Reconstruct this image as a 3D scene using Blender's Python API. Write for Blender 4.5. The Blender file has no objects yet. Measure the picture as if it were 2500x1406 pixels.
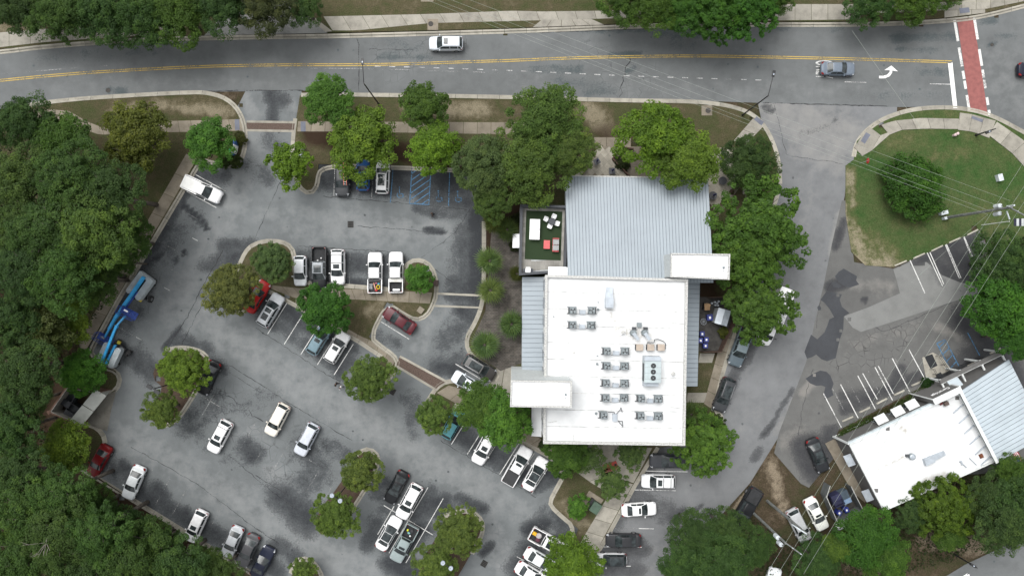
import bpy, bmesh, math, random
import numpy as np
from mathutils import Vector, Matrix
R = math.radians
random.seed(7)
rng = np.random.default_rng(11)

# ------------------------------------------------------------------ camera, sky, sun, exposure
CAM_H = 92.6          # drone height in metres
PXM = 18.0            # photograph pixels per metre on the ground
CX, CY = 1250.0, 703.0
scene = bpy.context.scene
col = scene.collection
cam_d = bpy.data.cameras.new('camera')
cam_d.sensor_width = 36.0
cam_d.lens = 36.0 * CAM_H / (2500 / PXM)
cam_d.clip_start = 1.0
cam_d.clip_end = 2000.0
cam = bpy.data.objects.new('camera', cam_d)
cam.location = (0, 0, CAM_H)
col.objects.link(cam)
scene.camera = cam

world = bpy.data.worlds.new('World')
scene.world = world
world.use_nodes = True
wn = world.node_tree
for n in list(wn.nodes):
    wn.nodes.remove(n)
sky = wn.nodes.new('ShaderNodeTexSky')
sky.sky_type = 'NISHITA'
sky.sun_disc = False
sky.sun_elevation = R(62)
sky.sun_rotation = R(-35)
sky.air_density = 1.0
sky.dust_density = 4.0
hsv = wn.nodes.new('ShaderNodeHueSaturation')      # overcast: the cloud layer takes most of the blue out
hsv.inputs['Saturation'].default_value = 0.10
bg = wn.nodes.new('ShaderNodeBackground')
bg.inputs['Strength'].default_value = 0.15
wo = wn.nodes.new('ShaderNodeOutputWorld')
wn.links.new(sky.outputs[0], hsv.inputs['Color'])
wn.links.new(hsv.outputs[0], bg.inputs['Color'])
wn.links.new(bg.outputs[0], wo.inputs['Surface'])

sun_d = bpy.data.lights.new('sun', 'SUN')
sun_d.energy = 1.1
sun_d.angle = R(38)
sun_d.color = (1.0, 0.98, 0.95)
sun = bpy.data.objects.new('sun', sun_d)
sun.rotation_euler = (R(28) * math.cos(R(35)), R(28) * math.sin(R(35)), 0)
sun.rotation_euler = Vector((math.sin(R(-35)) * math.cos(R(62)), math.cos(R(-35)) * math.cos(R(62)), math.sin(R(62)))).to_track_quat('Z', 'Y').to_euler()
col.objects.link(sun)

vs = scene.view_settings
vs.view_transform = 'Standard'
vs.look = 'None'
vs.exposure = 0.62
vs.gamma = 1.0
vs.use_curve_mapping = False
scene.cycles.max_bounces = 6
scene.cycles.diffuse_bounces = 3
scene.cycles.transparent_max_bounces = 6
scene.cycles.use_denoising = True

# ------------------------------------------------------------------ helpers
def W(px, py, h=0.0):
    """world x, y of a point seen at photograph pixel (px, py) that lies h metres above the ground"""
    k = (CAM_H - h) / (CAM_H * PXM)
    return ((px - CX) * k, (CY - py) * k)

def W3(px, py, h=0.0):
    x, y = W(px, py, h)
    return Vector((x, y, h))

def WL(pts, h=0.0):
    return [W(p[0], p[1], h) for p in pts]

def tag(o, label=None, cat=None, group=None, kind=None):
    if label: o['label'] = label
    if cat: o['category'] = cat
    if group: o['group'] = group
    if kind: o['kind'] = kind
    return o

def world_of(o):
    b = Matrix.Translation(o.location) @ o.rotation_euler.to_matrix().to_4x4() @ Matrix.Diagonal((*o.scale, 1))
    return (world_of(o.parent) @ o.matrix_parent_inverse @ b) if o.parent else b

def link(name, data, parent=None, loc=None, rz=0.0, world=False, **kw):
    o = bpy.data.objects.new(name, data)
    col.objects.link(o)
    if loc is not None:
        o.location = loc
    if rz:
        o.rotation_euler = (0, 0, rz)
    if parent is not None:
        o.parent = parent
        if world:                                   # data given in world coordinates
            m = world_of(parent)
            o.matrix_parent_inverse = m.inverted()
    tag(o, **kw)
    return o

def empty(name, loc=(0, 0, 0), rz=0.0, **kw):
    o = link(name, None, loc=loc, rz=rz, **kw)
    o.empty_display_size = 0.5
    return o

def copy_tree(o, parent=None):
    c = o.copy()
    col.objects.link(c)
    c.parent = parent
    for ch in o.children:
        copy_tree(ch, c)
    return c

class MB:
    """collects shapes; build() links them as ONE mesh object"""
    def __init__(s):
        s.v = []; s.f = []
    def add(s, verts, faces):
        n = len(s.v)
        s.v += [tuple(p) for p in verts]
        s.f += [tuple(i + n for i in f) for f in faces]
        return s
    def box(s, c, d, rz=0.0, taper=1.0):
        cx, cy, cz = c; x, y, z = d[0] / 2, d[1] / 2, d[2] / 2
        ca, sa = math.cos(rz), math.sin(rz)
        vv = []
        for (a, b, e) in ((-1,-1,-1),(1,-1,-1),(1,1,-1),(-1,1,-1),(-1,-1,1),(1,-1,1),(1,1,1),(-1,1,1)):
            t = taper if e > 0 else 1.0
            px, py = a * x * t, b * y * t
            vv.append((cx + px * ca - py * sa, cy + px * sa + py * ca, cz + e * z))
        return s.add(vv, [(0,3,2,1),(4,5,6,7),(0,1,5,4),(1,2,6,5),(2,3,7,6),(3,0,4,7)])
    def prism(s, poly, z0, z1, top=True, bottom=True):
        """poly: list of (x, y); z0, z1 numbers or lists per vertex"""
        n = len(poly)
        a = sum(poly[i][0] * poly[(i+1) % n][1] - poly[(i+1) % n][0] * poly[i][1] for i in range(n))
        idx = list(range(n)) if a > 0 else list(range(n))[::-1]
        f0 = z0 if isinstance(z0, (list, tuple)) else [z0] * n
        f1 = z1 if isinstance(z1, (list, tuple)) else [z1] * n
        vv = [(poly[i][0], poly[i][1], f0[i]) for i in idx] + [(poly[i][0], poly[i][1], f1[i]) for i in idx]
        ff = [(i, (i+1) % n, n + (i+1) % n, n + i) for i in range(n)]
        if top: ff.append(tuple(range(n, 2*n)))
        if bottom: ff.append(tuple(range(n))[::-1])
        return s.add(vv, ff)
    def cyl(s, c, r, h, n=16, r2=None, cap=True):
        r2 = r if r2 is None else r2
        vv = [(c[0] + r*math.cos(2*math.pi*i/n), c[1] + r*math.sin(2*math.pi*i/n), c[2]) for i in range(n)]
        vv += [(c[0] + r2*math.cos(2*math.pi*i/n), c[1] + r2*math.sin(2*math.pi*i/n), c[2]+h) for i in range(n)]
        ff = [(i, (i+1) % n, n + (i+1) % n, n + i) for i in range(n)]
        if cap: ff += [tuple(range(n, 2*n)), tuple(range(n))[::-1]]
        return s.add(vv, ff)
    def tube(s, p0, p1, r0, r1=None, n=8):
        r1 = r0 if r1 is None else r1
        p0 = Vector(p0); p1 = Vector(p1); d = (p1 - p0)
        if d.length < 1e-6: return s
        d.normalize()
        u = d.orthogonal().normalized(); w = d.cross(u)
        vv = [tuple(p0 + (u*math.cos(2*math.pi*i/n) + w*math.sin(2*math.pi*i/n)) * r0) for i in range(n)]
        vv += [tuple(p1 + (u*math.cos(2*math.pi*i/n) + w*math.sin(2*math.pi*i/n)) * r1) for i in range(n)]
        ff = [(i, (i+1) % n, n + (i+1) % n, n + i) for i in range(n)] + [tuple(range(n, 2*n)), tuple(range(n))[::-1]]
        return s.add(vv, ff)
    def bar(s, p0, p1, w, h):
        """rectangular beam between two points, w across, h up"""
        p0 = Vector(p0); p1 = Vector(p1); d = (p1 - p0).normalized()
        side = d.cross(Vector((0, 0, 1)))
        if side.length < 1e-4: side = Vector((1, 0, 0))
        side.normalize(); up = side.cross(d)
        vv = []
        for p in (p0, p1):
            for a, b in ((-1,-1),(1,-1),(1,1),(-1,1)):
                vv.append(tuple(p + side*a*w/2 + up*b*h/2))
        return s.add(vv, [(0,1,2,3),(7,6,5,4),(0,4,5,1),(1,5,6,2),(2,6,7,3),(3,7,4,0)])
    def ball(s, c, r, nu=12, nv=8, sc=(1,1,1)):
        vv = []; ff = []
        for j in range(nv + 1):
            th = math.pi * j / nv
            for i in range(nu):
                ph = 2*math.pi*i/nu
                vv.append((c[0]+r*sc[0]*math.sin(th)*math.cos(ph), c[1]+r*sc[1]*math.sin(th)*math.sin(ph), c[2]+r*sc[2]*math.cos(th)))
        for j in range(nv):
            for i in range(nu):
                ff.append((j*nu+i, (j+1)*nu+i, (j+1)*nu+(i+1) % nu, j*nu+(i+1) % nu))
        return s.add(vv, ff)
    def mesh(s, name, mat=None, smooth=False):
        me = bpy.data.meshes.new(name)
        me.from_pydata(s.v, [], s.f)
        if mat is not None: me.materials.append(mat)
        if smooth: me.polygons.foreach_set('use_smooth', [True] * len(me.polygons))
        me.update()
        return me
    def build(s, name, mat, parent=None, smooth=False, **kw):
        return link(name, s.mesh(name, mat, smooth), parent, **kw)

# ------------------------------------------------------------------ materials
MATS = {}
def new_mat(name):
    m = bpy.data.materials.new(name); m.use_nodes = True
    nt = m.node_tree
    bs = nt.nodes['Principled BSDF']
    MATS[name] = m
    return m, nt, bs

def N(nt, kind, **inp):
    n = nt.nodes.new(kind)
    for k, v in inp.items():
        if k in n.inputs: n.inputs[k].default_value = v
        else: setattr(n, k, v)
    return n

def ramp(nt, fac, stops):
    r = nt.nodes.new('ShaderNodeValToRGB')
    e = r.color_ramp.elements
    while len(e) < len(stops): e.new(0.5)
    for i, (p, c) in enumerate(stops):
        e[i].position = p
        e[i].color = (c[0], c[1], c[2], 1) if isinstance(c, (tuple, list)) else (c, c, c, 1)
    nt.links.new(fac, r.inputs[0])
    return r.outputs[0]

def mixc(nt, fac, a, b, mode='MIX'):
    m = nt.nodes.new('ShaderNodeMix'); m.data_type = 'RGBA'; m.blend_type = mode
    for key, v in (('Factor', fac), ('A', a), ('B', b)):
        s = [i for i in m.inputs if i.name == key and (i.type == 'VALUE' if key == 'Factor' else i.type == 'RGBA')][0]
        if isinstance(v, bpy.types.NodeSocket): nt.links.new(v, s)
        elif isinstance(v, (int, float)): s.default_value = v
        else: s.default_value = (v[0], v[1], v[2], 1)
    return [o for o in m.outputs if o.type == 'RGBA'][0]

def math_n(nt, op, a, b=None, c=None, clamp=False):
    m = nt.nodes.new('ShaderNodeMath'); m.operation = op; m.use_clamp = clamp
    for i, v in enumerate((a, b, c)):
        if v is None: continue
        if isinstance(v, bpy.types.NodeSocket): nt.links.new(v, m.inputs[i])
        else: m.inputs[i].default_value = v
    return m.outputs[0]

def noise(nt, vec, scale, detail=4.0, rough=0.55, dist=0.0):
    n = N(nt, 'ShaderNodeTexNoise', Scale=scale, Detail=detail, Roughness=rough, Distortion=dist)
    if vec is not None: nt.links.new(vec, n.inputs['Vector'])
    return n.outputs['Fac']

def geo_pos(nt):
    return nt.nodes.new('ShaderNodeNewGeometry').outputs['Position']

def attr(nt, name):
    a = nt.nodes.new('ShaderNodeAttribute'); a.attribute_name = name
    return a.outputs['Fac']

def plain(name, c, rough=0.6, metal=0.0, var=0.12, scale=1.5, spec=0.5, coat=0.0, bump=0.0, c2=None):
    """a colour with uneven tone (dust, fading) on it"""
    m, nt, bs = new_mat(name)
    p = geo_pos(nt)
    f = noise(nt, p, scale, 5.0)
    c2 = c2 or tuple(x * (1 - 2.2 * var) for x in c)
    c1 = tuple(min(1, x * (1 + 0.7 * var)) for x in c)
    cc = ramp(nt, f, [(0.3, c2), (0.62, c1)])
    nt.links.new(cc, bs.inputs['Base Color'])
    bs.inputs['Roughness'].default_value = rough
    bs.inputs['Metallic'].default_value = metal
    bs.inputs['Specular IOR Level'].default_value = spec
    bs.inputs['Coat Weight'].default_value = coat
    if bump:
        b = N(nt, 'ShaderNodeBump', Strength=bump, Distance=0.02)
        nt.links.new(noise(nt, p, scale * 14, 3.0), b.inputs['Height'])
        nt.links.new(b.outputs[0], bs.inputs['Normal'])
    return m

def asphalt(name, c, dark, pale, seed=0.0, streak=0.0):
    """worn asphalt; the attributes stain / pale / crack mark where spills, dust and cracking lie"""
    m, nt, bs = new_mat(name)
    p = geo_pos(nt)
    mp = N(nt, 'ShaderNodeMapping'); mp.inputs['Location'].default_value = (seed, seed * 2, 0)
    nt.links.new(p, mp.inputs['Vector']); v = mp.outputs[0]
    big = noise(nt, v, 0.09, 5.0, 0.6)
    mid = noise(nt, v, 0.55, 6.0, 0.65)
    fine = noise(nt, v, 4.5, 4.0, 0.75)
    grain = noise(nt, v, 34.0, 2.0, 0.8)
    cc = ramp(nt, big, [(0.32, tuple(x * 0.86 for x in c)), (0.68, tuple(x * 1.12 for x in c))])
    t = ramp(nt, mid, [(0.28, 0.84), (0.5, 1.0), (0.75, 1.10)])
    cc = mixc(nt, 1.0, cc, t, 'MULTIPLY')
    # pale dusty wear
    pf = math_n(nt, 'ADD', attr(nt, 'pale'), math_n(nt, 'MULTIPLY', math_n(nt, 'SUBTRACT', mid, 0.5), 1.6))
    pf = ramp(nt, pf, [(0.25, 0.0), (0.95, 0.85)])
    cc = mixc(nt, pf, cc, pale)
    # dark stains with ragged, speckled edges
    edge = math_n(nt, 'ADD', math_n(nt, 'MULTIPLY', math_n(nt, 'SUBTRACT', mid, 0.5), 1.9), math_n(nt, 'MULTIPLY', math_n(nt, 'SUBTRACT', fine, 0.5), 1.4))
    st_ = attr(nt, 'stain')
    sf = math_n(nt, 'ADD', st_, math_n(nt, 'MULTIPLY', math_n(nt, 'MULTIPLY', edge, 0.75), math_n(nt, 'ADD', math_n(nt, 'MULTIPLY', st_, 3.0), 0.45, clamp=True)))
    sf = ramp(nt, sf, [(0.22, 0.0), (0.52, 0.62), (1.0, 0.97)])
    cc = mixc(nt, sf, cc, dark)
    # oil drips: scattered small spots
    vs_ = N(nt, 'ShaderNodeTexVoronoi', Scale=0.55); nt.links.new(v, vs_.inputs['Vector'])
    keep = ramp(nt, vs_.outputs['Color'], [(0.55, 0.0), (0.60, 1.0)])
    sd = math_n(nt, 'ADD', vs_.outputs['Distance'], math_n(nt, 'MULTIPLY', math_n(nt, 'SUBTRACT', fine, 0.5), 0.16))
    sp_ = math_n(nt, 'MULTIPLY', ramp(nt, sd, [(0.05, 0.75), (0.11, 0.0)]), keep)
    cc = mixc(nt, sp_, cc, tuple(x * 1.3 for x in dark))
    # crazing
    vor = N(nt, 'ShaderNodeTexVoronoi', Scale=1.1); vor.feature = 'DISTANCE_TO_EDGE'
    wv = mixc(nt, 0.22, v, N(nt, 'ShaderNodeTexNoise', Scale=1.3, Detail=3.0).outputs['Color'])
    nt.links.new(wv, vor.inputs['Vector'])
    cf = ramp(nt, vor.outputs['Distance'], [(0.0, 1.0), (0.05, 0.0)])
    ca = math_n(nt, 'ADD', attr(nt, 'crack'), math_n(nt, 'MULTIPLY', math_n(nt, 'SUBTRACT', big, 0.62), 2.0), clamp=True)
    cf = math_n(nt, 'MULTIPLY', cf, math_n(nt, 'MULTIPLY', ca, ramp(nt, mid, [(0.45, 0.0), (0.6, 0.9)])))
    cc = mixc(nt, cf, cc, tuple(x * 0.35 for x in dark))
    g = ramp(nt, grain, [(0.25, 0.80), (0.75, 1.16)])
    cc = mixc(nt, 1.0, cc, g, 'MULTIPLY')
    nt.links.new(cc, bs.inputs['Base Color'])
    rr = ramp(nt, sf, [(0.0, 0.92), (1.0, 0.72)])
    nt.links.new(rr, bs.inputs['Roughness'])
    bs.inputs['Specular IOR Level'].default_value = 0.25
    b = N(nt, 'ShaderNodeBump', Strength=0.25, Distance=0.02)
    nt.links.new(grain, b.inputs['Height']); nt.links.new(b.outputs[0], bs.inputs['Normal'])
    return m

def turf(name, green, brown, sand, bias=0.0):
    m, nt, bs = new_mat(name)
    p = geo_pos(nt)
    big = noise(nt, p, 0.16, 5.0, 0.6); mid = noise(nt, p, 0.9, 6.0, 0.7); fine = noise(nt, p, 7.0, 4.0, 0.75)
    f = math_n(nt, 'ADD', math_n(nt, 'MULTIPLY', big, 0.55), math_n(nt, 'MULTIPLY', mid, 0.45))
    f = math_n(nt, 'ADD', f, math_n(nt, 'ADD', math_n(nt, 'MULTIPLY', attr(nt, 'pale'), math_n(nt, 'MULTIPLY', mid, 1.7)), bias))
    cc = ramp(nt, f, [(0.36, green), (0.50, tuple((a + b) / 2 for a, b in zip(green, brown))), (0.60, brown), (0.86, sand)])
    sp = ramp(nt, fine, [(0.25, 0.50), (0.5, 1.0), (0.74, 1.5)])
    cc = mixc(nt, 1.0, cc, sp, 'MULTIPLY')
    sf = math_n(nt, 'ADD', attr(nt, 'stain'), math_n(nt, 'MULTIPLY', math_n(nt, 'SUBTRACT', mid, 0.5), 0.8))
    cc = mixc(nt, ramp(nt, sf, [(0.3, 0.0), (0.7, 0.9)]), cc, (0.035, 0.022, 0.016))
    nt.links.new(cc, bs.inputs['Base Color'])
    bs.inputs['Roughness'].default_value = 0.95
    bs.inputs['Specular IOR Level'].default_value = 0.0
    b = N(nt, 'ShaderNodeBump', Strength=0.6, Distance=0.06)
    nt.links.new(fine, b.inputs['Height']); nt.links.new(b.outputs[0], bs.inputs['Normal'])
    return m

def concrete(name, c, spots=0.5):
    m, nt, bs = new_mat(name)
    p = geo_pos(nt)
    oi = nt.nodes.new('ShaderNodeObjectInfo').outputs['Random']
    mid = noise(nt, p, 0.8, 6.0, 0.65); fine = noise(nt, p, 12.0, 3.0, 0.7)
    cc = ramp(nt, mid, [(0.3, tuple(x * 0.70 for x in c)), (0.52, c), (0.75, tuple(x * 1.12 for x in c))])
    tone = ramp(nt, oi, [(0.0, 0.84), (1.0, 1.10)])
    cc = mixc(nt, 1.0, cc, tone, 'MULTIPLY')
    cc = mixc(nt, spots, cc, mixc(nt, 1.0, cc, ramp(nt, fine, [(0.3, 0.7), (0.65, 1.1)]), 'MULTIPLY'))
    nt.links.new(cc, bs.inputs['Base Color'])
    bs.inputs['Roughness'].default_value = 0.9
    bs.inputs['Specular IOR Level'].default_value = 0.2
    return m

def worn_paint(name, c, wear=0.45, under=(0.12, 0.125, 0.13)):
    m, nt, bs = new_mat(name)
    p = geo_pos(nt)
    f = math_n(nt, 'ADD', math_n(nt, 'MULTIPLY', noise(nt, p, 6.0, 5.0, 0.8), 0.6), math_n(nt, 'MULTIPLY', noise(nt, p, 0.35, 3.0), 0.4))
    tr = N(nt, 'ShaderNodeBsdfTransparent'); mx = N(nt, 'ShaderNodeMixShader')
    bs.inputs['Base Color'].default_value = (*c, 1); bs.inputs['Roughness'].default_value = 0.75
    fac = ramp(nt, f, [(wear - 0.05, 0.0), (wear + 0.06, 0.95)])
    out = nt.nodes['Material Output']
    nt.links.new(fac, mx.inputs[0]); nt.links.new(tr.outputs[0], mx.inputs[1]); nt.links.new(bs.outputs[0], mx.inputs[2])
    nt.links.new(mx.outputs[0], out.inputs['Surface'])
    return m

LOT = asphalt('asphalt_lot', (0.147, 0.158, 0.161), (0.024, 0.027, 0.031), (0.228, 0.236, 0.236), 3.0)
ROADM = asphalt('asphalt_road', (0.132, 0.139, 0.140), (0.046, 0.062, 0.066), (0.190, 0.193, 0.192), 41.0)
STREETM = asphalt('asphalt_street', (0.165, 0.170, 0.174), (0.045, 0.047, 0.050), (0.235, 0.232, 0.222), 77.0)
PATCHM = asphalt('asphalt_patch', (0.055, 0.058, 0.064), (0.035, 0.036, 0.040), (0.10, 0.10, 0.10), 200.0)
STRIPM = asphalt('asphalt_pale', (0.185, 0.188, 0.182), (0.10, 0.10, 0.10), (0.24, 0.24, 0.23), 160.0)
LOT2M = asphalt('asphalt_old', (0.120, 0.120, 0.116), (0.038, 0.039, 0.043), (0.215, 0.205, 0.190), 120.0)
TURF = turf('verge_turf', (0.042, 0.058, 0.021), (0.078, 0.068, 0.040), (0.19, 0.165, 0.115), 0.05)
LAWN = turf('lawn_turf', (0.038, 0.076, 0.023), (0.086, 0.094, 0.042), (0.22, 0.195, 0.135), -0.035)
SOIL = turf('soil', (0.034, 0.044, 0.018), (0.062, 0.048, 0.032), (0.20, 0.165, 0.12), 0.05)
MULCH = turf('mulch', (0.055, 0.042, 0.030), (0.070, 0.050, 0.038), (0.12, 0.09, 0.07), 0.10)
CONC = concrete('concrete_walk', (0.310, 0.292, 0.250))
CONC2 = concrete('concrete_brown', (0.235, 0.205, 0.160))
KERBM = concrete('concrete_kerb', (0.345, 0.325, 0.275))
APRON = concrete('concrete_apron', (0.275, 0.278, 0.265))
BRICKP = plain('brick_paving', (0.098, 0.068, 0.054), 0.9, var=0.25, scale=9)
RED_PAINT = plain('crosswalk_red', (0.250, 0.088, 0.080), 0.85, var=0.10, scale=2)
WHITE_LINE = worn_paint('road_white', (0.66, 0.66, 0.64), 0.43)
FADED_LINE = worn_paint('road_white_faded', (0.42, 0.42, 0.41), 0.55)
FADED_LINE2 = worn_paint('road_white_dull', (0.52, 0.52, 0.51), 0.47)
STOP_LINE = worn_paint('road_white_new', (0.82, 0.82, 0.80), 0.25)
YELLOW_LINE = worn_paint('road_yellow', (0.50, 0.35, 0.075), 0.45)
BLUE_LINE = worn_paint('road_blue', (0.06, 0.17, 0.30), 0.45)
CRACK = worn_paint('crack_dark', (0.030, 0.031, 0.034), 0.47)
TACTILE = plain('tactile_blue_grey', (0.135, 0.145, 0.180), 0.9, var=0.08)
# ------------------------------------------------------------------ sheets of ground
def in_poly(x, y, poly):
    r = np.zeros(x.shape, bool); n = len(poly); j = n - 1
    for i in range(n):
        xi, yi = poly[i]; xj, yj = poly[j]
        c = ((yi > y) != (yj > y)) & (x < (xj - xi) * (y - yi) / (yj - yi + 1e-12) + xi)
        r ^= c; j = i
    return r

def clip_cell(poly, x0, x1, y0, y1):
    def cl(pts, ax, lim, keep_less):
        out = []
        for i in range(len(pts)):
            a, b = pts[i - 1], pts[i]
            ina = (a[ax] <= lim) if keep_less else (a[ax] >= lim)
            inb = (b[ax] <= lim) if keep_less else (b[ax] >= lim)
            if ina != inb:
                t = (lim - a[ax]) / (b[ax] - a[ax])
                out.append((a[0] + (b[0]-a[0])*t, a[1] + (b[1]-a[1])*t))
            if inb: out.append(b)
        return out
    p = poly
    for ax, lim, kl in ((0, x1, True), (0, x0, False), (1, y1, True), (1, y0, False)):
        p = cl(p, ax, lim, kl)
        if len(p) < 3: return []
    return p

def paint(x, y, strokes):
    """strokes: (x0, y0, x1, y1, radius_px, strength) in photo pixels on the ground"""
    v = np.zeros(len(x))
    for s in strokes:
        (ax, ay), (bx, by) = W(s[0], s[1]), W(s[2], s[3])
        rad = s[4] / PXM
        dx, dy = bx - ax, by - ay
        L = dx*dx + dy*dy
        t = np.clip(((x-ax)*dx + (y-ay)*dy) / L, 0, 1) if L > 1e-9 else np.zeros(len(x))
        d = np.hypot(x - (ax + t*dx), y - (ay + t*dy)) / rad
        f = np.clip(1.35 - d * 0.9, 0, 1) * s[5]
        v = np.maximum(v, f)
    return v

def sheet(name, poly, z, mat, cell=0.6, stain=(), pale=(), crack=(), skirt=0.0, parent=None, bumpy=0.0, **kw):
    """polygon (world xy) cut into a grid so that stains can be painted on its vertices"""
    n = len(poly)
    a = sum(poly[i][0]*poly[(i+1) % n][1] - poly[(i+1) % n][0]*poly[i][1] for i in range(n))
    if a < 0: poly = poly[::-1]
    xs = [p[0] for p in poly]; ys = [p[1] for p in poly]
    i0, i1 = math.floor(min(xs)/cell), math.ceil(max(xs)/cell)
    j0, j1 = math.floor(min(ys)/cell), math.ceil(max(ys)/cell)
    nx, ny = i1-i0+1, j1-j0+1
    gx = (np.arange(nx)+i0)*cell; gy = (np.arange(ny)+j0)*cell
    X, Y = np.meshgrid(gx, gy, indexing='ij')
    ins = in_poly(X, Y, poly)
    edge_cells = set()
    for k in range(n):
        p, q = poly[k], poly[(k+1) % n]
        L = math.hypot(q[0]-p[0], q[1]-p[1]); m = max(2, int(L/(cell*0.12)))
        for t in range(m+1):
            edge_cells.add((math.floor((p[0]+(q[0]-p[0])*t/m)/cell)-i0, math.floor((p[1]+(q[1]-p[1])*t/m)/cell)-j0))
    full = ins[:-1, :-1] & ins[1:, :-1] & ins[1:, 1:] & ins[:-1, 1:]
    vid = -np.ones((nx, ny), int); verts = []; faces = []
    def gv(i, j):
        if vid[i, j] < 0:
            vid[i, j] = len(verts); verts.append((gx[i], gy[j]))
        return int(vid[i, j])
    key = {}
    def ev(p):
        k = (round(p[0], 4), round(p[1], 4))
        if k not in key:
            key[k] = len(verts); verts.append(p)
        return key[k]
    for i, j in zip(*np.nonzero(full)):
        if (i, j) in edge_cells: continue
        faces.append((gv(i, j), gv(i+1, j), gv(i+1, j+1), gv(i, j+1)))
    for (i, j) in edge_cells:
        if not (0 <= i < nx-1 and 0 <= j < ny-1): continue
        c = clip_cell(poly, gx[i], gx[i+1], gy[j], gy[j+1])
        ids = []
        for p in c:
            q = ev(p)
            if not ids or ids[-1] != q: ids.append(q)
        if len(ids) > 1 and ids[0] == ids[-1]: ids.pop()
        if len(set(ids)) == len(ids) and len(ids) >= 3: faces.append(tuple(ids))
    va = np.array(verts)
    zz = np.full(len(va), z)
    v3 = [(float(p[0]), float(p[1]), float(q)) for p, q in zip(va, zz)]
    nv = len(v3)
    if skirt:
        for k in range(n):
            p, q = poly[k], poly[(k+1) % n]
            b = len(v3)
            v3 += [(p[0], p[1], z-skirt), (q[0], q[1], z-skirt), (q[0], q[1], z), (p[0], p[1], z)]
            faces.append((b, b+1, b+2, b+3))
    me = bpy.data.meshes.new(name); me.from_pydata(v3, [], faces); me.materials.append(mat)
    ax = np.array([p[0] for p in v3]); ay = np.array([p[1] for p in v3])
    for nm, st in (('stain', stain), ('pale', pale), ('crack', crack)):
        at = me.attributes.new(nm, 'FLOAT', 'POINT')
        at.data.foreach_set('value', paint(ax, ay, st).astype(np.float32))
    me.update()
    return link(name, me, parent, **kw)

def arc_smooth(pts, it=2):
    """Chaikin corner cutting on a closed polygon"""
    for _ in range(it):
        o = []
        for i in range(len(pts)):
            a, b = pts[i], pts[(i+1) % len(pts)]
            o += [(a[0]*.75+b[0]*.25, a[1]*.75+b[1]*.25), (a[0]*.25+b[0]*.75, a[1]*.25+b[1]*.75)]
        pts = o
    return pts

def open_smooth(pts, it=2):
    for _ in range(it):
        o = [pts[0]]
        for a, b in zip(pts, pts[1:]):
            o += [(a[0]*.75+b[0]*.25, a[1]*.75+b[1]*.25), (a[0]*.25+b[0]*.75, a[1]*.25+b[1]*.75)]
        pts = o + [pts[-1]]
    return pts

def resample(pts, step):
    d = [0.0]
    for a, b in zip(pts, pts[1:]): d.append(d[-1] + math.hypot(b[0]-a[0], b[1]-a[1]))
    n = max(1, round(d[-1]/step)); out = []
    k = 0
    for i in range(n+1):
        t = d[-1]*i/n
        while k < len(d)-2 and d[k+1] < t: k += 1
        f = (t-d[k])/max(1e-9, d[k+1]-d[k])
        out.append((pts[k][0]+(pts[k+1][0]-pts[k][0])*f, pts[k][1]+(pts[k+1][1]-pts[k][1])*f))
    return out

def normals2(pts):
    r = []
    for i in range(len(pts)):
        a = pts[max(0, i-1)]; b = pts[min(len(pts)-1, i+1)]
        dx, dy = b[0]-a[0], b[1]-a[1]; L = math.hypot(dx, dy) or 1
        r.append((-dy/L, dx/L))
    return r

def ribbon(mb, pts, width, z, off=0.0):
    """flat strip along world polyline"""
    nn = normals2(pts); v = []
    for p, q in zip(pts, nn):
        w = width if not callable(width) else width()
        v += [(p[0]+q[0]*(off-w/2), p[1]+q[1]*(off-w/2), z), (p[0]+q[0]*(off+w/2), p[1]+q[1]*(off+w/2), z)]
    mb.add(v, [(2*i, 2*i+2, 2*i+3, 2*i+1) for i in range(len(pts)-1)])

KZ = 0.13
def kerb(parent, px_pts, smooth=2, width=0.30, step=3.0, gutter=0.28, side=-1, top=KZ+0.02, mat=None):
    """kerb stones laid end to end along a line (photo pixels); gutter pan on the road side"""
    w = resample(open_smooth(WL(px_pts), smooth) if smooth else WL(px_pts), 0.75)
    per = max(1, round(step/0.75))
    nn = normals2(w)
    for s in range(0, len(w)-1, per):
        e = min(len(w)-1, s+per)
        seg = list(w[s:e+1]); sn = nn[s:e+1]
        d0 = Vector((seg[1][0]-seg[0][0], seg[1][1]-seg[0][1])).normalized()*0.022
        d1 = Vector((seg[-1][0]-seg[-2][0], seg[-1][1]-seg[-2][1])).normalized()*0.022
        seg[0] = (seg[0][0]+d0.x, seg[0][1]+d0.y); seg[-1] = (seg[-1][0]-d1.x, seg[-1][1]-d1.y)
        mb = MB(); v = []
        # profile: gutter outer edge, gutter at face, kerb face top, kerb back, back bottom
        prof = [(side*(width/2+gutter), 0.0), (side*(width/2+gutter), 0.022), (side*width/2, 0.012), (side*(width/2-0.05), top), (-side*width/2, top), (-side*width/2, 0.0)]
        m = len(prof)
        for p, q in zip(seg, sn):
            for o, z in prof: v.append((p[0]+q[0]*o, p[1]+q[1]*o, z))
        f = []
        for i in range(len(seg)-1):
            for k in range(m-1):
                q4 = (i*m+k, i*m+k+1, (i+1)*m+k+1, (i+1)*m+k)
                f.append(q4 if side > 0 else q4[::-1])
        f += [tuple(range(m)), tuple(range((len(seg)-1)*m, len(seg)*m))[::-1]]
        mb.add(v, f)
        mb.build('kerb_stone', mat or KERBM, parent)

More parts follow.
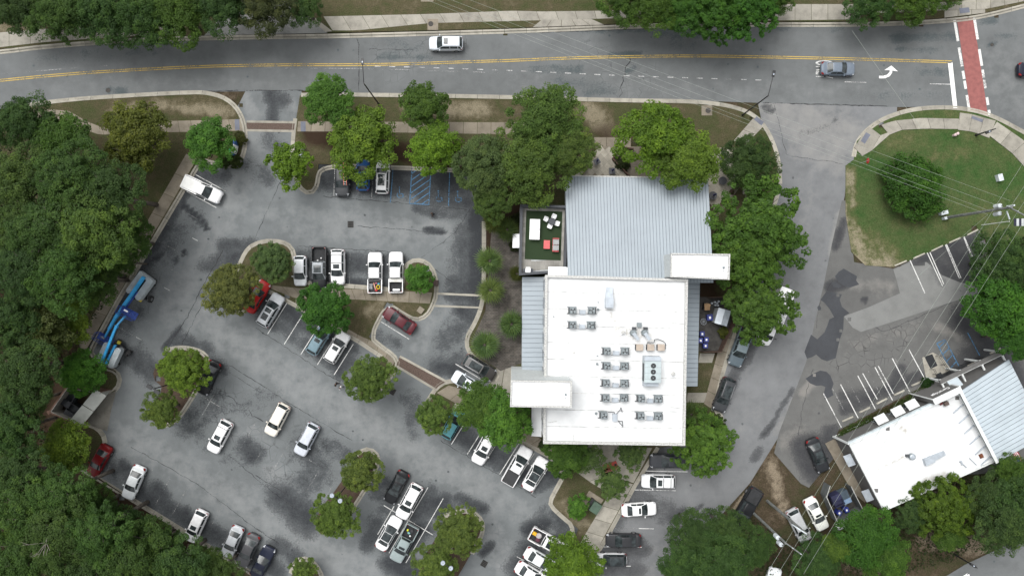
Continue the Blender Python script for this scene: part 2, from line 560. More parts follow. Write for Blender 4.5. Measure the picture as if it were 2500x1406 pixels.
def slabs(parent, left, right, step, z=KZ+0.006, name='paving_slab', mat=None, gap=0.05, h=0.10):
    """concrete slabs between two edge lines (photo pixels)"""
    L = WL(left); Rr = WL(right)
    def length(p): return sum(math.hypot(b[0]-a[0], b[1]-a[1]) for a, b in zip(p, p[1:]))
    n = max(1, round(0.5*(length(L)+length(Rr))/step))
    def at(p, t):
        tot = length(p); d = t*tot
        for a, b in zip(p, p[1:]):
            l = math.hypot(b[0]-a[0], b[1]-a[1])
            if d <= l + 1e-9: return (a[0]+(b[0]-a[0])*d/l, a[1]+(b[1]-a[1])*d/l)
            d -= l
        return p[-1]
    g = gap/2/ max(0.1, length(L))
    for i in range(n):
        t0, t1 = i/n + g, (i+1)/n - g
        tm = (t0+t1)/2
        poly = [at(L, t0), at(L, tm), at(L, t1), at(Rr, t1), at(Rr, tm), at(Rr, t0)]
        MB().prism(poly, z-h, z + random.uniform(-0.004, 0.004)).build(name, mat or CONC, parent)

# ---- the ground itself
ground = sheet('ground', [(-320, -240), (320, -240), (320, 240), (-320, 240)], -0.06, SOIL, cell=8.0, kind='structure', label='brown soil and thin grass under the trees around the car park')

# ---- main road
N_KERB = [(-700, 180), (-300, 150), (0, 127), (112, 113), (330, 97), (480, 93), (640, 90), (810, 88), (1000, 83), (1250, 76), (1500, 66), (1700, 59), (1880, 60), (2080, 60), (2230, 56), (2330, 49), (2400, 40), (2500, 16), (2700, -50), (3000, -160)]
S_ROAD = [(-700, 340), (-300, 300), (0, 268), (125, 248), (250, 237), (490, 225), (735, 222), (860, 228), (1250, 236), (1525, 245), (1690, 246), (1862, 252), (2020, 256), (2180, 262), (2340, 262), (2420, 280), (2500, 325), (2600, 420), (2750, 640), (3000, 640)]
road_poly = WL(N_KERB + S_ROAD[::-1])
road_stain = [(285, 222, 305, 224, 9, .8), (264, 221, 264, 221, 8, .9), (930, 140, 1060, 140, 9, .5), (940, 100, 1000, 108, 12, .35), (960, 112, 1030, 118, 12, .35), (1300, 168, 1420, 170, 10, .5), (1350, 195, 1480, 215, 16, .4), (1430, 225, 1500, 222, 12, .4),
    (1490, 135, 1560, 132, 8, .75), (1530, 172, 1550, 168, 6, .8), (1600, 80, 1720, 78, 16, .5), (1640, 105, 1690, 108, 16, .4), (1420, 75, 1600, 72, 10, .5), (1880, 70, 2060, 70, 9, .4), (2180, 92, 2330, 90, 14, .5), (2190, 120, 2290, 122, 9, .4), (2240, 178, 2330, 178, 14, .35), (2418, 108, 2422, 112, 7, 1.0), (2400, 50, 2430, 50, 10, .6), (2060, 235, 2330, 238, 16, .25), (100, 150, 400, 118, 20, .25), (2430, 90, 2480, 90, 10, .4)]
road_pale = [(100, 210, 800, 195, 22, .25), (1250, 200, 2300, 235, 24, .30), (1250, 115, 1900, 110, 20, .15), (2440, 150, 2480, 260, 60, .35), (1540, 170, 1540, 240, 25, .4)]
sheet('main_road', road_poly, 0.0, ROADM, cell=0.6, stain=road_stain, pale=road_pale, crack=[(930, 140, 1100, 110, 60, .8), (1450, 150, 1550, 200, 70, .8), (1250, 190, 1480, 190, 40, .5)], kind='structure', label='grey asphalt main road crossing the top of the scene')

# ---- car park
lot_poly = WL([(600, 222), (735, 220), (760, 300), (1200, 380), (1240, 560), (1230, 900), (1300, 1040), (1420, 1130), (1620, 1075), (1560, 1200), (1500, 1330), (1480, 1520), (540, 1520), (100, 1180), (120, 930), (240, 760), (480, 360), (560, 300)])
lot_stain = [
    # west stalls
    (470, 420, 540, 430, 26, .75), (465, 440, 250, 830, 20, .85), (500, 480, 470, 540, 26, .35), (420, 560, 350, 690, 42, .45), (300, 800, 330, 760, 30, .5), (448, 500, 500, 548, 7, 1.2), (505, 558, 507, 560, 6, 1.2), (380, 632, 395, 620, 8, 1.1), (450, 614, 452, 618, 7, 1.1), (430, 635, 435, 636, 5, 1.0),
    # top stalls
    (790, 410, 1110, 425, 20, 1.05), (800, 440, 1130, 455, 34, .9), (1040, 480, 1150, 500, 26, .8), (1020, 510, 1080, 520, 16, .7), (1040, 562, 1080, 566, 8, 1.2), (610, 400, 640, 440, 26, .35), (660, 235, 690, 245, 22, .8), (670, 255, 665, 300, 16, .8), (655, 340, 690, 370, 24, .5), (640, 420, 660, 440, 20, .5),
    # damp band along the kerb by the planting bed
    (1165, 520, 1165, 700, 30, 1.05), (1130, 560, 1140, 700, 26, .65), (1090, 520, 1150, 540, 20, .5), (1110, 690, 1170, 740, 26, .8), (1120, 610, 1110, 680, 30, .42), (1130, 760, 1155, 770, 26, .85), (1090, 830, 1120, 800, 36, .55), (1060, 900, 1120, 880, 34, .55), (1075, 900, 1120, 905, 20, .9), (920, 820, 970, 840, 18, .55), (1000, 980, 1030, 1010, 30, .50), (1010, 1060, 1000, 1000, 20, .5), (1100, 720, 1170, 730, 20, .8),
    # middle stalls
    (730, 640, 980, 650, 30, .85), (730, 690, 980, 700, 20, .95), (545, 600, 610, 600, 20, .8), (560, 640, 590, 620, 18, .9), (500, 650, 560, 630, 22, .6),
    # diagonal row
    (650, 730, 850, 850, 26, .85), (640, 770, 820, 890, 22, .6), (700, 760, 730, 780, 28, .9), (850, 880, 830, 910, 22, .8),
    # left inner double row
    (330, 870, 370, 910, 34, .7), (300, 850, 340, 900, 24, .6), (430, 830, 500, 850, 22, .7), (515, 880, 540, 900, 24, .6), (440, 800, 400, 850, 8, .9), (455, 1040, 520, 990, 40, .45), (600, 1090, 620, 1110, 26, .9), (580, 1000, 660, 960, 30, .3), (740, 1090, 770, 1120, 40, .55), (780, 1150, 740, 1180, 40, .6), (690, 1210, 750, 1270, 42, .85), (800, 1090, 840, 1110, 30, .5), (560, 1120, 640, 1160, 30, .25), (480, 1050, 500, 1090, 26, .35),
    # lower rows
    (240, 1110, 330, 1180, 30, .55), (330, 1200, 560, 1320, 26, .75), (300, 1130, 310, 1140, 14, .9), (380, 1190, 400, 1215, 20, .8), (560, 1330, 680, 1390, 24, .8), (450, 1255, 460, 1262, 20, .9), (680, 1330, 720, 1360, 26, .7),
    (930, 1190, 960, 1260, 40, .55), (1010, 1250, 1080, 1230, 34, .85), (920, 1280, 900, 1330, 24, .7), (960, 1340, 1030, 1290, 34, .85), (960, 1370, 1010, 1400, 34, 1.0), (1050, 1200, 1090, 1260, 26, .6), (1120, 1215, 1180, 1240, 16, .8), (1180, 1350, 1200, 1330, 12, .9),
    # east row
    (1120, 1060, 1300, 1170, 30, .85), (1150, 1090, 1260, 1150, 24, .6), (1340, 1150, 1350, 1155, 12, 1.1), (1300, 1180, 1380, 1160, 26, .7), (1360, 1260, 1400, 1300, 26, .7), (1290, 1290, 1330, 1280, 22, 1.0), (1300, 1340, 1270, 1390, 36, .9), (1330, 1240, 1300, 1280, 20, .4), (1360, 1320, 1370, 1350, 24, .8)]
lot_pale = [(620, 330, 560, 520, 46, .55), (560, 520, 420, 760, 40, .55), (800, 560, 1120, 560, 34, .55), (640, 520, 900, 520, 30, .4), (700, 560, 1000, 590, 30, .35), (470, 760, 700, 920, 44, .55), (700, 920, 930, 1060, 48, .60), (930, 1060, 1200, 1210, 46, .6), (1200, 1210, 1290, 1260, 34, .5), (300, 1060, 520, 1190, 46, .45), (520, 1190, 760, 1330, 46, .55), (760, 1330, 900, 1400, 46, .6), (1020, 850, 1080, 740, 26, .45), (600, 240, 620, 280, 18, .8), (700, 240, 720, 280, 16, .6), (1190, 1290, 1240, 1400, 40, .55), (840, 530, 900, 560, 20, .7), (660, 1150, 690, 1180, 30, .6), (1090, 590, 1110, 760, 24, .3), (560, 1050, 640, 1060, 30, .4)]
lot_crack = [(560, 1000, 700, 1110, 90, .9), (740, 1060, 860, 1150, 70, .8), (540, 940, 620, 980, 40, .7), (1220, 1310, 1240, 1380, 40, .8), (1010, 640, 860, 600, 20, .3)]
sheet('car_park', lot_poly, 0.0035, LOT, cell=0.5, stain=lot_stain, pale=lot_pale, crack=lot_crack, kind='structure', label='worn grey asphalt car park with darker stained bays')

# ---- side street and the old lot by the sign-fronted building
street_poly = WL([(1850, 251), (2190, 262), (2190, 285), (2140, 310), (2100, 345), (2088, 390), (2070, 400), (2062, 480), (2045, 560), (2032, 600), (2010, 700), (1992, 790), (1970, 880), (1905, 1060), (1830, 1180), (1740, 1280), (1620, 1406), (1480, 1570), (1250, 1570), (1400, 1330), (1545, 1090), (1700, 900), (1800, 700), (1880, 480), (1890, 380), (1860, 300)])
sheet('side_street', street_poly, 0.0072, STREETM, cell=0.6,
      stain=[(1860, 1065, 1890, 1030, 8, .9), (1895, 1015, 1935, 950, 6, .8), (1840, 1120, 1855, 1100, 12, .7), (1640, 1270, 1670, 1240, 8, .8), (1690, 1250, 1715, 1230, 6, .8), (1700, 1270, 1730, 1240, 6, .7), (1600, 1100, 1560, 1160, 30, .9), (1540, 1180, 1490, 1280, 30, .8), (1560, 1220, 1640, 1250, 34, .55), (1480, 1330, 1560, 1340, 30, .9), (1460, 1390, 1560, 1390, 24, .7), (1840, 830, 1750, 1000, 16, .75), (1820, 860, 1830, 880, 12, .6), (1955, 330, 2050, 300, 12, .25), (1865, 262, 1885, 270, 8, .9), (2038, 290, 2042, 288, 6, .8)],
      pale=[(1900, 270, 2060, 330, 60, .75), (1960, 340, 2040, 380, 50, .7), (1980, 420, 1960, 560, 40, .25), (1700, 1180, 1850, 1000, 30, .25), (1560, 1400, 1700, 1250, 34, .35), (1900, 1050, 1960, 950, 14, .7), (2050, 520, 2030, 620, 10, .9)], crack=[(1900, 1000, 1960, 900, 30, .4)],
      kind='structure', label='grey side street running down past the white roofed building')
lot2_poly = WL([(2012, 690), (2030, 600), (2055, 490), (2070, 490), (2085, 640), (2180, 656), (2390, 560), (2412, 605), (2400, 700), (2440, 810), (2480, 860), (2640, 1000), (2480, 1150), (2340, 1160), (2060, 1090), (2000, 1160), (1975, 1190), (1955, 1180), (1920, 1140), (1890, 1105), (1902, 1055), (1968, 884), (1988, 792)])
sheet('old_lot', lot2_poly, 0.0108, LOT2M, cell=0.5,
      stain=[(2040, 600, 2050, 570, 12, 1.0), (2052, 570, 2060, 540, 10, .9), (2030, 700, 2060, 690, 16, 1.2), (2320, 600, 2400, 700, 40, 1.0), (2290, 640, 2330, 690, 30, .75), (2240, 640, 2390, 580, 14, .9), (2350, 780, 2440, 840, 36, .95), (2060, 1000, 2240, 920, 16, .8), (2060, 970, 2120, 960, 20, .6), (2180, 940, 2200, 900, 16, .8), (2330, 900, 2430, 850, 34, .85), (2440, 860, 2480, 930, 34, .9), (1960, 1090, 1990, 1150, 34, .9), (2020, 1080, 2030, 1060, 26, .8), (1990, 1080, 2040, 1110, 24, .9), (2110, 730, 2112, 732, 8, 1.3)],
      pale=[(2090, 700, 2170, 700, 20, .5), (2100, 790, 2140, 770, 12, 1.0), (2060, 850, 2240, 800, 22, .35), (2290, 800, 2340, 820, 14, .9), (1960, 960, 1990, 920, 14, .8), (1920, 1080, 1950, 1050, 24, .6)],
      crack=[(2060, 900, 2240, 810, 40, 1.0), (2080, 850, 2200, 800, 30, 1.0)], kind='structure', label='cracked old asphalt lot with dark patches beside the grey fronted building')
sheet('corner_road', WL([(2270, 1430), (2355, 1378), (2440, 1338), (2520, 1300), (2760, 1200), (2900, 1560), (2300, 1560)]), 0.004, ROADM, cell=0.8, kind='structure', label='grey asphalt road cutting the lower right corner')

def z4(pts, ox, oy): return [(ox+a/4, oy+b/4) for a, b in pts]
sheet('pale_strip', WL([(2060, 772), (2120, 750), (2197, 716), (2190, 688), (2181, 658), (2222, 640), (2262, 640), (2300, 672), (2345, 690), (2395, 698), (2392, 716), (2330, 735), (2220, 772), (2102, 810), (2082, 800)]), 0.0145, STRIPM, cell=.5, stain=[(2280, 660, 2300, 690, 12, .5)], kind='structure', label='pale strip of newer asphalt running diagonally across the old lot')
for pts, t in ((z4([(570, 30), (640, 38), (720, 60), (700, 110), (722, 180), (795, 240), (760, 262), (740, 275), (735, 400), (700, 500), (660, 680), (575, 710), (520, 690), (470, 645), (430, 670), (380, 685), (355, 620), (385, 540), (420, 450), (480, 495), (550, 430), (580, 360), (600, 300), (645, 280), (600, 200), (550, 140), (510, 110)], 1875, 704), 'long black tar patch between the side street and the old lot'),
               (z4([(365, 880), (430, 835), (510, 800), (570, 812), (610, 850), (640, 930), (620, 985), (640, 1040), (555, 1085), (545, 1020), (560, 960), (520, 945), (470, 950), (410, 925)], 1875, 704), 'black tar patch at the end of the old lot bays'),
               (z4([(740, 1215), (800, 1250), (870, 1290), (860, 1330), (890, 1370), (800, 1400), (740, 1380), (690, 1350), (655, 1290), (690, 1245)], 1875, 352), 'black tar patch below the corner lawn'), (z4([(620, 1350), (660, 1345), (720, 1385), (690, 1404), (640, 1395)], 1875, 352), 'small black tar patch beside the larger one'), (z4([(480, 185), (500, 160), (520, 190), (515, 212), (490, 215)], 1875, 704), 'small tar spot on the street edge')):
    sheet('asphalt_patch', WL(pts), 0.0165, PATCHM, cell=.4, kind='structure', label=t)
# ---- raised land
def land(name, px, mat, smooth=0, label='', z=KZ, **kw):
    p = WL(px)
    if smooth: p = arc_smooth(p, smooth)
    return sheet(name, p, z, mat, cell=0.7, skirt=0.16, kind='structure', label=label, **kw)

land('north_verge', [(-700, 174), (0, 121), (330, 91), (640, 84), (1000, 77), (1250, 70), (1500, 60), (1700, 53), (1880, 54), (2080, 54), (2230, 50), (2330, 43), (2400, 34), (2500, 10), (3000, -170), (3000, -900), (-700, -900)], TURF, label='grass verge along the far side of the main road', pale=[(0, 65, 100, 60, 20, .2), (900, 10, 1100, 20, 20, -.05)])
land('west_woodland_floor', [(-700, 348), (0, 275), (125, 254), (250, 243), (490, 231), (535, 236), (572, 258), (592, 292), (596, 335), (592, 372), (580, 398), (560, 405), (530, 398), (486, 388), (214, 852), (232, 885), (282, 905), (292, 928), (280, 955), (250, 965), (200, 1040), (238, 1046), (256, 1075), (250, 1100), (215, 1150), (640, 1420), (640, 1700), (-700, 1700)], TURF, label='grass and leaf litter under the woodland west of the car park',
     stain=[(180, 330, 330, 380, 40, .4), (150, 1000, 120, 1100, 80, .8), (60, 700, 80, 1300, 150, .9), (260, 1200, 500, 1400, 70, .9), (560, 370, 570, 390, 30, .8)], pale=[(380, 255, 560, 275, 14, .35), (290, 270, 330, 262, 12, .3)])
land('north_bed', [(733, 234), (860, 238), (1250, 243), (1525, 252), (1690, 254), (1790, 265), (1848, 290), (1880, 335), (1900, 392), (1902, 450), (1870, 580), (1836, 690), (1796, 790), (1735, 1000), (1758, 1012), (1764, 1040), (1745, 1080), (1600, 1092), (1545, 1186), (1480, 1306), (1400, 1440), (1352, 1440), (1412, 1290), (1366, 1252), (1344, 1228), (1350, 1215), (1392, 1136), (1250, 1062), (1110, 985), (1075, 1060), (1030, 1040), (1035, 1000), (1062, 955), (1085, 936), (1110, 932), (1180, 968), (1222, 908), (1155, 871), (1141, 846), (1141, 820), (1162, 788), (1179, 745), (1183, 690), (1183, 545), (1160, 425), (1110, 413), (778, 401), (774, 452), (757, 471), (738, 462), (716, 420), (716, 350), (724, 290)], TURF, label='planted ground around the white roofed building', 
     stain=[(760, 330, 1100, 395, 30, .85), (1195, 560, 1230, 850, 40, .7), (1100, 400, 1250, 500, 60, .8), (1180, 640, 1200, 840, 30, .6), (1480, 330, 1560, 400, 40, .6), (1720, 700, 1760, 850, 40, .8)], pale=[(1000, 262, 1180, 270, 18, .35), (1440, 270, 1500, 330, 24, .35), (1380, 1230, 1430, 1280, 20, .2)])
land('centre_island', [(588, 645), (606, 608), (640, 592), (684, 592), (708, 604), (716, 625), (718, 692), (860, 700), (984, 711), (988, 655), (1008, 637), (1040, 641), (1059, 668), (1064, 715), (1048, 757), (1028, 775), (1008, 777), (945, 737), (901, 822), (928, 847), (958, 868), (969, 886), (963, 902), (930, 945), (892, 975), (872, 960), (932, 868), (880, 832), (722, 742), (640, 698), (602, 757), (560, 760), (542, 722), (572, 680)], TURF, label='planted island between the bays in the middle of the car park', pale=[(900, 760, 930, 745, 16, .25)], stain=[(640, 620, 660, 660, 30, .3), (540, 720, 600, 700, 30, .5)])
land('west_island', [(384, 884), (440, 848), (498, 860), (512, 886), (476, 958), (430, 1028), (392, 1040), (354, 1012), (404, 950), (372, 922)], MULCH, 1, label='mulched island under two olive green trees')
land('south_island', [(872, 1112), (890, 1095), (918, 1104), (926, 1128), (880, 1210), (848, 1256), (812, 1308), (774, 1300), (770, 1256), (832, 1180)], MULCH, 1, label='mulched island under the double globe lamp')
land('south_east_island', [(1086, 1262), (1120, 1246), (1164, 1252), (1184, 1288), (1150, 1350), (1104, 1430), (1024, 1440), (1022, 1380), (1072, 1300)], MULCH, 1, label='mulched island by the storm drain')
land('bottom_island', [(712, 1396), (720, 1372), (742, 1362), (766, 1374), (784, 1402), (780, 1450), (712, 1450)], TURF, 1, label='small rounded island at the bottom edge')
land('corner_lawn', [(2084, 390), (2092, 345), (2130, 307), (2182, 282), (2250, 268), (2340, 267), (2416, 284), (2500, 330), (2620, 450), (2760, 660), (2900, 660), (2900, 1000), (2640, 1000), (2482, 850), (2445, 800), (2410, 690), (2420, 615), (2394, 560), (2182, 652), (2112, 648), (2078, 615), (2064, 520), (2064, 405)], LAWN, z=0.06, label='green corner lawn with worn edges', pale=[(2075, 420, 2080, 500, 12, .35), (2080, 560, 2110, 640, 24, .45), (2110, 640, 2170, 640, 16, .45), (2060, 500, 2062, 540, 8, .5), (2290, 380, 2350, 375, 20, .15), (2100, 590, 2150, 640, 40, .25)], stain=[(2160, 450, 2200, 480, 50, .35), (2430, 640, 2480, 700, 40, .7)])
land('south_east_ground', [(1830, 1186), (1866, 1130), (1886, 1110), (1958, 1186), (1976, 1196), (2004, 1164), (2062, 1094), (2340, 1166), (2480, 1156), (2700, 1000), (2900, 1000), (2900, 1130), (2520, 1294), (2440, 1332), (2355, 1372), (2260, 1430), (2100, 1700), (1500, 1700), (1500, 1580), (1624, 1412), (1745, 1284)], SOIL, z=0.05, label='rough grass and dirt below the grey fronted building', pale=[(1885, 1140, 1905, 1220, 12, .35), (1900, 1200, 1920, 1260, 10, .35), (2260, 1320, 2400, 1330, 26, .4), (2080, 1380, 2140, 1390, 20, .3), (1830, 1200, 1800, 1250, 12, .5)], stain=[(2000, 1220, 2060, 1320, 60, .4), (1880, 1330, 1900, 1390, 40, .5)])

# ---- kerbs
ks = empty('road_kerb', (0, 0, 0), kind='structure', label='pale concrete kerb along the main road')
kerb(ks, [(-60, 131), (0, 126), (112, 112), (330, 96), (480, 92), (640, 89), (810, 87), (1000, 82), (1250, 75), (1500, 65), (1700, 58), (1880, 59), (2080, 59), (2230, 55), (2330, 48), (2400, 39), (2520, 8)], side=-1)
kerb(ks, [(60, 262), (125, 251), (250, 240), (470, 228), (510, 230), (550, 242), (578, 266), (594, 300), (598, 335), (594, 374), (582, 399), (562, 405), (530, 398), (489, 388)], side=1)
kerb(ks, [(735, 235), (860, 234), (1250, 240), (1525, 249), (1690, 250), (1785, 261), (1845, 285), (1878, 330), (1899, 390), (1902, 450)], side=1)
kerb(ks, [(2086, 384), (2094, 345), (2132, 306), (2184, 281), (2250, 266), (2340, 265), (2418, 282), (2510, 332)], side=1, top=0.09)
kl = empty('car_park_kerb', (0, 0, 0), kind='structure', label='weathered concrete kerbs edging the car park islands')
kerb(kl, [(487, 394), (216, 852), (228, 872)], side=1, smooth=1)
kerb(kl, [(262, 902), (284, 908), (293, 928), (282, 952), (252, 964)], side=1)
kerb(kl, [(206, 1035), (240, 1046), (257, 1074), (250, 1102), (228, 1140)], side=1)
kerb(kl, [(190, 1140), (400, 1268), (640, 1416)], side=1, smooth=0)
kerb(kl, [(724, 290), (717, 345), (717, 418), (736, 461), (757, 472), (773, 455), (777, 401), (960, 407), (1112, 414)], side=-1, smooth=2)
kerb(kl, [(1184, 540), (1184, 690), (1180, 745), (1162, 790), (1142, 822), (1142, 848), (1156, 871), (1222, 908), (1210, 930)], side=-1)
kerb(kl, [(1035, 1000), (1062, 953), (1085, 934), (1112, 932)], side=1)
kerb(kl, [(1110, 986), (1250, 1063), (1392, 1137), (1348, 1216), (1344, 1230), (1367, 1253), (1412, 1291), (1362, 1400)], side=-1)
kerb(kl, [(1400, 1440), (1480, 1308), (1545, 1188), (1604, 1090)], side=-1, smooth=0)
kerb(kl, [(1745, 1080), (1764, 1040), (1758, 1012), (1736, 1000), (1796, 792), (1836, 692), (1902, 450)], side=-1)
kerb(kl, [(602, 757), (560, 760), (542, 722), (572, 680), (588, 645), (606, 607), (640, 591), (684, 591), (709, 603), (717, 625), (719, 692), (860, 701), (984, 712), (988, 655), (1008, 636), (1040, 640), (1060, 668), (1065, 715), (1049, 758), (1029, 776), (1008, 778), (945, 737), (901, 822), (928, 847), (959, 868), (970, 886), (964, 902), (930, 946), (892, 976)], side=1, smooth=1)
kerb(kl, [(640, 699), (722, 743), (880, 833), (934, 869)], side=-1, smooth=0)
kerb(kl, [(404, 858), (442, 848), (496, 860), (511, 886), (476, 957), (430, 1027), (394, 1039)], side=1)
kerb(kl, [(872, 1112), (892, 1096), (917, 1105), (925, 1128), (880, 1209), (848, 1255)], side=1)
kerb(kl, [(1086, 1262), (1120, 1247), (1163, 1253), (1183, 1288), (1150, 1350)], side=1)
kerb(kl, [(712, 1400), (720, 1373), (742, 1362), (766, 1374), (785, 1404), (786, 1440)], side=1)

# ---- sidewalks
sw = empty('main_road_sidewalk', (0, 0, 0), kind='structure', label='pale concrete sidewalk slabs along the main road')
slabs(sw, [(-80, 88), (0, 81), (112, 72), (225, 65), (340, 62), (440, 62)], [(-80, 122), (0, 117), (112, 104), (225, 96), (340, 89), (440, 86)], 2.85)
slabs(sw, [(790, 42), (1045, 36), (1250, 28), (1322, 30), (1540, 27), (1640, 26)], [(812, 76), (870, 76), (1050, 58), (1250, 53), (1445, 48), (1540, 45), (1640, 44)], 2.6)
slabs(sw, [(1322, 50), (1445, 48.5)], [(1300, 68), (1475, 62)], 1.8)
slabs(sw, [(1860, 12), (2100, 12)], [(1860, 52), (2100, 49)], 2.3)
slabs(sw, [(2100, 12), (2330, 6), (2404, -4), (2520, -30)], [(2100, 36), (2300, 27), (2404, 24), (2520, 0)], 1.9)
slabs(sw, [(2304, 27.5), (2404, 24.5)], [(2304, 45), (2404, 33)], 1.9)
slabs(sw, [(75, 268), (125, 268), (170, 272), (215, 298), (250, 312), (400, 297), (590, 292)], [(78, 288), (120, 292), (160, 293), (200, 315), (245, 330), (400, 324), (594, 320)], 1.7, mat=CONC2)
slabs(sw, [(728, 297), (830, 298), (1300, 300)], [(726, 322), (830, 322), (1300, 330)], 1.9, mat=CONC2)
slabs(sw, [(1450, 336), (1540, 337)], [(1450, 362), (1540, 362)], 1.5, mat=CONC2)
slabs(sw, [(1838, 290), (1790, 345)], [(1866, 306), (1822, 352)], 1.6)
slabs(sw, [(2120, 310), (2150, 332), (2180, 318)], [(2084, 360), (2108, 385), (2170, 330)], 2.2)
slabs(sw, [(2150, 306), (2180, 296), (2250, 289), (2340, 291)], [(2170, 330), (2200, 318), (2260, 315), (2340, 316)], 1.9)
slabs(sw, [(2342, 276), (2372, 280), (2430, 296)], [(2338, 318), (2372, 322), (2414, 338)], 1.7)
slabs(sw, [(2432, 298), (2500, 345), (2560, 410)], [(2412, 330), (2470, 375), (2520, 430)], 2.0)
for q in ([(574, 293), (585, 292), (586, 318), (575, 319)], [(735, 298), (747, 298), (747, 322), (735, 322)], [(2340, 22), (2364, 20), (2366, 32), (2342, 35)], [(2372, 284), (2399, 293), (2396, 300), (2370, 290)], [(2113, 324), (2124, 330), (2110, 352), (2100, 345)], [(1846, 285), (1864, 299), (1858, 308), (1840, 293)]):
    MB().prism(WL(q), KZ, KZ+0.022).build('tactile_plate', TACTILE, sw)
lw = empty('car_park_sidewalk', (0, 0, 0), kind='structure', label='brownish concrete sidewalk slabs along the car park')
slabs(lw, [(456, 376), (190, 836), (200, 858)], [(482, 388), (214, 850), (206, 866)], 3.1, mat=CONC2)
slabs(lw, [(605, 690), (722, 703), (870, 706), (1056, 714)], [(640, 697), (722, 728), (870, 731), (1050, 741)], 1.5, mat=CONC2)
slabs(lw, [(722, 729), (880, 820), (905, 830), (955, 866), (964, 884)], [(722, 741), (880, 831), (905, 845), (935, 866), (955, 900)], 1.6, mat=CONC2)
slabs(lw, [(1095, 940), (1125, 948), (1245, 1010), (1300, 1060), (1420, 1120)], [(1066, 958), (1110, 982), (1245, 1058), (1295, 1084), (1396, 1136)], 2.0, mat=CONC2)
slabs(lw, [(1420, 1120), (1500, 1180), (1520, 1205)], [(1392, 1140), (1440, 1175), (1488, 1205)], 1.9, mat=CONC)
slabs(lw, [(1545, 1180), (1478, 1302), (1405, 1440)], [(1508, 1170), (1436, 1290), (1360, 1425)], 2.1, mat=CONC)
slabs(lw, [(1592, 1092), (1546, 1178)], [(1560, 1090), (1512, 1168)], 1.8, mat=CONC)
slabs(lw, [(1770, 790), (1718, 985)], [(1793, 792), (1736, 997)], 2.0, mat=CONC2)
slabs(lw, [(1708, 862), (1745, 862)], [(1704, 885), (1738, 885)], 2.0, mat=CONC)
slabs(lw, [(1678, 958), (1730, 958)], [(1675, 982), (1718, 982)], 2.2, mat=CONC)
slabs(lw, [(1812, 440), (1832, 440)], [(1812, 475), (1832, 475)], 1.2, mat=CONC)
# courtyards of paved concrete
pt = empty('patio_paving', (0, 0, 0), kind='structure', label='diagonal cream pavers of the patio beside the blue metal roof')
def paver_field(parent, px_poly, size, ang, mat, z=KZ+0.01, name='paver', h=0.05, base=0.0):
    p = WL(px_poly, base)
    cx = sum(a[0] for a in p)/len(p); cy = sum(a[1] for a in p)/len(p)
    ca, sa = math.cos(ang), math.sin(ang)
    ext = max(math.hypot(a[0]-cx, a[1]-cy) for a in p)
    n = int(ext/size)+1
    me = MB().box((0, 0, -h/2), (size*0.975, size*0.975, h)).mesh(name, mat)
    for i in range(-n, n+1):
        for j in range(-n, n+1):
            x = cx+(i*ca-j*sa)*size; y = cy+(i*sa+j*ca)*size
            if in_poly(np.array([x]), np.array([y]), p)[0]:
                link(name, me, parent, loc=(x, y, z+random.uniform(-.003, .003)), rz=ang)
PAVER = concrete('paver_cream', (0.36, 0.335, 0.28), 0.3)
sheet('patio_base', WL([(1462, 358), (1800, 362), (1818, 440), (1745, 540), (1730, 440), (1400, 440), (1436, 400)]), KZ+0.004, CONC2, cell=0.7, kind='structure', label='mortar bed under the patio pavers')
paver_field(pt, [(1462, 360), (1512, 360), (1494, 390), (1532, 432), (1408, 432), (1436, 400)], 0.75, R(40), PAVER)
paver_field(pt, [(1730, 370), (1790, 370), (1812, 440), (1748, 510), (1728, 500)], 0.75, R(40), PAVER)
def paver_sheet(name, px):
    m, nt, bs = new_mat('brick_path')
    p = geo_pos(nt); br = N(nt, 'ShaderNodeTexBrick', Scale=1.0); br.inputs['Brick Width'].default_value = .42; br.inputs['Row Height'].default_value = .21; br.inputs['Mortar Size'].default_value = .012
    br.inputs['Color1'].default_value = (.085, .078, .070, 1); br.inputs['Color2'].default_value = (.125, .112, .098, 1); br.inputs['Mortar'].default_value = (.04, .037, .033, 1)
    nt.links.new(p, br.inputs['Vector'])
    nt.links.new(mixc(nt, 1.0, br.outputs['Color'], ramp(nt, noise(nt, p, .9, 5.0), [(.3, .62), (.65, 1.2)]), 'MULTIPLY'), bs.inputs['Base Color']); bs.inputs['Roughness'].default_value = .9; bs.inputs['Specular IOR Level'].default_value = .1
    return MB().prism(WL(px), 0, KZ+.012).build(name, m, pw)
pw = empty('planting_path', (0, 0, 0), kind='structure', label='dark brick path through the planting bed beside the west wall')
DARKPAVE = concrete('paver_dark', (0.105, 0.098, 0.088), 0.6)
paver_sheet('brick_path', [(1200, 560), (1272, 560), (1276, 885), (1222, 905), (1165, 868), (1150, 835), (1185, 760)])
slabs(pw, [(1216, 890), (1250, 890)], [(1190, 940), (1250, 1005)], 2.0, mat=CONC)
slabs(pw, [(1420, 1085), (1560, 1085)], [(1440, 1150), (1520, 1165)], 2.2, mat=CONC, z=KZ+0.010)
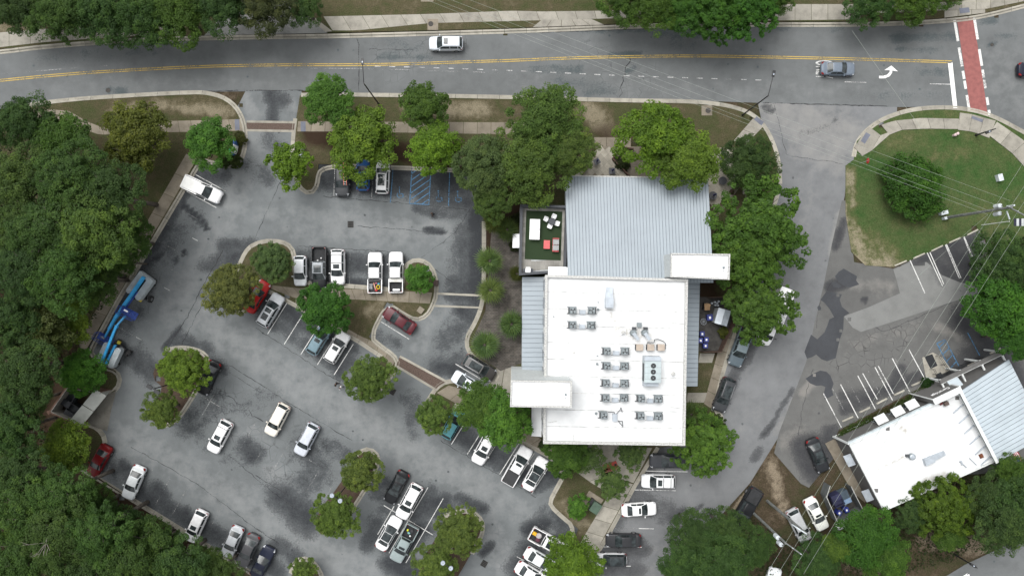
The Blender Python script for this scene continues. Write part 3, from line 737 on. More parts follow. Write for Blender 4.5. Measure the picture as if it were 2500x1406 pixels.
# brick crossings
bc = empty('brick_crossing', (0, 0, 0), kind='structure', label='dull red brick crossing bands at the car park entrances')
def band(quad, edge):
    a, b, c, d = quad
    MB().prism(WL(quad), 0.0, 0.020).build('brick_band', BRICKP, bc)
    for (p, q, s) in ((a, b, -1), (d, c, 1)):
        wp = [W(*p), W(*q)]
        m = MB(); dx, dy = wp[1][0]-wp[0][0], wp[1][1]-wp[0][1]; L = math.hypot(dx, dy)
        nx, ny = -dy/L, dx/L
        sg = edge * (-s)
        poly = [wp[0], wp[1], (wp[1][0]+nx*sg, wp[1][1]+ny*sg), (wp[0][0]+nx*sg, wp[0][1]+ny*sg)]
        m.prism(poly, 0.0, 0.024).build('edging_strip', KERBM, bc)
band([(602, 300), (724, 302), (722, 318), (602, 316)], 0.30)
band([(975, 872), (1086, 932), (1068, 950), (968, 890)], 0.30)
for q in ([(1066, 714), (1178, 719), (1178, 724), (1066, 719)], [(1060, 744), (1175, 749), (1175, 753), (1060, 749)]):
    MB().prism(WL(q), 0.0, 0.024).build('edging_strip', KERBM, bc)
# driveway aprons
da = empty('driveway_apron', (0, 0, 0), kind='structure', label='grey driveway apron opening on the far side of the main road')
MB().prism(WL([(500, 88), (800, 82), (740, 30), (700, -40), (520, -40), (545, 40)]), 0.0, KZ+0.008).build('apron_slab', APRON, da)
MB().prism(WL([(795, 80), (812, 78), (760, 38), (748, 40)]), 0.0, KZ+0.05).build('kerb_stone', KERBM, da)
pad = empty('dumpster_pad', (0, 0, 0), kind='structure', label='stained concrete pad in front of the bin enclosure')
MB().prism(WL([(245, 965), (285, 950), (272, 1000), (262, 1052), (236, 1044), (203, 1034)]), 0.0, 0.022).build('pad_slab', concrete('concrete_pad', (0.20, 0.19, 0.165)), pad)
ramp_ = empty('ramp_pad', (0, 0, 0), kind='structure', label='pale concrete entrance pad with dark mats beside the blue hatching')
MB().prism(WL([(2251, 873), (2277, 860), (2300, 872), (2332, 915), (2285, 945), (2262, 932)]), 0.0, 0.06).build('pad_slab', CONC, ramp_)
b2w = empty('side_walk_pad', (0, 0, 0), kind='structure', label='brownish concrete strip beside the end wall of the grey fronted building')
MB().prism(WL([(2014, 1082), (2042, 1068), (2075, 1090), (2140, 1215), (2110, 1225), (2080, 1200)]), 0.0, 0.10).build('pad_slab', CONC2, b2w)

# ---- painted markings
def lines(name, segs, width, mat, z, label, jitter=0.0):
    mb = MB()
    for s in segs:
        pts = resample(WL(s), 1.2) if len(s) > 2 or math.dist(s[0], s[-1]) > 60 else WL(s)
        ribbon(mb, pts, width, z)
    return mb.build(name, mat, kind='structure', label=label)
ZM = 0.0155
YC = [(-100, 208), (0, 197), (170, 181), (300, 172.5), (490, 163), (620, 160), (720, 159), (870, 159), (1000, 157), (1125, 152), (1250, 148.5), (1400, 142), (1530, 139), (1700, 137), (1875, 140), (2060, 144), (2324, 152)]
mb = MB()
for off in (-0.13, 0.13): ribbon(mb, resample(open_smooth(WL(YC), 1), 1.0), 0.11, ZM, off)
mb.build('centre_line', YELLOW_LINE, kind='structure', label='double yellow centre line of the main road')
segs = [[(0, 181), (100, 173), (260, 161), (310, 157)], [(640, 167), (870, 168), (1000, 171), (1100, 175), (1250, 179)]]
lines('old_lane_line', segs, 0.10, FADED_LINE, ZM, 'faded old white lane line on the main road')
dl = open_smooth(WL([(915, 162.5), (1060, 166), (1160, 170), (1280, 174), (1420, 181), (1560, 187), (1720, 192), (1880, 197)]), 1)
dl = resample(dl, 2.0)
mb = MB()
for a, b in zip(dl[:-1], dl[1:]):
    ribbon(mb, [a, (a[0]+(b[0]-a[0])*.40, a[1]+(b[1]-a[1])*.40)], 0.11, ZM)
for s in ([(2062, 200.5), (2115, 202)], [(2270, 205.5), (2320, 206.5)]): ribbon(mb, WL(s), 0.11, ZM)
mb.build('lane_dash', FADED_LINE2, kind='structure', label='white dashes between the eastbound lanes')
MB().prism(WL([(2314, 153), (2325, 153), (2337, 264), (2327, 264)]), ZM-.002, ZM).build('stop_bar', STOP_LINE, kind='structure', label='white stop bar before the red crosswalk')
cw = empty('crosswalk', (0, 0, 0), kind='structure', label='brick red crosswalk with broken white borders')
MB().prism(WL([(2336, 48), (2375, 42), (2388, 120), (2400, 200), (2411, 280), (2369, 270), (2356, 180)]), ZM-.004, ZM-.002).build('red_band', RED_PAINT, cw)
for a, b, segs in (((2330, 49), (2366, 268), ((0, .24), (.31, .52), (.57, .66), (.68, .77), (.84, 1))), ((2378, 42), (2416, 281), ((0, .23), (.33, .50), (.54, .62), (.64, .73), (.82, .9), (.95, 1)))):
    for t0, t1 in segs:
        p0 = (a[0]+(b[0]-a[0])*t0, a[1]+(b[1]-a[1])*t0); p1 = (a[0]+(b[0]-a[0])*t1, a[1]+(b[1]-a[1])*t1)
        mb = MB(); ribbon(mb, WL([p0, p1]), 0.36, ZM); mb.build('border_bar', WHITE_LINE, cw)
def text_mesh(body, size, name, mat, extrude=0.0, font_scale=(1, 1)):
    c = bpy.data.curves.new(name, 'FONT'); c.body = body; c.size = size; c.align_x = 'CENTER'; c.align_y = 'CENTER'; c.extrude = extrude
    o = bpy.data.objects.new('tmp', c); col.objects.link(o)
    bpy.context.view_layer.update()
    me = bpy.data.meshes.new_from_object(o.evaluated_get(bpy.context.evaluated_depsgraph_get()))
    bpy.data.objects.remove(o)
    for v in me.vertices: v.co.x *= font_scale[0]; v.co.y *= font_scale[1]
    me.materials.clear(); me.materials.append(mat); me.name = name
    return me
x, y = W(2010, 170)
o = link('lane_word', text_mesh('ONLY', 1.0, 'lane_word', WHITE_LINE, font_scale=(0.92, 3.4)), loc=(x, y, ZM), rz=R(-90), kind='structure', label='white word ONLY painted in the turn lane under the grey sedan')
pts = [(2146, 186), (2156, 186), (2166, 183), (2172, 176), (2172, 172), (2159, 172), (2176, 161), (2192, 175), (2178, 173), (2178, 178), (2172, 187), (2160, 192), (2146, 192)]
MB().prism(WL(pts), ZM-.002, ZM).build('turn_arrow', STOP_LINE, kind='structure', label='white curved left turn arrow painted on the road')
MB().prism(WL([(2350, 1406), (2362, 1398), (2360, 1403), (2366, 1400), (2368, 1408), (2352, 1412)]), ZM-.002, ZM).build('lane_arrow', STOP_LINE, kind='structure', label='white lane arrow at the bottom edge of the corner road')

W1 = []; F1 = []; B1 = []
for k in range(11):
    x0, y0 = 478-22.8*k, 427+40.3*k
    (W1 if k < 2 else F1).append([(x0, y0), (x0+73, y0+40)])
for k in range(0, 11, 3): W1.append([(478-22.8*k+60, 427+40.3*k+33), (478-22.8*k+73, 427+40.3*k+40)])
F1 += [[(818, 402), (815, 480)], [(864, 404), (861, 484)], [(911, 406), (907, 487)]]
B1 += [[(960, 408), (953, 495)], [(1006, 411), (1000, 497)], [(1052, 413), (1047, 501)], [(1098, 416), (1095, 503)], [(1000, 497), (1047, 500)]]
for k in range(7):
    y0 = 425+16*k; y1 = y0-34
    a = [1005-(y0-411)*0.07, y0]; b = [1051-(y1-413)*0.06, y1]
    if y1 < 414: t = (414-y0)/(y1-y0); b = [a[0]+(b[0]-a[0])*t, 414]
    if y0 > 498: t = (498-y0)/(y1-y0); a = [a[0]+(b[0]-a[0])*t, 498]
    B1.append([tuple(a), tuple(b)])
for x in (757, 805, 853, 901, 949): F1.append([(x+2, 612), (x, 697)])
for k in range(6): W1.append([(660+40.5*k, 715+25*k), (613+40.5*k, 790+25*k)]) if k in (1, 2, 3, 4, 5) else None
W1 += [[(925, 782), (999, 828)], [(1112, 888), (1187, 933)]]
F1 += [[(491, 965), (554, 1003)], [(522, 964), (477, 1041)], [(754, 1121), (828, 1170)]]
for k in range(1, 8): F1.append([(540+41*k, 985+25*k), (500+41*k, 1052+25*k)])
W1 += [[(937, 1233), (1057, 1305)], [(962, 1235), (922, 1304)], [(1045, 1189), (950, 1349)], [(1082, 1216), (991, 1373)]]
for k, (ex, ey) in enumerate(((1102, 1084), (1141, 1108), (1182, 1131), (1220, 1157), (1257, 1181), (1298, 1205))): W1.append([(ex, ey), (ex+47, ey-75)])
W1.append([(1262, 1358), (1324, 1391)]); F1 += [[(1285, 1317), (1350, 1350)], [(1312, 1276), (1380, 1306)], [(1345, 1280), (1385, 1300)]]
W1 += [[(1577, 1149), (1679, 1151)], [(1549, 1195), (1650, 1197)], [(1560, 1289), (1596, 1290)], [(1467, 1334), (1567, 1335)], [(1455, 1381), (1540, 1381)]]; F1 += [[(1495, 1289), (1560, 1289)]]
for k in range(10): F1.append([(291+41.5*k, 1095+24*k), (255+41.5*k, 1159+24*k)])
lines('bay_line', W1, 0.095, WHITE_LINE, ZM, 'white lines between the parking bays')
lines('faded_bay_line', F1, 0.10, FADED_LINE, ZM, 'worn pale lines between older parking bays')
lines('accessible_bay_line', B1, 0.11, BLUE_LINE, ZM, 'blue lines and hatching of the accessible bays')
W2 = [[(2010, 960), (2054, 1043)], [(2052, 938), (2095, 1020)], [(2094, 917), (2137, 998)], [(2136, 896), (2179, 977)], [(2178, 874), (2221, 956)], [(2219, 853), (2258, 925)], [(2106, 911), (2142, 975)], [(2144, 893), (2181, 961)], [(2221, 634), (2258, 716)], [(2262, 614), (2301, 698)], [(2270, 616), (2304, 694)], [(2350, 573), (2385, 662)], [(2352, 573), (2388, 662)], [(2306, 593), (2342, 680)], [(2309, 593), (2346, 679)]]
lines('old_lot_line', W2, 0.12, WHITE_LINE, 0.0215, 'white bay lines on the old lot')
lines('old_lot_faded_line', [[(2032, 948), (2070, 1020)], [(2071, 930), (2108, 1000)], [(2120, 905), (2150, 965)], [(2184, 873), (2224, 953)], [(2345, 815), (2368, 850)]], 0.11, FADED_LINE, 0.0215, 'faded bay lines on the old lot')
b2 = [[(2287, 838), (2333, 926)], [(2307, 829), (2350, 911)], [(2287, 838), (2307, 829)], [(2362, 812), (2395, 874)], [(2400, 880), (2404, 890)]]
for k in range(5): b2.append([(2291+9*k, 850+17*k), (2310+8.6*k-1, 832+16.5*k)])
lines('old_lot_blue_line', b2, 0.13, BLUE_LINE, 0.0215, 'blue hatched access aisle on the old lot')
for (px, py, nm) in ((977, 472, 'in the first accessible bay'), (1072, 481, 'in the second accessible bay'), (1119, 482, 'beside the big oak')):
    x, y = W(px, py); mb = MB()
    ring = [(x+0.42*math.cos(t), y-0.25+0.38*math.sin(t)) for t in [math.pi*0.75+i*0.25*math.pi*1.4/2 for i in range(9)]]
    ribbon(mb, ring, 0.10, ZM); ribbon(mb, [(x-0.1, y+0.6), (x-0.08, y-0.05), (x+0.32, y-0.08), (x+0.45, y-0.5)], 0.10, ZM)
    mb.add([(x-.2, y+.68, ZM), (x, y+.68, ZM), (x, y+.88, ZM), (x-.2, y+.88, ZM)], [(0, 1, 2, 3)])
    mb.build('wheelchair_symbol', BLUE_LINE, kind='structure', label='faint blue wheelchair symbol ' + nm)
# cracks and tar seams
ck = MB()
def crack(px, w=0.07, jit=0.10):
    p = resample(WL(px), 0.5)
    p = [(a[0]+random.uniform(-jit, jit), a[1]+random.uniform(-jit, jit)) for a in p]
    ribbon(ck, p, lambda: w*random.uniform(0.5, 1.6), 0.0130)
crack([(625, 575), (650, 520), (690, 430)]); crack([(520, 700), (480, 770), (440, 850)], .1); crack([(545, 610), (500, 690), (460, 770), (410, 850)], .08)
crack([(1105, 690), (1030, 632)]) ; crack([(1150, 505), (1110, 570), (1030, 628)], .06); crack([(790, 480), (1000, 497), (1140, 512)], .07); crack([(730, 600), (900, 612), (985, 618)], .07); crack([(870, 552), (1040, 565)], .06)
crack([(625, 800), (700, 850), (800, 915), (830, 930)], .07); crack([(560, 890), (700, 980), (860, 1075)], .07); crack([(545, 900), (640, 960)], .05); crack([(560, 1110), (640, 1180), (720, 1240)], .07); crack([(625, 1160), (705, 1210)], .08); crack([(540, 950), (600, 1000), (640, 1030)], .1, .25)
crack([(1075, 1075), (1220, 1160), (1310, 1215)], .07); crack([(320, 1090), (480, 1180), (560, 1240), (640, 1300)], .06); crack([(625, 1288), (680, 1325)], .06); crack([(870, 93), (876, 110), (876, 222)], .09, .05); crack([(490, 224), (560, 222), (740, 221)], .12, .06); crack([(900, 120), (1010, 122)], .06); crack([(1862, 252), (2170, 260)], .12, .06); crack([(1540, 140), (1520, 190), (1515, 235)], .1, .2); crack([(120, 247), (300, 232), (480, 224)], .1, .05); crack([(1250, 82), (1500, 74), (1700, 68)], .1, .06); crack([(1890, 255), (1920, 380), (2060, 400)], .05)
crack([(2068, 770), (2160, 810), (2330, 735), (2390, 715)], .07); crack([(1993, 800), (2000, 740), (2030, 690)], .07); crack([(1950, 1060), (1960, 990), (1985, 900)], .05)
ck.build('pavement_crack', CRACK, kind='stuff', label='dark cracks and tar seams in the asphalt')
# wheel stops of the old lot, storm drains, manholes
STOPM = concrete('concrete_stop', (0.42, 0.40, 0.34))
ws = [((2183, 649), (2214, 636), 'at the lawn edge, farthest from the utility pole'), ((2229, 631), (2258, 618), 'at the lawn edge, second from the side street'), ((2273, 613), (2302, 599), 'at the lawn edge, middle of the five'), ((2316, 593), (2345, 580), 'at the lawn edge, second from the utility pole'), ((2360, 574), (2388, 560), 'at the lawn edge, nearest the utility pole'),
      ((2056, 1028), (2083, 1016), 'before the hedge, farthest down the row'), ((2098, 1006), (2124, 994), 'before the hedge, second from its lower end'), ((2140, 985), (2165, 972), 'before the hedge, middle of the row'), ((2182, 964), (2208, 952), 'before the hedge, fourth from its lower end'), ((2225, 941), (2253, 929), 'before the hedge, beside the entrance pad'), ((2360, 893), (2386, 881), 'in front of the porch'), ((2416, 863), (2443, 850), 'near the lot corner by the porch')]
for a, b, t in ws:
    (x0, y0), (x1, y1) = W(*a), W(*b); L = math.hypot(x1-x0, y1-y0)
    MB().box((0, 0, .075), (L, .20, .15), taper=.85).build('wheel_stop', STOPM, loc=((x0+x1)/2, (y0+y1)/2, 0.012), rz=math.atan2(y1-y0, x1-x0), label='cream concrete wheel stop ' + t, cat='wheel stop', group='concrete wheel stops of the old lot')
IRON = plain('cast_iron', (0.035, 0.033, 0.030), 0.7, var=.2)
PIT_SHADE = plain('drain_dark', (0.008, 0.008, 0.008), 0.9)
for px, py, rz, t in ((856, 548, 0, 'in the driving lane above the black pickup'), (958, 955, -30, 'beside the olive tree next to the brick crossing'), (1182, 1375, -30, 'at the bottom near the olive trees'), (1640, 60, 0, 'under the trees across the main road')):
    if px == 1640: continue
    x, y = W(px, py); g = empty('storm_drain', (x, y, 0.0), R(rz), label='dark iron storm drain grate ' + t, cat='storm drain', group='storm drains')
    MB().box((0, 0, .008), (.78, .88, .016)).build('pit_shade', PIT_SHADE, g)  # flat black plate under the bars; the shade of the pit is its colour
    m = MB(); m.box((-.36, 0, .022), (.09, .88, .03)).box((.36, 0, .022), (.09, .88, .03)).box((0, .40, .022), (.64, .08, .03)).box((0, -.40, .022), (.64, .08, .03)); m.build('frame', IRON, g)
    for i in range(3): MB().box((0, -.20+.2*i, .022), (.63, .09, .028)).build('bar', IRON, g)
for px, py, r, z, t in ((264, 221, .33, .0, 'in the eastbound lane beside a dark patch'), (1052, 60, .35, KZ+.008, 'set in the far sidewalk'), (1728, 271, .36, KZ+.02, 'in the verge beside the lamp post'), (2422, 110, .24, 0, 'in the road beyond the red crosswalk'), (2390, 1000, 0, 0, '')):
    if r == 0: continue
    x, y = W(px, py); g = empty('manhole_cover', (x, y, z), label='round iron manhole cover ' + t, cat='manhole', group='manhole covers')
    MB().cyl((0, 0, 0), r, .02, 20).build('rim', IRON, g); MB().cyl((0, 0, .0), r*.85, .026, 20).build('lid', plain('manhole_lid%d' % px, (.05, .045, .04), .8, var=.3, scale=12), g)
for q, t in (([(1712, 258), (1738, 258), (1738, 283), (1712, 283)], 'around the manhole in the near verge'), ([(1044, 48), (1070, 48), (1070, 75), (1044, 75)], 'around the manhole in the far verge'), ([(1027, 0), (1060, 0), (1058, 6), (1028, 6)], 'cut by the top edge of the picture')):
    MB().prism(WL(q), 0, KZ+.012).build('utility_pad', CONC2, label='square concrete utility pad ' + t, cat='concrete pad', group='utility pads')
# ------------------------------------------------------------------ vehicles
def car_paint():
    m, nt, bs = new_mat('car_paint')
    oi = nt.nodes.new('ShaderNodeObjectInfo')
    p = geo_pos(nt)
    d = ramp(nt, noise(nt, p, 2.2, 5.0, .65), [(0.3, 0.86), (0.65, 1.04)])
    nt.links.new(mixc(nt, 1.0, oi.outputs['Color'], d, 'MULTIPLY'), bs.inputs['Base Color'])
    bs.inputs['Roughness'].default_value = 0.38
    bs.inputs['Metallic'].default_value = 0.0
    bs.inputs['Coat Weight'].default_value = 0.12
    bs.inputs['Specular IOR Level'].default_value = 0.22
    bs.inputs['Coat Roughness'].default_value = 0.10
    return m
PAINT = car_paint()
def glassm(name, c, rough=0.08):
    m, nt, bs = new_mat(name)
    p = geo_pos(nt)
    f = noise(nt, p, 1.7, 3.0)
    nt.links.new(ramp(nt, f, [(0.35, tuple(x*0.45 for x in c)), (0.65, tuple(min(1, x*1.5) for x in c))]), bs.inputs['Base Color'])
    bs.inputs['Roughness'].default_value = rough
    bs.inputs['Specular IOR Level'].default_value = 0.42
    return m
GLASS = glassm('car_glass', (0.030, 0.038, 0.040))
TYRE = plain('tyre_rubber', (0.018, 0.018, 0.018), 0.85)
RIM = plain('alloy_rim', (0.35, 0.35, 0.36), 0.35, 0.8)
BLACKP = plain('black_trim', (0.022, 0.023, 0.025), 0.55)
LAMPW = plain('lamp_clear', (0.55, 0.57, 0.60), 0.15)
LAMPR = plain('lamp_red', (0.22, 0.012, 0.012), 0.2)
LINER = plain('bed_liner', (0.020, 0.021, 0.023), 0.8, var=.2, scale=3)
CHROME = plain('bright_trim', (0.62, 0.63, 0.65), 0.25, 0.7)

def lin(x, xs, ys):
    return float(np.interp(x, xs, ys))

KINDS = {  # L, W, H, belt, hood z, tail z, cowl x, roof front, roof rear, rear base (x from centre, + forward), rear deck
    'sedan': dict(L=4.80, W=1.85, H=1.45, zb=0.95, zh=0.88, zt=1.00, xf0=1.06, xf1=0.22, xr1=-0.92, xr0=-1.70),
    'coupe': dict(L=4.78, W=1.90, H=1.38, zb=0.95, zh=0.92, zt=1.00, xf0=0.74, xf1=-0.12, xr1=-0.90, xr0=-1.70),
    'suv': dict(L=4.75, W=1.90, H=1.72, zb=1.08, zh=1.02, zt=1.08, xf0=1.16, xf1=0.40, xr1=-1.92, xr0=-2.24),
    'hatch': dict(L=4.15, W=1.78, H=1.52, zb=0.98, zh=0.92, zt=1.00, xf0=1.10, xf1=0.28, xr1=-1.50, xr0=-1.92),
    'cab': dict(L=5.75, W=1.98, H=1.85, zb=1.16, zh=1.12, zt=1.16, xf0=1.42, xf1=0.66, xr1=-0.72, xr0=-0.86),
    'cab_short': dict(L=5.55, W=1.95, H=1.75, zb=1.10, zh=1.05, zt=1.10, xf0=1.36, xf1=0.58, xr1=-0.12, xr0=-0.26),
}
T1 = 0.70
def cabin_f(K):
    w = K['W']/2; zb, H = K['zb'], K['H']
    xs = [K['xr0'], K['xr1'], K['xf1'], K['xf0']]
    SB = (0.0, 0.22, 0.72, 1.0)
    wb = w*0.93; wr = w*0.69
    def F(s, t, off=0.0):
        def P(s, t):
            x = lin(s, SB, xs)
            z = lin(s, SB, [zb, H-0.03, H-0.01, zb])
            mid = (s-SB[1])/(SB[2]-SB[1])
            if 0 < mid < 1: z += 0.035*4*mid*(1-mid)
            wt = lin(s, SB, [wb*0.93, wr, wr, wb*0.95])
            bowf = max(0, (s-0.60)/0.40)*0.20; bowr = max(0, (0.26-s)/0.26)*0.10
            at_ = abs(t); sg = 1 if t >= 0 else -1
            if at_ <= T1:
                u = at_/T1
                y = wt*u; zz = z - 0.05*u**3
            else:
                u = (at_-T1)/(1-T1)
                y = wt+(wb-wt)*u; zz = (z-0.05)+(zb-(z-0.05))*u
            x += bowf*(1-at_**2) - bowr*(1-at_**2) - bowf*0.25
            return Vector((x, sg*y, zz))
        p = P(s, t)
        if off:
            e = 1e-3
            a = P(min(1, s+e), t)-P(max(0, s-e), t); b = P(s, min(1, t+e))-P(s, max(-1, t-e))
            n = a.cross(b)
            if n.length > 1e-12:
                n.normalize()
                if n.z < 0 and abs(t) < T1: n = -n
                if abs(t) >= T1 and n.y*t < 0: n = -n
                p = p + n*off
        return p
    return F

def patch(F, s0, s1, t0, t1, ns, nt_, off, mb=None):
    mb = mb or MB(); v = []
    for i in range(ns+1):
        for j in range(nt_+1):
            v.append(F(s0+(s1-s0)*i/ns, t0+(t1-t0)*j/nt_, off))
    f = [(i*(nt_+1)+j, (i+1)*(nt_+1)+j, (i+1)*(nt_+1)+j+1, i*(nt_+1)+j+1) for i in range(ns) for j in range(nt_)]
    mb.add(v, f)
    return mb

def body_rings(K, x_from=None, x_to=None):
    L, w = K['L'], K['W']/2
    stations = [-L/2, -L/2+.07, -L/2+.22, -L/2+.55, K['xr0']-.02, (K['xr0']+K['xf0'])/2, K['xf0'], (K['xf0']+L/2)/2, L/2-.55, L/2-.25, L/2-.08, L/2]
    stations = sorted(stations)
    rings = []
    for x in stations:
        e = L/2-abs(x)
        front = x > 0
        hw = w*lin(e, [0, .07, .22, .55, 1.2], [.66, .84, .94, .985, 1.0])
        zd = lin(x, [-L/2, -L/2+.5, K['xr0'], K['xf0'], L/2-.6, L/2-.12, L/2], [K['zt']-.10, K['zt'], K['zb'], K['zb'], K['zh'], K['zh']-.08, K['zh']-.22])
        zs = zd-.09; z0 = .24 if e > .1 else .34
        prof = [(hw*.80, z0), (hw*.97, z0+.10), (hw, z0+.28), (hw*.985, zs-.10), (hw*.93, zs), (hw*.80, zd-.02), (hw*.4, zd+.025), (0, zd+.035)]
        ring = [(x, y, z) for y, z in prof] + [(x, -y, z) for y, z in prof[-2::-1]]
        rings.append(ring)
    return rings

def rings_mesh(rings):
    mb = MB(); m = len(rings[0]); v = [p for r in rings for p in r]; f = []
    for i in range(len(rings)-1):
        for k in range(m-1): f.append((i*m+k, (i+1)*m+k, (i+1)*m+k+1, i*m+k+1))
        f.append((i*m+m-1, (i+1)*m+m-1, (i+1)*m, i*m))
    f += [tuple(range(m)), tuple(range((len(rings)-1)*m, len(rings)*m))[::-1]]
    mb.add(v, f); return mb

PARTS = {}
def car_parts(kind):
    """list of (name, mesh, location, painted?, children)"""
    if kind in PARTS: return PARTS[kind]
    K = KINDS[kind]; L, w = K['L'], K['W']/2
    out = []
    pick = kind.startswith('cab')
    rings = body_rings(K)
    if pick:
        rings = [r for r in rings if r[0][0] >= K['xr0']-.05]
    out.append(('body', rings_mesh(rings).mesh('body', PAINT, True), True))
    F = cabin_f(K)
    mb = patch(F, 0, 1, -1, 1, 28, 24, 0)
    out.append(('cabin', mb.mesh('cabin', PAINT, True), True))
    out.append(('windshield', patch(F, .722, .985, -T1*.97, T1*.97, 6, 12, .014).mesh('windshield', GLASS, True), False))
    if not pick:
        out.append(('rear_window', patch(F, .04, .205, -T1*.90, T1*.90, 5, 10, .012).mesh('rear_window', GLASS, True), False))
    else:
        out.append(('rear_window', patch(F, .05, .18, -T1*.85, T1*.85, 5, 10, .012).mesh('rear_window', GLASS, True), False))
    a0, a1 = (.19, .86)
    cuts = [(.16, .45), (.475, .86)] if kind not in ('cab_short', 'coupe') else [(.24, .86)]
    if kind == 'suv': cuts = [(.10, .26), (.28, .50), (.52, .86)]
    for sg in (-1, 1):
        for c0, c1 in cuts:
            out.append(('side_window', patch(F, c0, c1, sg*(T1+.055), sg*.955, 8, 4, .012).mesh('side_window', GLASS, True), False))
    for sg in (-1, 1):
        out.append(('headlight', MB().add([(L/2-.10, sg*w*.50, K['zh']-.16), (L/2-.10, sg*w*.80, K['zh']-.17), (L/2-.38, sg*w*.94, K['zh']-.06), (L/2-.34, sg*w*.70, K['zh']-.015), (L/2-.02, sg*w*.5, K['zh']-.26), (L/2-.05, sg*w*.80, K['zh']-.28), (L/2-.36, sg*w*.99, K['zh']-.18)],
            [(0, 1, 2, 3), (0, 4, 5, 1), (1, 5, 6, 2)]).mesh('headlight', LAMPW), False))
        xb = -L/2; zt = K['zt']
        out.append(('taillight', MB().add([(xb+.05, sg*w*.58, zt-.07), (xb+.10, sg*w*.86, zt-.07), (xb+.34, sg*w*.975, zt-.06), (xb-.005, sg*w*.58, zt-.20), (xb+.06, sg*w*.90, zt-.22), (xb+.32, sg*w*.995, zt-.20), (xb+.26, sg*w*.82, zt+.012)],
            [(0, 1, 4, 3), (1, 2, 5, 4), (0, 6, 2, 1)]).mesh('taillight', LAMPR), False))
        mm = MB().box((K['xf0']-.32, sg*(w+.09), K['zb']+.06), (.13, .20, .15), taper=.8)
        out.append(('mirror', mm.mesh('mirror', PAINT), True))
        for x in (L/2-.88, -L/2+.95):
            t = MB(); r = .345 if not pick else .39
            t.tube((x, sg*(w-.20), r), (x, sg*(w+.008), r), r, r, 20)
            tm = t.mesh('tyre', TYRE); rm = MB().tube((x, sg*(w-.02), r), (x, sg*(w+.016), r), r*.62, r*.58, 14).mesh('rim', RIM)
            out.append(('wheel', tm, False, [('rim', rm)]))
    # grille and bumpers
    out.append(('grille', MB().box((L/2-.02, 0, .52), (.06, w*1.05, .22)).mesh('grille', BLACKP), False))
    if not pick: out.append(('bumper', MB().box((-L/2+.03, 0, .42), (.10, w*1.25, .16)).mesh('bumper', BLACKP), False))
    # shut lines as hood panel standing slightly proud
    h = MB(); hv = []
    x0, x1 = K['xf0']+.16, L/2-.20
    for i in range(7):
        x = x0+(x1-x0)*i/6; e = L/2-x
        zd = lin(x, [K['xf0'], L/2-.6, L/2-.12, L/2], [K['zb'], K['zh'], K['zh']-.08, K['zh']-.22])
        hw = w*lin(e, [0, .2, .5, 1.2], [.60, .74, .78, .78])
        for j in range(-4, 5):
            u = j/4; y = hw*u
            zp = lin(abs(y)/w, [0, .4, .8], [.035, .025, -.02])
            hv.append((x, y, zd+zp+.010))
    h.add(hv, [(i*9+j, (i+1)*9+j, (i+1)*9+j+1, i*9+j+1) for i in range(6) for j in range(8)])
    out.append(('hood', h.mesh('hood', PAINT, True), True))
    if pick:
        xb0, xb1 = -L/2+.10, K['xr0']-.06; zt = K['zb']; th = .09
        lx = xb1-xb0
        out.append(('bed_floor', MB().box(((xb0+xb1)/2, 0, .62), (lx, 2*(w-.05), .08)).mesh('bed_floor', LINER), False))
        for sg in (-1, 1):
            m = MB()
            m.prism([(xb0, sg*(w-.12)), (xb1, sg*(w-.11)), (xb1, sg*w), (xb0+.25, sg*w), (xb0, sg*(w-.04))], .40, zt)
            out.append(('bed_side', m.mesh('bed_side', PAINT), True))
        m = MB().box((xb0-.04, 0, (.62+zt)/2), (.09, 2*w-.12, zt-.62)); out.append(('tailgate', m.mesh('tailgate', PAINT), True))
        out.append(('bed_front', MB().box((xb1+.02, 0, .9), (.06, 2*w-.36, .50)).mesh('bed_front', LINER), False))
        out.append(('rear_bumper', MB().box((-L/2-.03, 0, .52), (.16, 1.7, .14)).mesh('rear_bumper', BLACKP), False))
    PARTS[kind] = out
    return out

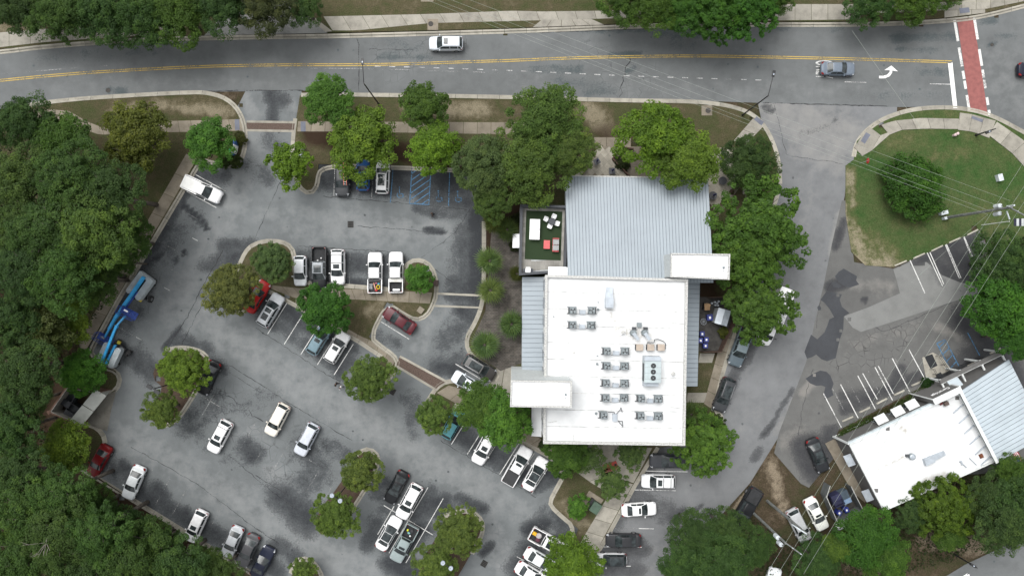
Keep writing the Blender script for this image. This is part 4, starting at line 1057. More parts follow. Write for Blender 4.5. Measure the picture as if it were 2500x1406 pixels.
CARS = []
def car(kind, px, py, head, color, label, L=None, sun=None, rails=None, bars=0, cat='car', stripe=None, roofc=None, group='parked vehicles', glassroof=None, h=0.75, wscale=1.0, trimblack=False):
    K = KINDS[kind]
    x, y = W(px, py, h)
    names = {'sedan': 'sedan', 'coupe': 'coupe', 'suv': 'sport_utility_car', 'hatch': 'hatchback', 'cab': 'pickup_truck', 'cab_short': 'pickup_truck'}
    root = empty(names[kind], (x, y, 0.012), R(head), label=label, cat=cat, group=group)
    s = (L/K['L']) if L else 1.0
    root.scale = (s, (0.55+0.45*s)*wscale, 0.6+0.4*s)
    for it in car_parts(kind):
        o = link(it[0], it[1], root)
        if it[2]: o.color = (*(roofc if (roofc and it[0] == 'cabin') else color), 1)
        if len(it) > 3:
            for nm, me in it[3]: link(nm, me, o)
    F = cabin_f(K)
    def roofpatch(nm, s0, s1, tw, mat, off=.014):
        key = (kind, nm, s0, s1, tw, mat.name)
        if key not in PARTS: PARTS[key] = patch(F, s0, s1, -T1*tw, T1*tw, 6, 8, off).mesh(nm, mat, True)
        return link(nm, PARTS[key], root)
    if sun == 'small': roofpatch('sunroof', .56, .68, .62, GLASS)
    if sun == 'two': roofpatch('sunroof', .57, .69, .64, GLASS); roofpatch('sunroof', .33, .52, .64, GLASS)
    if sun == 'pano': roofpatch('sunroof', .34, .69, .72, GLASS)
    if sun == 'full': roofpatch('sunroof', .235, .71, .93, GLASS)
    if rails is not None:
        for sg in (-1, 1):
            m = MB(); pts = [F(.26+.42*i/6, sg*T1*.93, .05) for i in range(7)]
            for a, b in zip(pts, pts[1:]): m.tube(a, b, .025, n=6)
            m.build('roof_rail', rails, root)
    for i in range(bars):
        s_ = .30+.22*i
        MB().bar(F(s_, -T1*.95, .09), F(s_, T1*.95, .09), .06, .04).build('roof_bar', BLACKP, root)
    if stripe: 
        m = MB(); x0, x1 = K['xf0']+.2, K['L']/2-.25
        m.add([(x0, -.40, K['zb']+.05), (x1, -.34, K['zh']+.04), (x1, .34, K['zh']+.04), (x0, .40, K['zb']+.05)], [(0, 1, 2, 3)])
        m.build('hood_stripe', stripe, root)
    CARS.append(root)
    return root, F

WHT = (0.80, 0.80, 0.80); SLV = (0.42, 0.44, 0.46); GRY = (0.12, 0.125, 0.13); BLK = (0.012, 0.013, 0.015); DGR = (0.045, 0.048, 0.052)
def obj_on(px, py, h): return W(px, py, h)

r, F = car('suv', 1089, 107, 180, (0.62, 0.66, 0.70), 'silver white car with a sunroof and a rear bike rack driving on the main road', L=4.55, sun='small', group='cars driving on the main road')
m = MB().bar((-2.40, 0, .75), (-2.85, 0, .75), .06, .06).bar((-2.85, -.6, .85), (-2.85, .6, .85), .05, .05).bar((-2.62, -.35, .8), (-2.62, .35, .8), .05, .05); m.build('bike_rack', BLACKP, r)
car('sedan', 2046, 168, -1, (0.15, 0.18, 0.22), 'grey blue sedan on the painted word in the turn lane', L=4.55, group='cars driving on the main road')
car('sedan', 2529, 170, 0, (0.015, 0.017, 0.03), 'dark navy car cut by the right edge of the road', group='cars driving on the main road')
r, F = car('cab_short', 494, 463, -25.5, WHT, 'white single cab pickup with a white bed cover beside the woodland', cat='pickup truck')
MB().box((-1.52, 0, 1.13), (2.3, 1.62, .05)).build('bed_cover', plain('cover_white', (.72, .72, .70), .5, var=.05), r)
r, F = car('suv', 836, 437, -90, DGR, 'dark grey car carrying an orange ladder under the bright tree', L=4.7)
lad = MB()
LADM = plain('ladder_orange', (0.55, 0.12, 0.05), .5)
lx, ly = W(842, 425, 1.9)
g = empty('ladder', (lx, ly, 1.86), R(91), label='orange ladder lying on the dark grey car', cat='ladder')
for sg in (-1, 1): MB().box((0, sg*.19, 0), (3.0, .06, .07)).build('side_rail', LADM, g)
for i in range(10): MB().tube((-1.35+.3*i, -.19, 0), (-1.35+.3*i, .19, 0), .025, n=6).build('rung', CHROME, g)
car('hatch', 886, 428, 90, (0.030, 0.11, 0.30), 'blue hatchback half hidden under the bright tree')
car('suv', 934, 433, 88, WHT, 'white car with a dark sunroof nearest the accessible bays', L=4.45, sun='pano')
car('hatch', 733, 661, -90, (0.78, 0.80, 0.82), 'small white hatchback at the end of the middle bays by the round tree', L=4.05)
r, F = car('cab', 780, 655, -90, BLK, 'black pickup with a silver roof between two white cars', roofc=(0.30, 0.32, 0.34), sun='pano', cat='pickup truck')
for i, (a, b) in enumerate(((-1.35, .25), (-1.05, -.22))):
    MB().ball((a, b, .78), .13, 10, 6).build('bed_litter', plain('litter_white%d' % i, (.6, .6, .6), .7), r)
car('suv', 825, 652, -90, WHT, 'white car with roof bars and a small sunroof beside the black pickup', sun='small', bars=2)
r, F = car('cab', 916, 666, 90, WHT, 'white pickup with tools and coiled yellow rope in its open bed', L=5.5, cat='pickup truck')
for nm, mat, fn in (('ladder_rack', CHROME, lambda m: [m.bar((-2.3, .45+.25*i, .75), (-1.5, .45+.25*i, .75), .05, .05) for i in (0, 1)]), ('timber', plain('pink_wood', (.55, .30, .22), .8), lambda m: m.bar((-2.45, -.1, .85), (-1.4, .2, .85), .14, .08)), ('rope_coil', plain('yellow_rope', (.65, .45, .02), .8), lambda m: [m.tube((-2.0+.28*math.cos(t), -.42+.22*math.sin(t), .8), (-2.0+.28*math.cos(t+.7), -.42+.22*math.sin(t+.7), .8), .07, n=6) for t in [i*.7 for i in range(9)]]), ('tool_case', plain('case_pink', (.45, .12, .2), .6), lambda m: m.box((-1.45, -.15, .78), (.22, .22, .2))), ('cooler', plain('case_teal', (.08, .35, .45), .6), lambda m: m.box((-1.55, -.48, .78), (.26, .24, .22))), ('red_bag', plain('bag_red', (.4, .03, .03), .8), lambda m: m.ball((-2.45, -.15, .8), .18, 10, 6, (1, 1.2, .7))), ('bed_toolbox', BLACKP, lambda m: m.box((-1.08, 0, .95), (.40, 1.55, .40)))):
    m = MB(); fn(m); m.build(nm, mat, r)
r, F = car('cab', 967, 665, 90, WHT, 'white pickup with a white toolbox across its bed next to the small island tree', L=5.5, cat='pickup truck')
MB().box((-1.12, 0, 1.06), (.46, 1.66, .32)).build('bed_toolbox', plain('toolbox_white', (.74, .73, .68), .5), r)
MB().box((-2.45, -.05, .78), (.30, .95, .25)).build('bed_box', plain('box_white', (.78, .78, .78), .6), r)
car('suv', 661, 757, 59, (0.50, 0.52, 0.54), 'silver car with two roof windows in the diagonal row', sun='two', rails=CHROME)
car('sedan', 627, 724, 59, (0.35, 0.012, 0.012), 'bright red car half under the brownish tree', L=4.7)
car('hatch', 779, 829, 59, (0.16, 0.24, 0.28), 'blue grey hatchback partly under the dense round tree', L=4.4, sun='small')
car('suv', 823, 848, 59, WHT, 'white car with red tail lights beside the dense round tree', L=4.4, sun='small')
car('sedan', 975, 782, 147, (0.085, 0.016, 0.022), 'maroon sedan alone in the corner bay beside the grass', L=4.75)
car('suv', 1170, 897, -31, (0.045, 0.042, 0.040), 'charcoal brown car with chrome rails and glass roof by the entrance walk', sun='pano', rails=CHROME, L=4.7, roofc=(0.13, 0.128, 0.125))
car('hatch', 1140, 935, 149, (0.70, 0.75, 0.80), 'pale white hatchback half under the tree by the entrance walk', sun='small', L=4.3)
car('sedan', 509, 922, 245, BLK, 'black sedan beside the mulched island under the olive tree')
car('suv', 537, 1065, 242, WHT, 'white car with a sunroof alone in the cracked bays', L=4.65, sun='small', bars=1)
car('suv', 677, 1024, 242, (0.74, 0.70, 0.62), 'cream white car in the cracked bays', L=4.6)
car('suv', 749, 1072, 242, (0.52, 0.55, 0.60), 'silver car with roof rails and red tail lights in the cracked bays', L=4.6, rails=CHROME)
car('sedan', 242, 1124, 241, (0.16, 0.008, 0.010), 'dark red car beside the woodland', L=4.6)
car('sedan', 326, 1177, 247, (0.76, 0.79, 0.80), 'white sedan with a rear spoiler beside the woodland', L=4.75)
car('suv', 479, 1283, 245, WHT, 'white car with a dark sunroof at the woodland edge', L=4.5, sun='small')
car('sedan', 567, 1322, 246, (0.50, 0.52, 0.54), 'silver sedan at the woodland edge next to a charcoal sedan', L=4.5)
car('sedan', 605, 1343, 246, (0.09, 0.09, 0.095), 'charcoal sedan between the silver sedan and the dark blue coupe', L=4.7)
car('coupe', 641, 1371, 62, (0.016, 0.020, 0.038), 'dark blue coupe at the bottom of the woodland row', L=4.5)
car('sedan', 968, 1189, 242, BLK, 'black sedan with a glass roof near the middle mulched island', L=4.7, sun='pano')
car('suv', 999, 1223, 242, WHT, 'long white car with a small dark sunroof nose to nose with a white sedan', L=5.0, sun='small')
car('sedan', 949, 1301, 60, WHT, 'white sedan with a full black glass roof', L=4.85, sun='full')
r, F = car('cab', 987, 1325, 242, (0.26, 0.31, 0.31), 'grey green pickup with tools in its bed beside the white sedan', L=5.35, sun='small', cat='pickup truck')
for nm, c, a, b, d in (('yellow_bag', (.5, .5, .02), -1.9, -.42, (.4, .3, .2)), ('water_cooler', (.2, .4, .38), -1.6, -.1, (.35, .45, .3)), ('white_bucket', (.7, .7, .7), -1.3, .25, (.25, .3, .25)), ('black_sack', (.03, .03, .035), -2.0, .2, (.6, .5, .25))):
    MB().ball((a, b, .78), .5, 10, 6, d).build(nm, plain('cargo_'+nm, c, .7), r)
car('suv', 1183, 1092, 242, WHT, 'white car with a sunroof half under the tree by the wide sidewalk', L=4.8, sun='small')
r, F = car('cab', 1263, 1136, 60, WHT, 'white pickup with a black bed cover near the wide sidewalk', L=5.6, sun='small', cat='pickup truck')
MB().box((-1.85, 0, 1.17), (1.9, 1.62, .05)).build('bed_cover', BLACKP, r)
car('sedan', 1307, 1156, 60, WHT, 'white sedan with a full black glass roof beside the white pickup', L=4.8, sun='full')
car('hatch', 1105, 1036, 60, (0.10, 0.30, 0.34), 'teal hatchback hidden under the trees')
r, F = car('cab', 1340, 1323, -29, WHT, 'white pickup with a yellow box in its bed and a black glass roof', sun='pano', L=5.6, cat='pickup truck')
MB().box((-2.35, .15, .88), (.55, .45, .22)).build('yellow_box', plain('box_yellow', (.7, .38, .01), .5), r)
MB().ball((-1.65, .1, .76), .4, 10, 6, (1.1, 1.0, .35)).build('tarp', plain('tarp_grey', (.42, .40, .40), .8), r)
MB().ball((-1.5, -.45, .76), .3, 10, 6, (1.1, 1.0, .4)).build('sack', plain('sack_maroon', (.10, .03, .05), .8), r)
car('sedan', 1319, 1367, -31, (0.74, 0.77, 0.78), 'white sedan partly under the bright tree at the bottom', L=4.7)
car('sedan', 1298, 1402, -31, WHT, 'white car cut by the bottom edge')
car('coupe', 1629, 1125, 180, (0.055, 0.058, 0.066), 'dark grey coupe half under the feathery tree', L=4.7)
car('suv', 1607, 1174, 179, (0.78, 0.79, 0.80), 'white car with roof bars in the bays along the side street', L=4.55, sun='small', bars=2)
car('sedan', 1560, 1243, 3, WHT, 'white sedan facing the side street', L=4.7, sun='small')
car('sedan', 1522, 1319, 180, (0.030, 0.031, 0.034), 'charcoal black sedan in the bays along the side street', L=4.75)
car('hatch', 1493, 1366, 180, (0.66, 0.67, 0.68), 'white hatchback with a black roof and a black hood stripe', L=4.1, roofc=(0.05, 0.052, 0.056), stripe=BLACKP, sun='full')
r, F = car('cab', 1808, 846, 250, (0.10, 0.13, 0.15), 'steel grey open bed pickup parked along the side street', L=5.5, cat='pickup truck', roofc=(0.20, 0.25, 0.27))
car('suv', 1768, 963, 250, (0.045, 0.048, 0.052), 'dark grey car with bright rails and glass roof along the side street', sun='pano', rails=CHROME, L=4.75)
car('sedan', 1997, 1111, -68, (0.022, 0.024, 0.027), 'black car beside the end wall of the grey fronted building', L=4.8, sun='pano')
car('sedan', 1993, 1254, -63, (0.78, 0.79, 0.74), 'white sedan with a sunroof on the dirt beside the fenced yard', L=4.75, sun='small')
car('suv', 1950, 1281, -63, (0.42, 0.43, 0.44), 'silver car under the leaning utility pole', L=4.7)
r, F = car('cab', 1822, 1239, 240, BLK, 'black pickup with a covered bed backed out of the trees', cat='pickup truck')
MB().box((-1.85, 0, 1.17), (1.9, 1.62, .05)).build('bed_cover', LINER, r)
car('sedan', 1884, 1428, 75, (0.70, 0.72, 0.74), 'white car cut by the bottom edge under the utility poles')
# box truck under the street trees
x, y = W(1893, 768, 1.5)
bt = empty('box_truck', (x, y, 0.012), R(249), label='white box truck mostly hidden under the street trees', cat='truck')
MB().box((-1.1, 0, 1.75), (5.2, 2.0, 2.0)).build('cargo_box', plain('truck_white', (.80, .80, .80), .5, var=.05), bt)
MB().box((-1.0, 0, .70), (6.2, 1.0, .25)).build('chassis', BLACKP, bt)
kc = dict(L=2.7, W=2.0, H=2.0, zb=1.30, zh=1.18, zt=1.3, xf0=.45, xf1=-.10, xr1=-1.0, xr0=-1.2)
cr = rings_mesh(body_rings(kc)); o = link('cab', cr.mesh('cab', PAINT, True), bt, loc=(2.9, 0, 0)); o.color = (.8, .8, .8, 1)
Fc = cabin_f(kc); o2 = link('cab_roof', patch(Fc, 0, 1, -1, 1, 20, 16, 0).mesh('cab_roof', PAINT, True), bt, loc=(2.9, 0, 0)); o2.color = (.8, .8, .8, 1)
link('windshield', patch(Fc, .74, .97, -T1*.94, T1*.94, 6, 10, .012).mesh('windshield', GLASS, True), bt, loc=(2.9, 0, 0))
for sg in (-1, 1):
    link('side_window', patch(Fc, .3, .86, sg*(T1+.05), sg*.95, 6, 4, .012).mesh('side_window', GLASS, True), bt, loc=(2.9, 0, 0))
    MB().box((3.05, sg*1.18, 1.45), (.12, .26, .3)).build('mirror', BLACKP, bt)
    for xx in (3.2, -2.2): MB().tube((xx, sg*.8, .42), (xx, sg*1.06, .42), .42, n=18).build('wheel', TYRE, bt)

# ------------------------------------------------------------------ boom lifts
LBLUE = plain('lift_blue', (0.045, 0.38, 0.76), 0.45, var=.12)
LDARK = plain('lift_deep_blue', (0.02, 0.06, 0.30), 0.5)
LGREY = plain('lift_cowl', (0.40, 0.44, 0.46), 0.5, var=.08)
LYEL = plain('lift_yellow', (.6, .5, .05), .6)
def rounded_box(mb, c, d, r, rz=0, n=5):
    pts = []
    for (sx, sy, a0) in ((1, 1, 0), (-1, 1, 90), (-1, -1, 180), (1, -1, 270)):
        for i in range(n+1):
            a = R(a0+90*i/n); x = sx*(d[0]/2-r)+r*math.cos(a); y = sy*(d[1]/2-r)+r*math.sin(a)
            pts.append((c[0]+x*math.cos(rz)-y*math.sin(rz), c[1]+x*math.sin(rz)+y*math.cos(rz)))
    mb.prism(pts, c[2]-d[2]/2, c[2]+d[2]/2-.08)
    q = [((p[0]-c[0])*.93+c[0], (p[1]-c[1])*.93+c[1]) for p in pts]
    m = len(pts); b = len(mb.v)
    mb.v += [(p[0], p[1], c[2]+d[2]/2-.08) for p in pts]+[(p[0], p[1], c[2]+d[2]/2) for p in q]
    mb.f += [(b+i, b+(i+1) % m, b+m+(i+1) % m, b+m+i) for i in range(m)]+[tuple(range(b+m, b+2*m))]
def basket(root, c, rz, w=2.2, d=0.85):
    cx, cy, cz = c; ca, sa = math.cos(rz), math.sin(rz)
    def Q(a, b, z): return (cx+a*ca-b*sa, cy+a*sa+b*ca, cz+z)
    fl = MB(); fl.box((cx, cy, cz), (w, d, .05), rz); fo = fl.build('basket_floor', LDARK, root)
    m = MB()
    for z in (.55, 1.1):
        for p, q in (((-w/2, -d/2), (w/2, -d/2)), ((w/2, -d/2), (w/2, d/2)), ((w/2, d/2), (-w/2, d/2)), ((-w/2, d/2), (-w/2, -d/2))): m.tube(Q(*p, z), Q(*q, z), .032, n=6)
    for a in (-w/2, -w/6, w/6, w/2):
        for b in (-d/2, d/2): m.tube(Q(a, b, 0), Q(a, b, 1.1), .028, n=6)
    m.build('basket_rail', LDARK, root)
    m = MB()
    for i in range(7): m.tube(Q(-w/2+w*i/6, -d/2, .04), Q(-w/2+w*i/6, d/2, .04), .02, n=5)
    m.build('basket_mesh', LDARK, root)
    MB().box(Q(0, d/2-.12, 1.0), (.55, .22, .22), rz).build('control_panel', CHROME, root)
def wheels(root, cx, cy, rz, hx=1.15, hy=1.05, r=.46):
    ca, sa = math.cos(rz), math.sin(rz)
    for a in (-hx, hx):
        for b in (-hy, hy):
            def Q(a, b): return (cx+a*ca-b*sa, cy+a*sa+b*ca, r)
            s = 1 if b > 0 else -1
            t = MB().tube(Q(a, b-.17*s), Q(a, b+.17*s), r, n=20).build('wheel', TYRE, root)
            MB().tube(Q(a, b+.16*s), Q(a, b+.19*s), r*.55, n=14).build('rim', RIM, t)
    MB().box((cx, cy, .62), (2.7, 1.1, .4), rz).build('chassis', BLACKP, root)
# lift whose boom lies low towards the lower left
bx, by = W(345, 700, 1.0)
la = empty('boom_lift', (bx, by, 0.012), 0, label='blue boom lift with its boom lowered along the woodland sidewalk', cat='boom lift', group='boom lifts')
dirb = math.atan2(-(822-682), 242-352); dirb = math.atan2(-(820-680), (248-350))
u = Vector((math.cos(dirb), math.sin(dirb), 0)); nrm = Vector((-u.y, u.x, 0))
wheels(la, .15, -.35, dirb+R(25))
m = MB(); rounded_box(m, tuple(-u*.1+nrm*.78+Vector((0, 0, 1.35))), (3.3, .85, .85), .35, dirb); m.build('engine_cowl', LGREY, la)
m = MB(); rounded_box(m, tuple(-u*.1-nrm*.72+Vector((0, 0, 1.35))), (3.3, .75, .85), .35, dirb); m.build('counterweight_cowl', LGREY, la)
MB().box(tuple(-u*1.55+Vector((0, 0, 1.3))), (.5, 2.2, .8), dirb).build('counterweight', LGREY, la)
MB().box(tuple(u*1.5+nrm*.95+Vector((0, 0, 1.0))), (.4, .4, .25), dirb).build('warning_plate', LYEL, la)
MB().bar(tuple(-u*1.6+Vector((0, 0, 2.1))), tuple(u*5.2+Vector((0, 0, 1.75))), .36, .42).build('main_boom', LBLUE, la)
MB().bar(tuple(u*5.2+Vector((0, 0, 1.75))), tuple(u*7.0+Vector((0, 0, 1.35))), .30, .34).build('extension_boom', LBLUE, la)
MB().bar(tuple(u*.6+nrm*.36+Vector((0, 0, 1.75))), tuple(u*3.4+nrm*.3+Vector((0, 0, 1.6))), .14, .14).build('lift_cylinder', LDARK, la)
MB().bar(tuple(u*7.0+Vector((0, 0, 1.3))), tuple(u*8.6+Vector((0, 0, .85))), .20, .22).build('jib', LBLUE, la)
basket(la, tuple(u*8.75+Vector((0, 0, .35))), dirb+R(95), 2.3, 1.0)
bx, by = W(272, 862, 1.0)
lb = empty('boom_lift', (bx, by, 0.012), 0, label='blue boom lift with its basket raised over the other boom', cat='boom lift', group='boom lifts')
dirc = math.atan2(-(790-888), (289-243))
u = Vector((math.cos(dirc), math.sin(dirc), 0)); nrm = Vector((-u.y, u.x, 0))
wheels(lb, .45, -.1, dirc-R(20))
m = MB(); rounded_box(m, tuple(-u*.2-nrm*.95+Vector((0, 0, 1.3))), (2.9, .85, .85), .35, dirc); m.build('engine_cowl', LGREY, lb)
m = MB(); rounded_box(m, tuple(-u*.2+nrm*.80+Vector((0, 0, 1.3))), (2.9, .75, .85), .35, dirc); m.build('counterweight_cowl', LGREY, lb)
MB().box(tuple(u*1.75-nrm*.35+Vector((0, 0, 1.05))), (.4, .4, .25), dirc).build('warning_plate', LYEL, lb)
MB().bar(tuple(-u*1.5-nrm*.28+Vector((0, 0, 1.6))), tuple(u*1.4-nrm*.28+Vector((0, 0, 1.5))), .26, .3).build('lower_boom', LBLUE, lb)
MB().bar(tuple(-u*1.6+nrm*.1+Vector((0, 0, 2.0))), tuple(u*4.2+nrm*.1+Vector((0, 0, 2.6))), .30, .36).build('main_boom', LBLUE, lb)
MB().bar(tuple(-u*1.0-nrm*.12+Vector((0, 0, 1.95))), tuple(u*3.8-nrm*.12+Vector((0, 0, 2.5))), .05, .2).build('hose_track', BLACKP, lb)
d2 = math.atan2(-(768-790), (308-289)); v2 = Vector((math.cos(d2), math.sin(d2), 0)); e0 = u*4.2+nrm*.1+Vector((0, 0, 2.6))
MB().bar(tuple(e0), tuple(e0+v2*1.6+Vector((0, 0, -.1))), .2, .24).build('jib', LBLUE, lb)
basket(lb, tuple(e0+v2*2.1+Vector((0, 0, -.4))), R(-28), 2.3, 1.0)
# ------------------------------------------------------------------ main building
ROOFW = plain('membrane_white', (0.80, 0.81, 0.82), 0.6, var=.04, scale=.8)
def membrane():
    m, nt, bs = new_mat('roof_membrane')
    p = geo_pos(nt)
    base = ramp(nt, noise(nt, p, .5, 4.0), [(.35, (.58, .59, .59)), (.6, (.66, .67, .67))])
    sf = math_n(nt, 'ADD', attr(nt, 'stain'), math_n(nt, 'MULTIPLY', math_n(nt, 'SUBTRACT', noise(nt, p, 2.2, 6.0, .7), .5), 1.2))
    cc = mixc(nt, ramp(nt, sf, [(.45, 0.0), (1.1, .8)]), base, (.30, .27, .22))
    nt.links.new(cc, bs.inputs['Base Color']); bs.inputs['Roughness'].default_value = .55
    return m
MEMB = membrane()
MEMB2 = plain('membrane_seam', (.50, .50, .49), .6, var=.25, scale=1.2)
STEEL = plain('metal_roof_blue', (0.288, 0.328, 0.360), 0.5, 0.0, var=.03, scale=.3)
RIB_SHADE = plain('metal_roof_rib_shade', (0.15, 0.172, 0.19), 0.6)  # dark deck colour: the ribs' shadow lines put into the panel gaps
WALLW = plain('wall_render', (0.62, 0.63, 0.62), 0.8, var=.05)
WALLG = plain('wall_panel', (0.42, 0.44, 0.44), 0.8, var=.06)
DKGREY = plain('parapet_charcoal', (0.058, 0.062, 0.070), 0.7, var=.08)
FLASH = plain('edge_flashing', (0.46, 0.46, 0.44), 0.45, var=.2, scale=6)
WINDOW = glassm('window_glass', (0.03, 0.04, 0.05))
FRAME = plain('window_frame', (0.25, 0.26, 0.27), .5)
GALV = plain('galvanised', (0.40, 0.44, 0.48), .45, .2, var=.08)
GREYU = plain('unit_grey', (0.20, 0.23, 0.24), .6, var=.12, scale=4)
COILG = plain('unit_dark', (0.055, 0.060, 0.065), .7)
BLADE = plain('fan_blade', (0.018, 0.020, 0.022), .5)

def inset(poly, d):
    n = len(poly); a = sum(poly[i][0]*poly[(i+1) % n][1]-poly[(i+1) % n][0]*poly[i][1] for i in range(n))
    sg = 1 if a > 0 else -1; out = []
    for i in range(n):
        p0, p1, p2 = poly[i-1], poly[i], poly[(i+1) % n]
        d1 = Vector((p1[0]-p0[0], p1[1]-p0[1])).normalized(); d2 = Vector((p2[0]-p1[0], p2[1]-p1[1])).normalized()
        n1 = Vector((-d1.y, d1.x))*sg; n2 = Vector((-d2.y, d2.x))*sg
        b = (n1+n2); b = b/max(1e-6, b.length); c = max(.3, b.dot(n1))
        out.append((p1[0]+b.x*d/c, p1[1]+b.y*d/c))
    return out

def parapet(name, poly, z0, z1, th, mat, parent, sub=True):
    inn = inset(poly, th); n = len(poly)
    for i in range(n):
        MB().prism([poly[i], poly[(i+1) % n], inn[(i+1) % n], inn[i]], z0, z1).build(name, mat, parent, world=True)

def windows(parent, p, q, z, wh, count, ww, out=1):
    """a row of windows in the wall from p to q, pushed 3 cm proud, each with frame"""
    d = Vector((q[0]-p[0], q[1]-p[1])); L = d.length; d.normalize(); nrm = Vector((d.y, -d.x))*out
    rz = math.atan2(d.y, d.x)
    for i in range(count):
        c = Vector(p)+d*(L*(i+.5)/count)+nrm*.02
        w = MB().box((c.x, c.y, z), (ww+.16, .10, wh+.16), rz).build('window', FRAME, parent, world=True)
        c2 = c+nrm*.05
        MB().box((c2.x, c2.y, z), (ww, .04, wh), rz).build('pane', WINDOW, w, world=True)

def seam_roof(parent, a, b, c, d, pitch, name='roof_panel'):
    """standing seam roof on the quad a-b-c-d (3-D): panels run from edge ab to edge dc"""
    a, b, c, d = map(Vector, (a, b, c, d))
    n = max(1, round((b-a).length/pitch))
    up = (b-a).cross(d-a).normalized()
    if up.z < 0: up = -up
    MB().add([a-up*.03, b-up*.03, c-up*.03, d-up*.03, a-up*.15, b-up*.15, c-up*.15, d-up*.15], [(0, 1, 2, 3), (7, 6, 5, 4), (0, 4, 5, 1), (1, 5, 6, 2), (2, 6, 7, 3), (3, 7, 4, 0)]).build('roof_deck', RIB_SHADE, parent, world=True)
    for i in range(n):
        t0 = i/n; t1 = (i+1)/n
        g = .026/max(.1, (b-a).length)
        p0, p1 = a.lerp(b, t0+g), a.lerp(b, t1-g); q0, q1 = d.lerp(c, t0+g), d.lerp(c, t1-g)
        mb = MB(); mb.add([p0, p1, q1, q0, p0-up*.025, p1-up*.025, q1-up*.025, q0-up*.025], [(0, 1, 2, 3), (0, 4, 5, 1), (1, 5, 6, 2), (2, 6, 7, 3), (3, 7, 4, 0)])
        e = (p1-p0).normalized()*.030
        mb.add([p0, p0+e, q0+e, q0, p0+up*.035, p0+e+up*.035, q0+e+up*.035, q0+up*.035], [(4, 5, 6, 7), (0, 1, 5, 4), (1, 2, 6, 5), (2, 3, 7, 6), (3, 0, 4, 7)])
        mb.build(name, STEEL, parent, world=True)

HM = 10.5
cxb, cyb = W(1500, 880, HM)
B1B = empty('office_building', (cxb, cyb, 0), label='large white flat roofed building with blue metal roofs and two white towers', cat='building')
mp = [W(*p, HM) for p in ((1331, 671), (1680, 681), (1673, 1088), (1326, 1083))]
MB().prism(inset(mp, .12), 0, HM-.45).build('wall', WALLW, B1B, world=True)
main_roof = sheet('roof', inset(mp, .25), HM-.42, MEMB, cell=.5, parent=B1B, world=True)
me_ = main_roof.data; ax = np.array([v.co.x for v in me_.vertices]); ay = np.array([v.co.y for v in me_.vertices])
def roof_paint(me, strokes, h):
    ax = np.array([v.co.x for v in me.vertices]); ay = np.array([v.co.y for v in me.vertices])
    k = CAM_H/(CAM_H-h)
    me.attributes['stain'].data.foreach_set('value', paint(ax*k, ay*k, strokes).astype(np.float32))
roof_paint(me_, [(1490, 765, 1505, 790, 7, .75), (1510, 805, 1560, 820, 14, .75), (1505, 820, 1530, 860, 10, .6), (1560, 800, 1600, 830, 14, .6), (1540, 840, 1560, 880, 12, .5), (1400, 745, 1450, 770, 14, .4), (1480, 860, 1520, 900, 14, .4), (1340, 700, 1345, 1060, 8, .35), (1345, 1075, 1660, 1080, 8, .45), (1665, 700, 1662, 1070, 6, .4), (1480, 950, 1530, 960, 12, .35), (1560, 990, 1600, 1000, 12, .35), (1400, 880, 1430, 940, 20, .3), (1350, 690, 1660, 690, 6, .35), (1590, 940, 1600, 960, 10, .4)], HM)
parapet('parapet', mp, HM-.45, HM, .30, FLASH, B1B)
for k in range(1, 10):
    a_, b_ = Vector(mp[0]).lerp(Vector(mp[3]), k/10), Vector(mp[1]).lerp(Vector(mp[2]), k/10)
    d_ = (b_-a_).normalized()*.4
    MB().bar(Vector((*(a_+d_), HM-.418)), Vector((*(b_-d_), HM-.418)), .09, .008).build('membrane_seam', MEMB2, main_roof, world=True)
for i in range(3):
    z = 1.7+3.3*i
    windows(B1B, inset(mp, .12)[3], inset(mp, .12)[0], z, 1.7, 9, 1.2, out=-1)
    windows(B1B, inset(mp, .12)[2], inset(mp, .12)[1], z, 1.7, 9, 1.2, out=1)
    windows(B1B, inset(mp, .12)[3], inset(mp, .12)[2], z, 1.7, 8, 1.3, out=1)
# hall under the blue metal roof
ha, hb = 5.0, 7.8
hq = [W3(1379, 431, ha), W3(1729, 437, ha), W3(1742, 690, hb), W3(1387, 690, hb)]
hall = [(p.x, p.y) for p in hq]
MB().prism(inset(hall, .35), 0, [ha-.25, ha-.25, hb-.25, hb-.25]).build('hall_wall', WALLG, B1B, world=True)
sr = MB().box((hq[0].x, hq[0].y, ha-.2), (.05, .05, .05)).build('metal_roof', RIB_SHADE, B1B, world=True)
seam_roof(sr, hq[0], hq[1], hq[2], hq[3], .405)
MB().bar(hq[0]+Vector((0, .10, -.10)), hq[1]+Vector((0, .10, -.10)), .16, .14).build('gutter', FLASH, B1B, world=True)
# east strip of the hall roof, a little wider below
eq = [W3(1727, 505, 5.8), W3(1741, 505, 5.8), W3(1741, 684, 7.7), W3(1727, 684, 7.7)]
windows(B1B, inset(hall, .35)[0], inset(hall, .35)[1], 2.2, 2.2, 10, 1.4, out=-1)
# side lean-to roofs
lq = [W3(1275, 676, 3.6), W3(1334, 676, 4.4), W3(1334, 906, 4.4), W3(1274, 906, 3.6)]
s2 = MB().prism([(p.x, p.y) for p in lq], 0, [3.3, 4.1, 4.1, 3.3]).build('west_wing', WALLG, B1B, world=True)
seam_roof(s2, lq[0], lq[3], lq[2], lq[1], .60)
rq = [W3(1668, 682, 4.4), W3(1709, 684, 3.6), W3(1703, 943, 3.6), W3(1664, 943, 4.4)]
s3 = MB().prism([(p.x, p.y) for p in rq], 0, [4.1, 3.3, 3.3, 4.1]).build('east_wing', WALLG, B1B, world=True)
seam_roof(s3, rq[0], rq[3], rq[2], rq[1], .60)
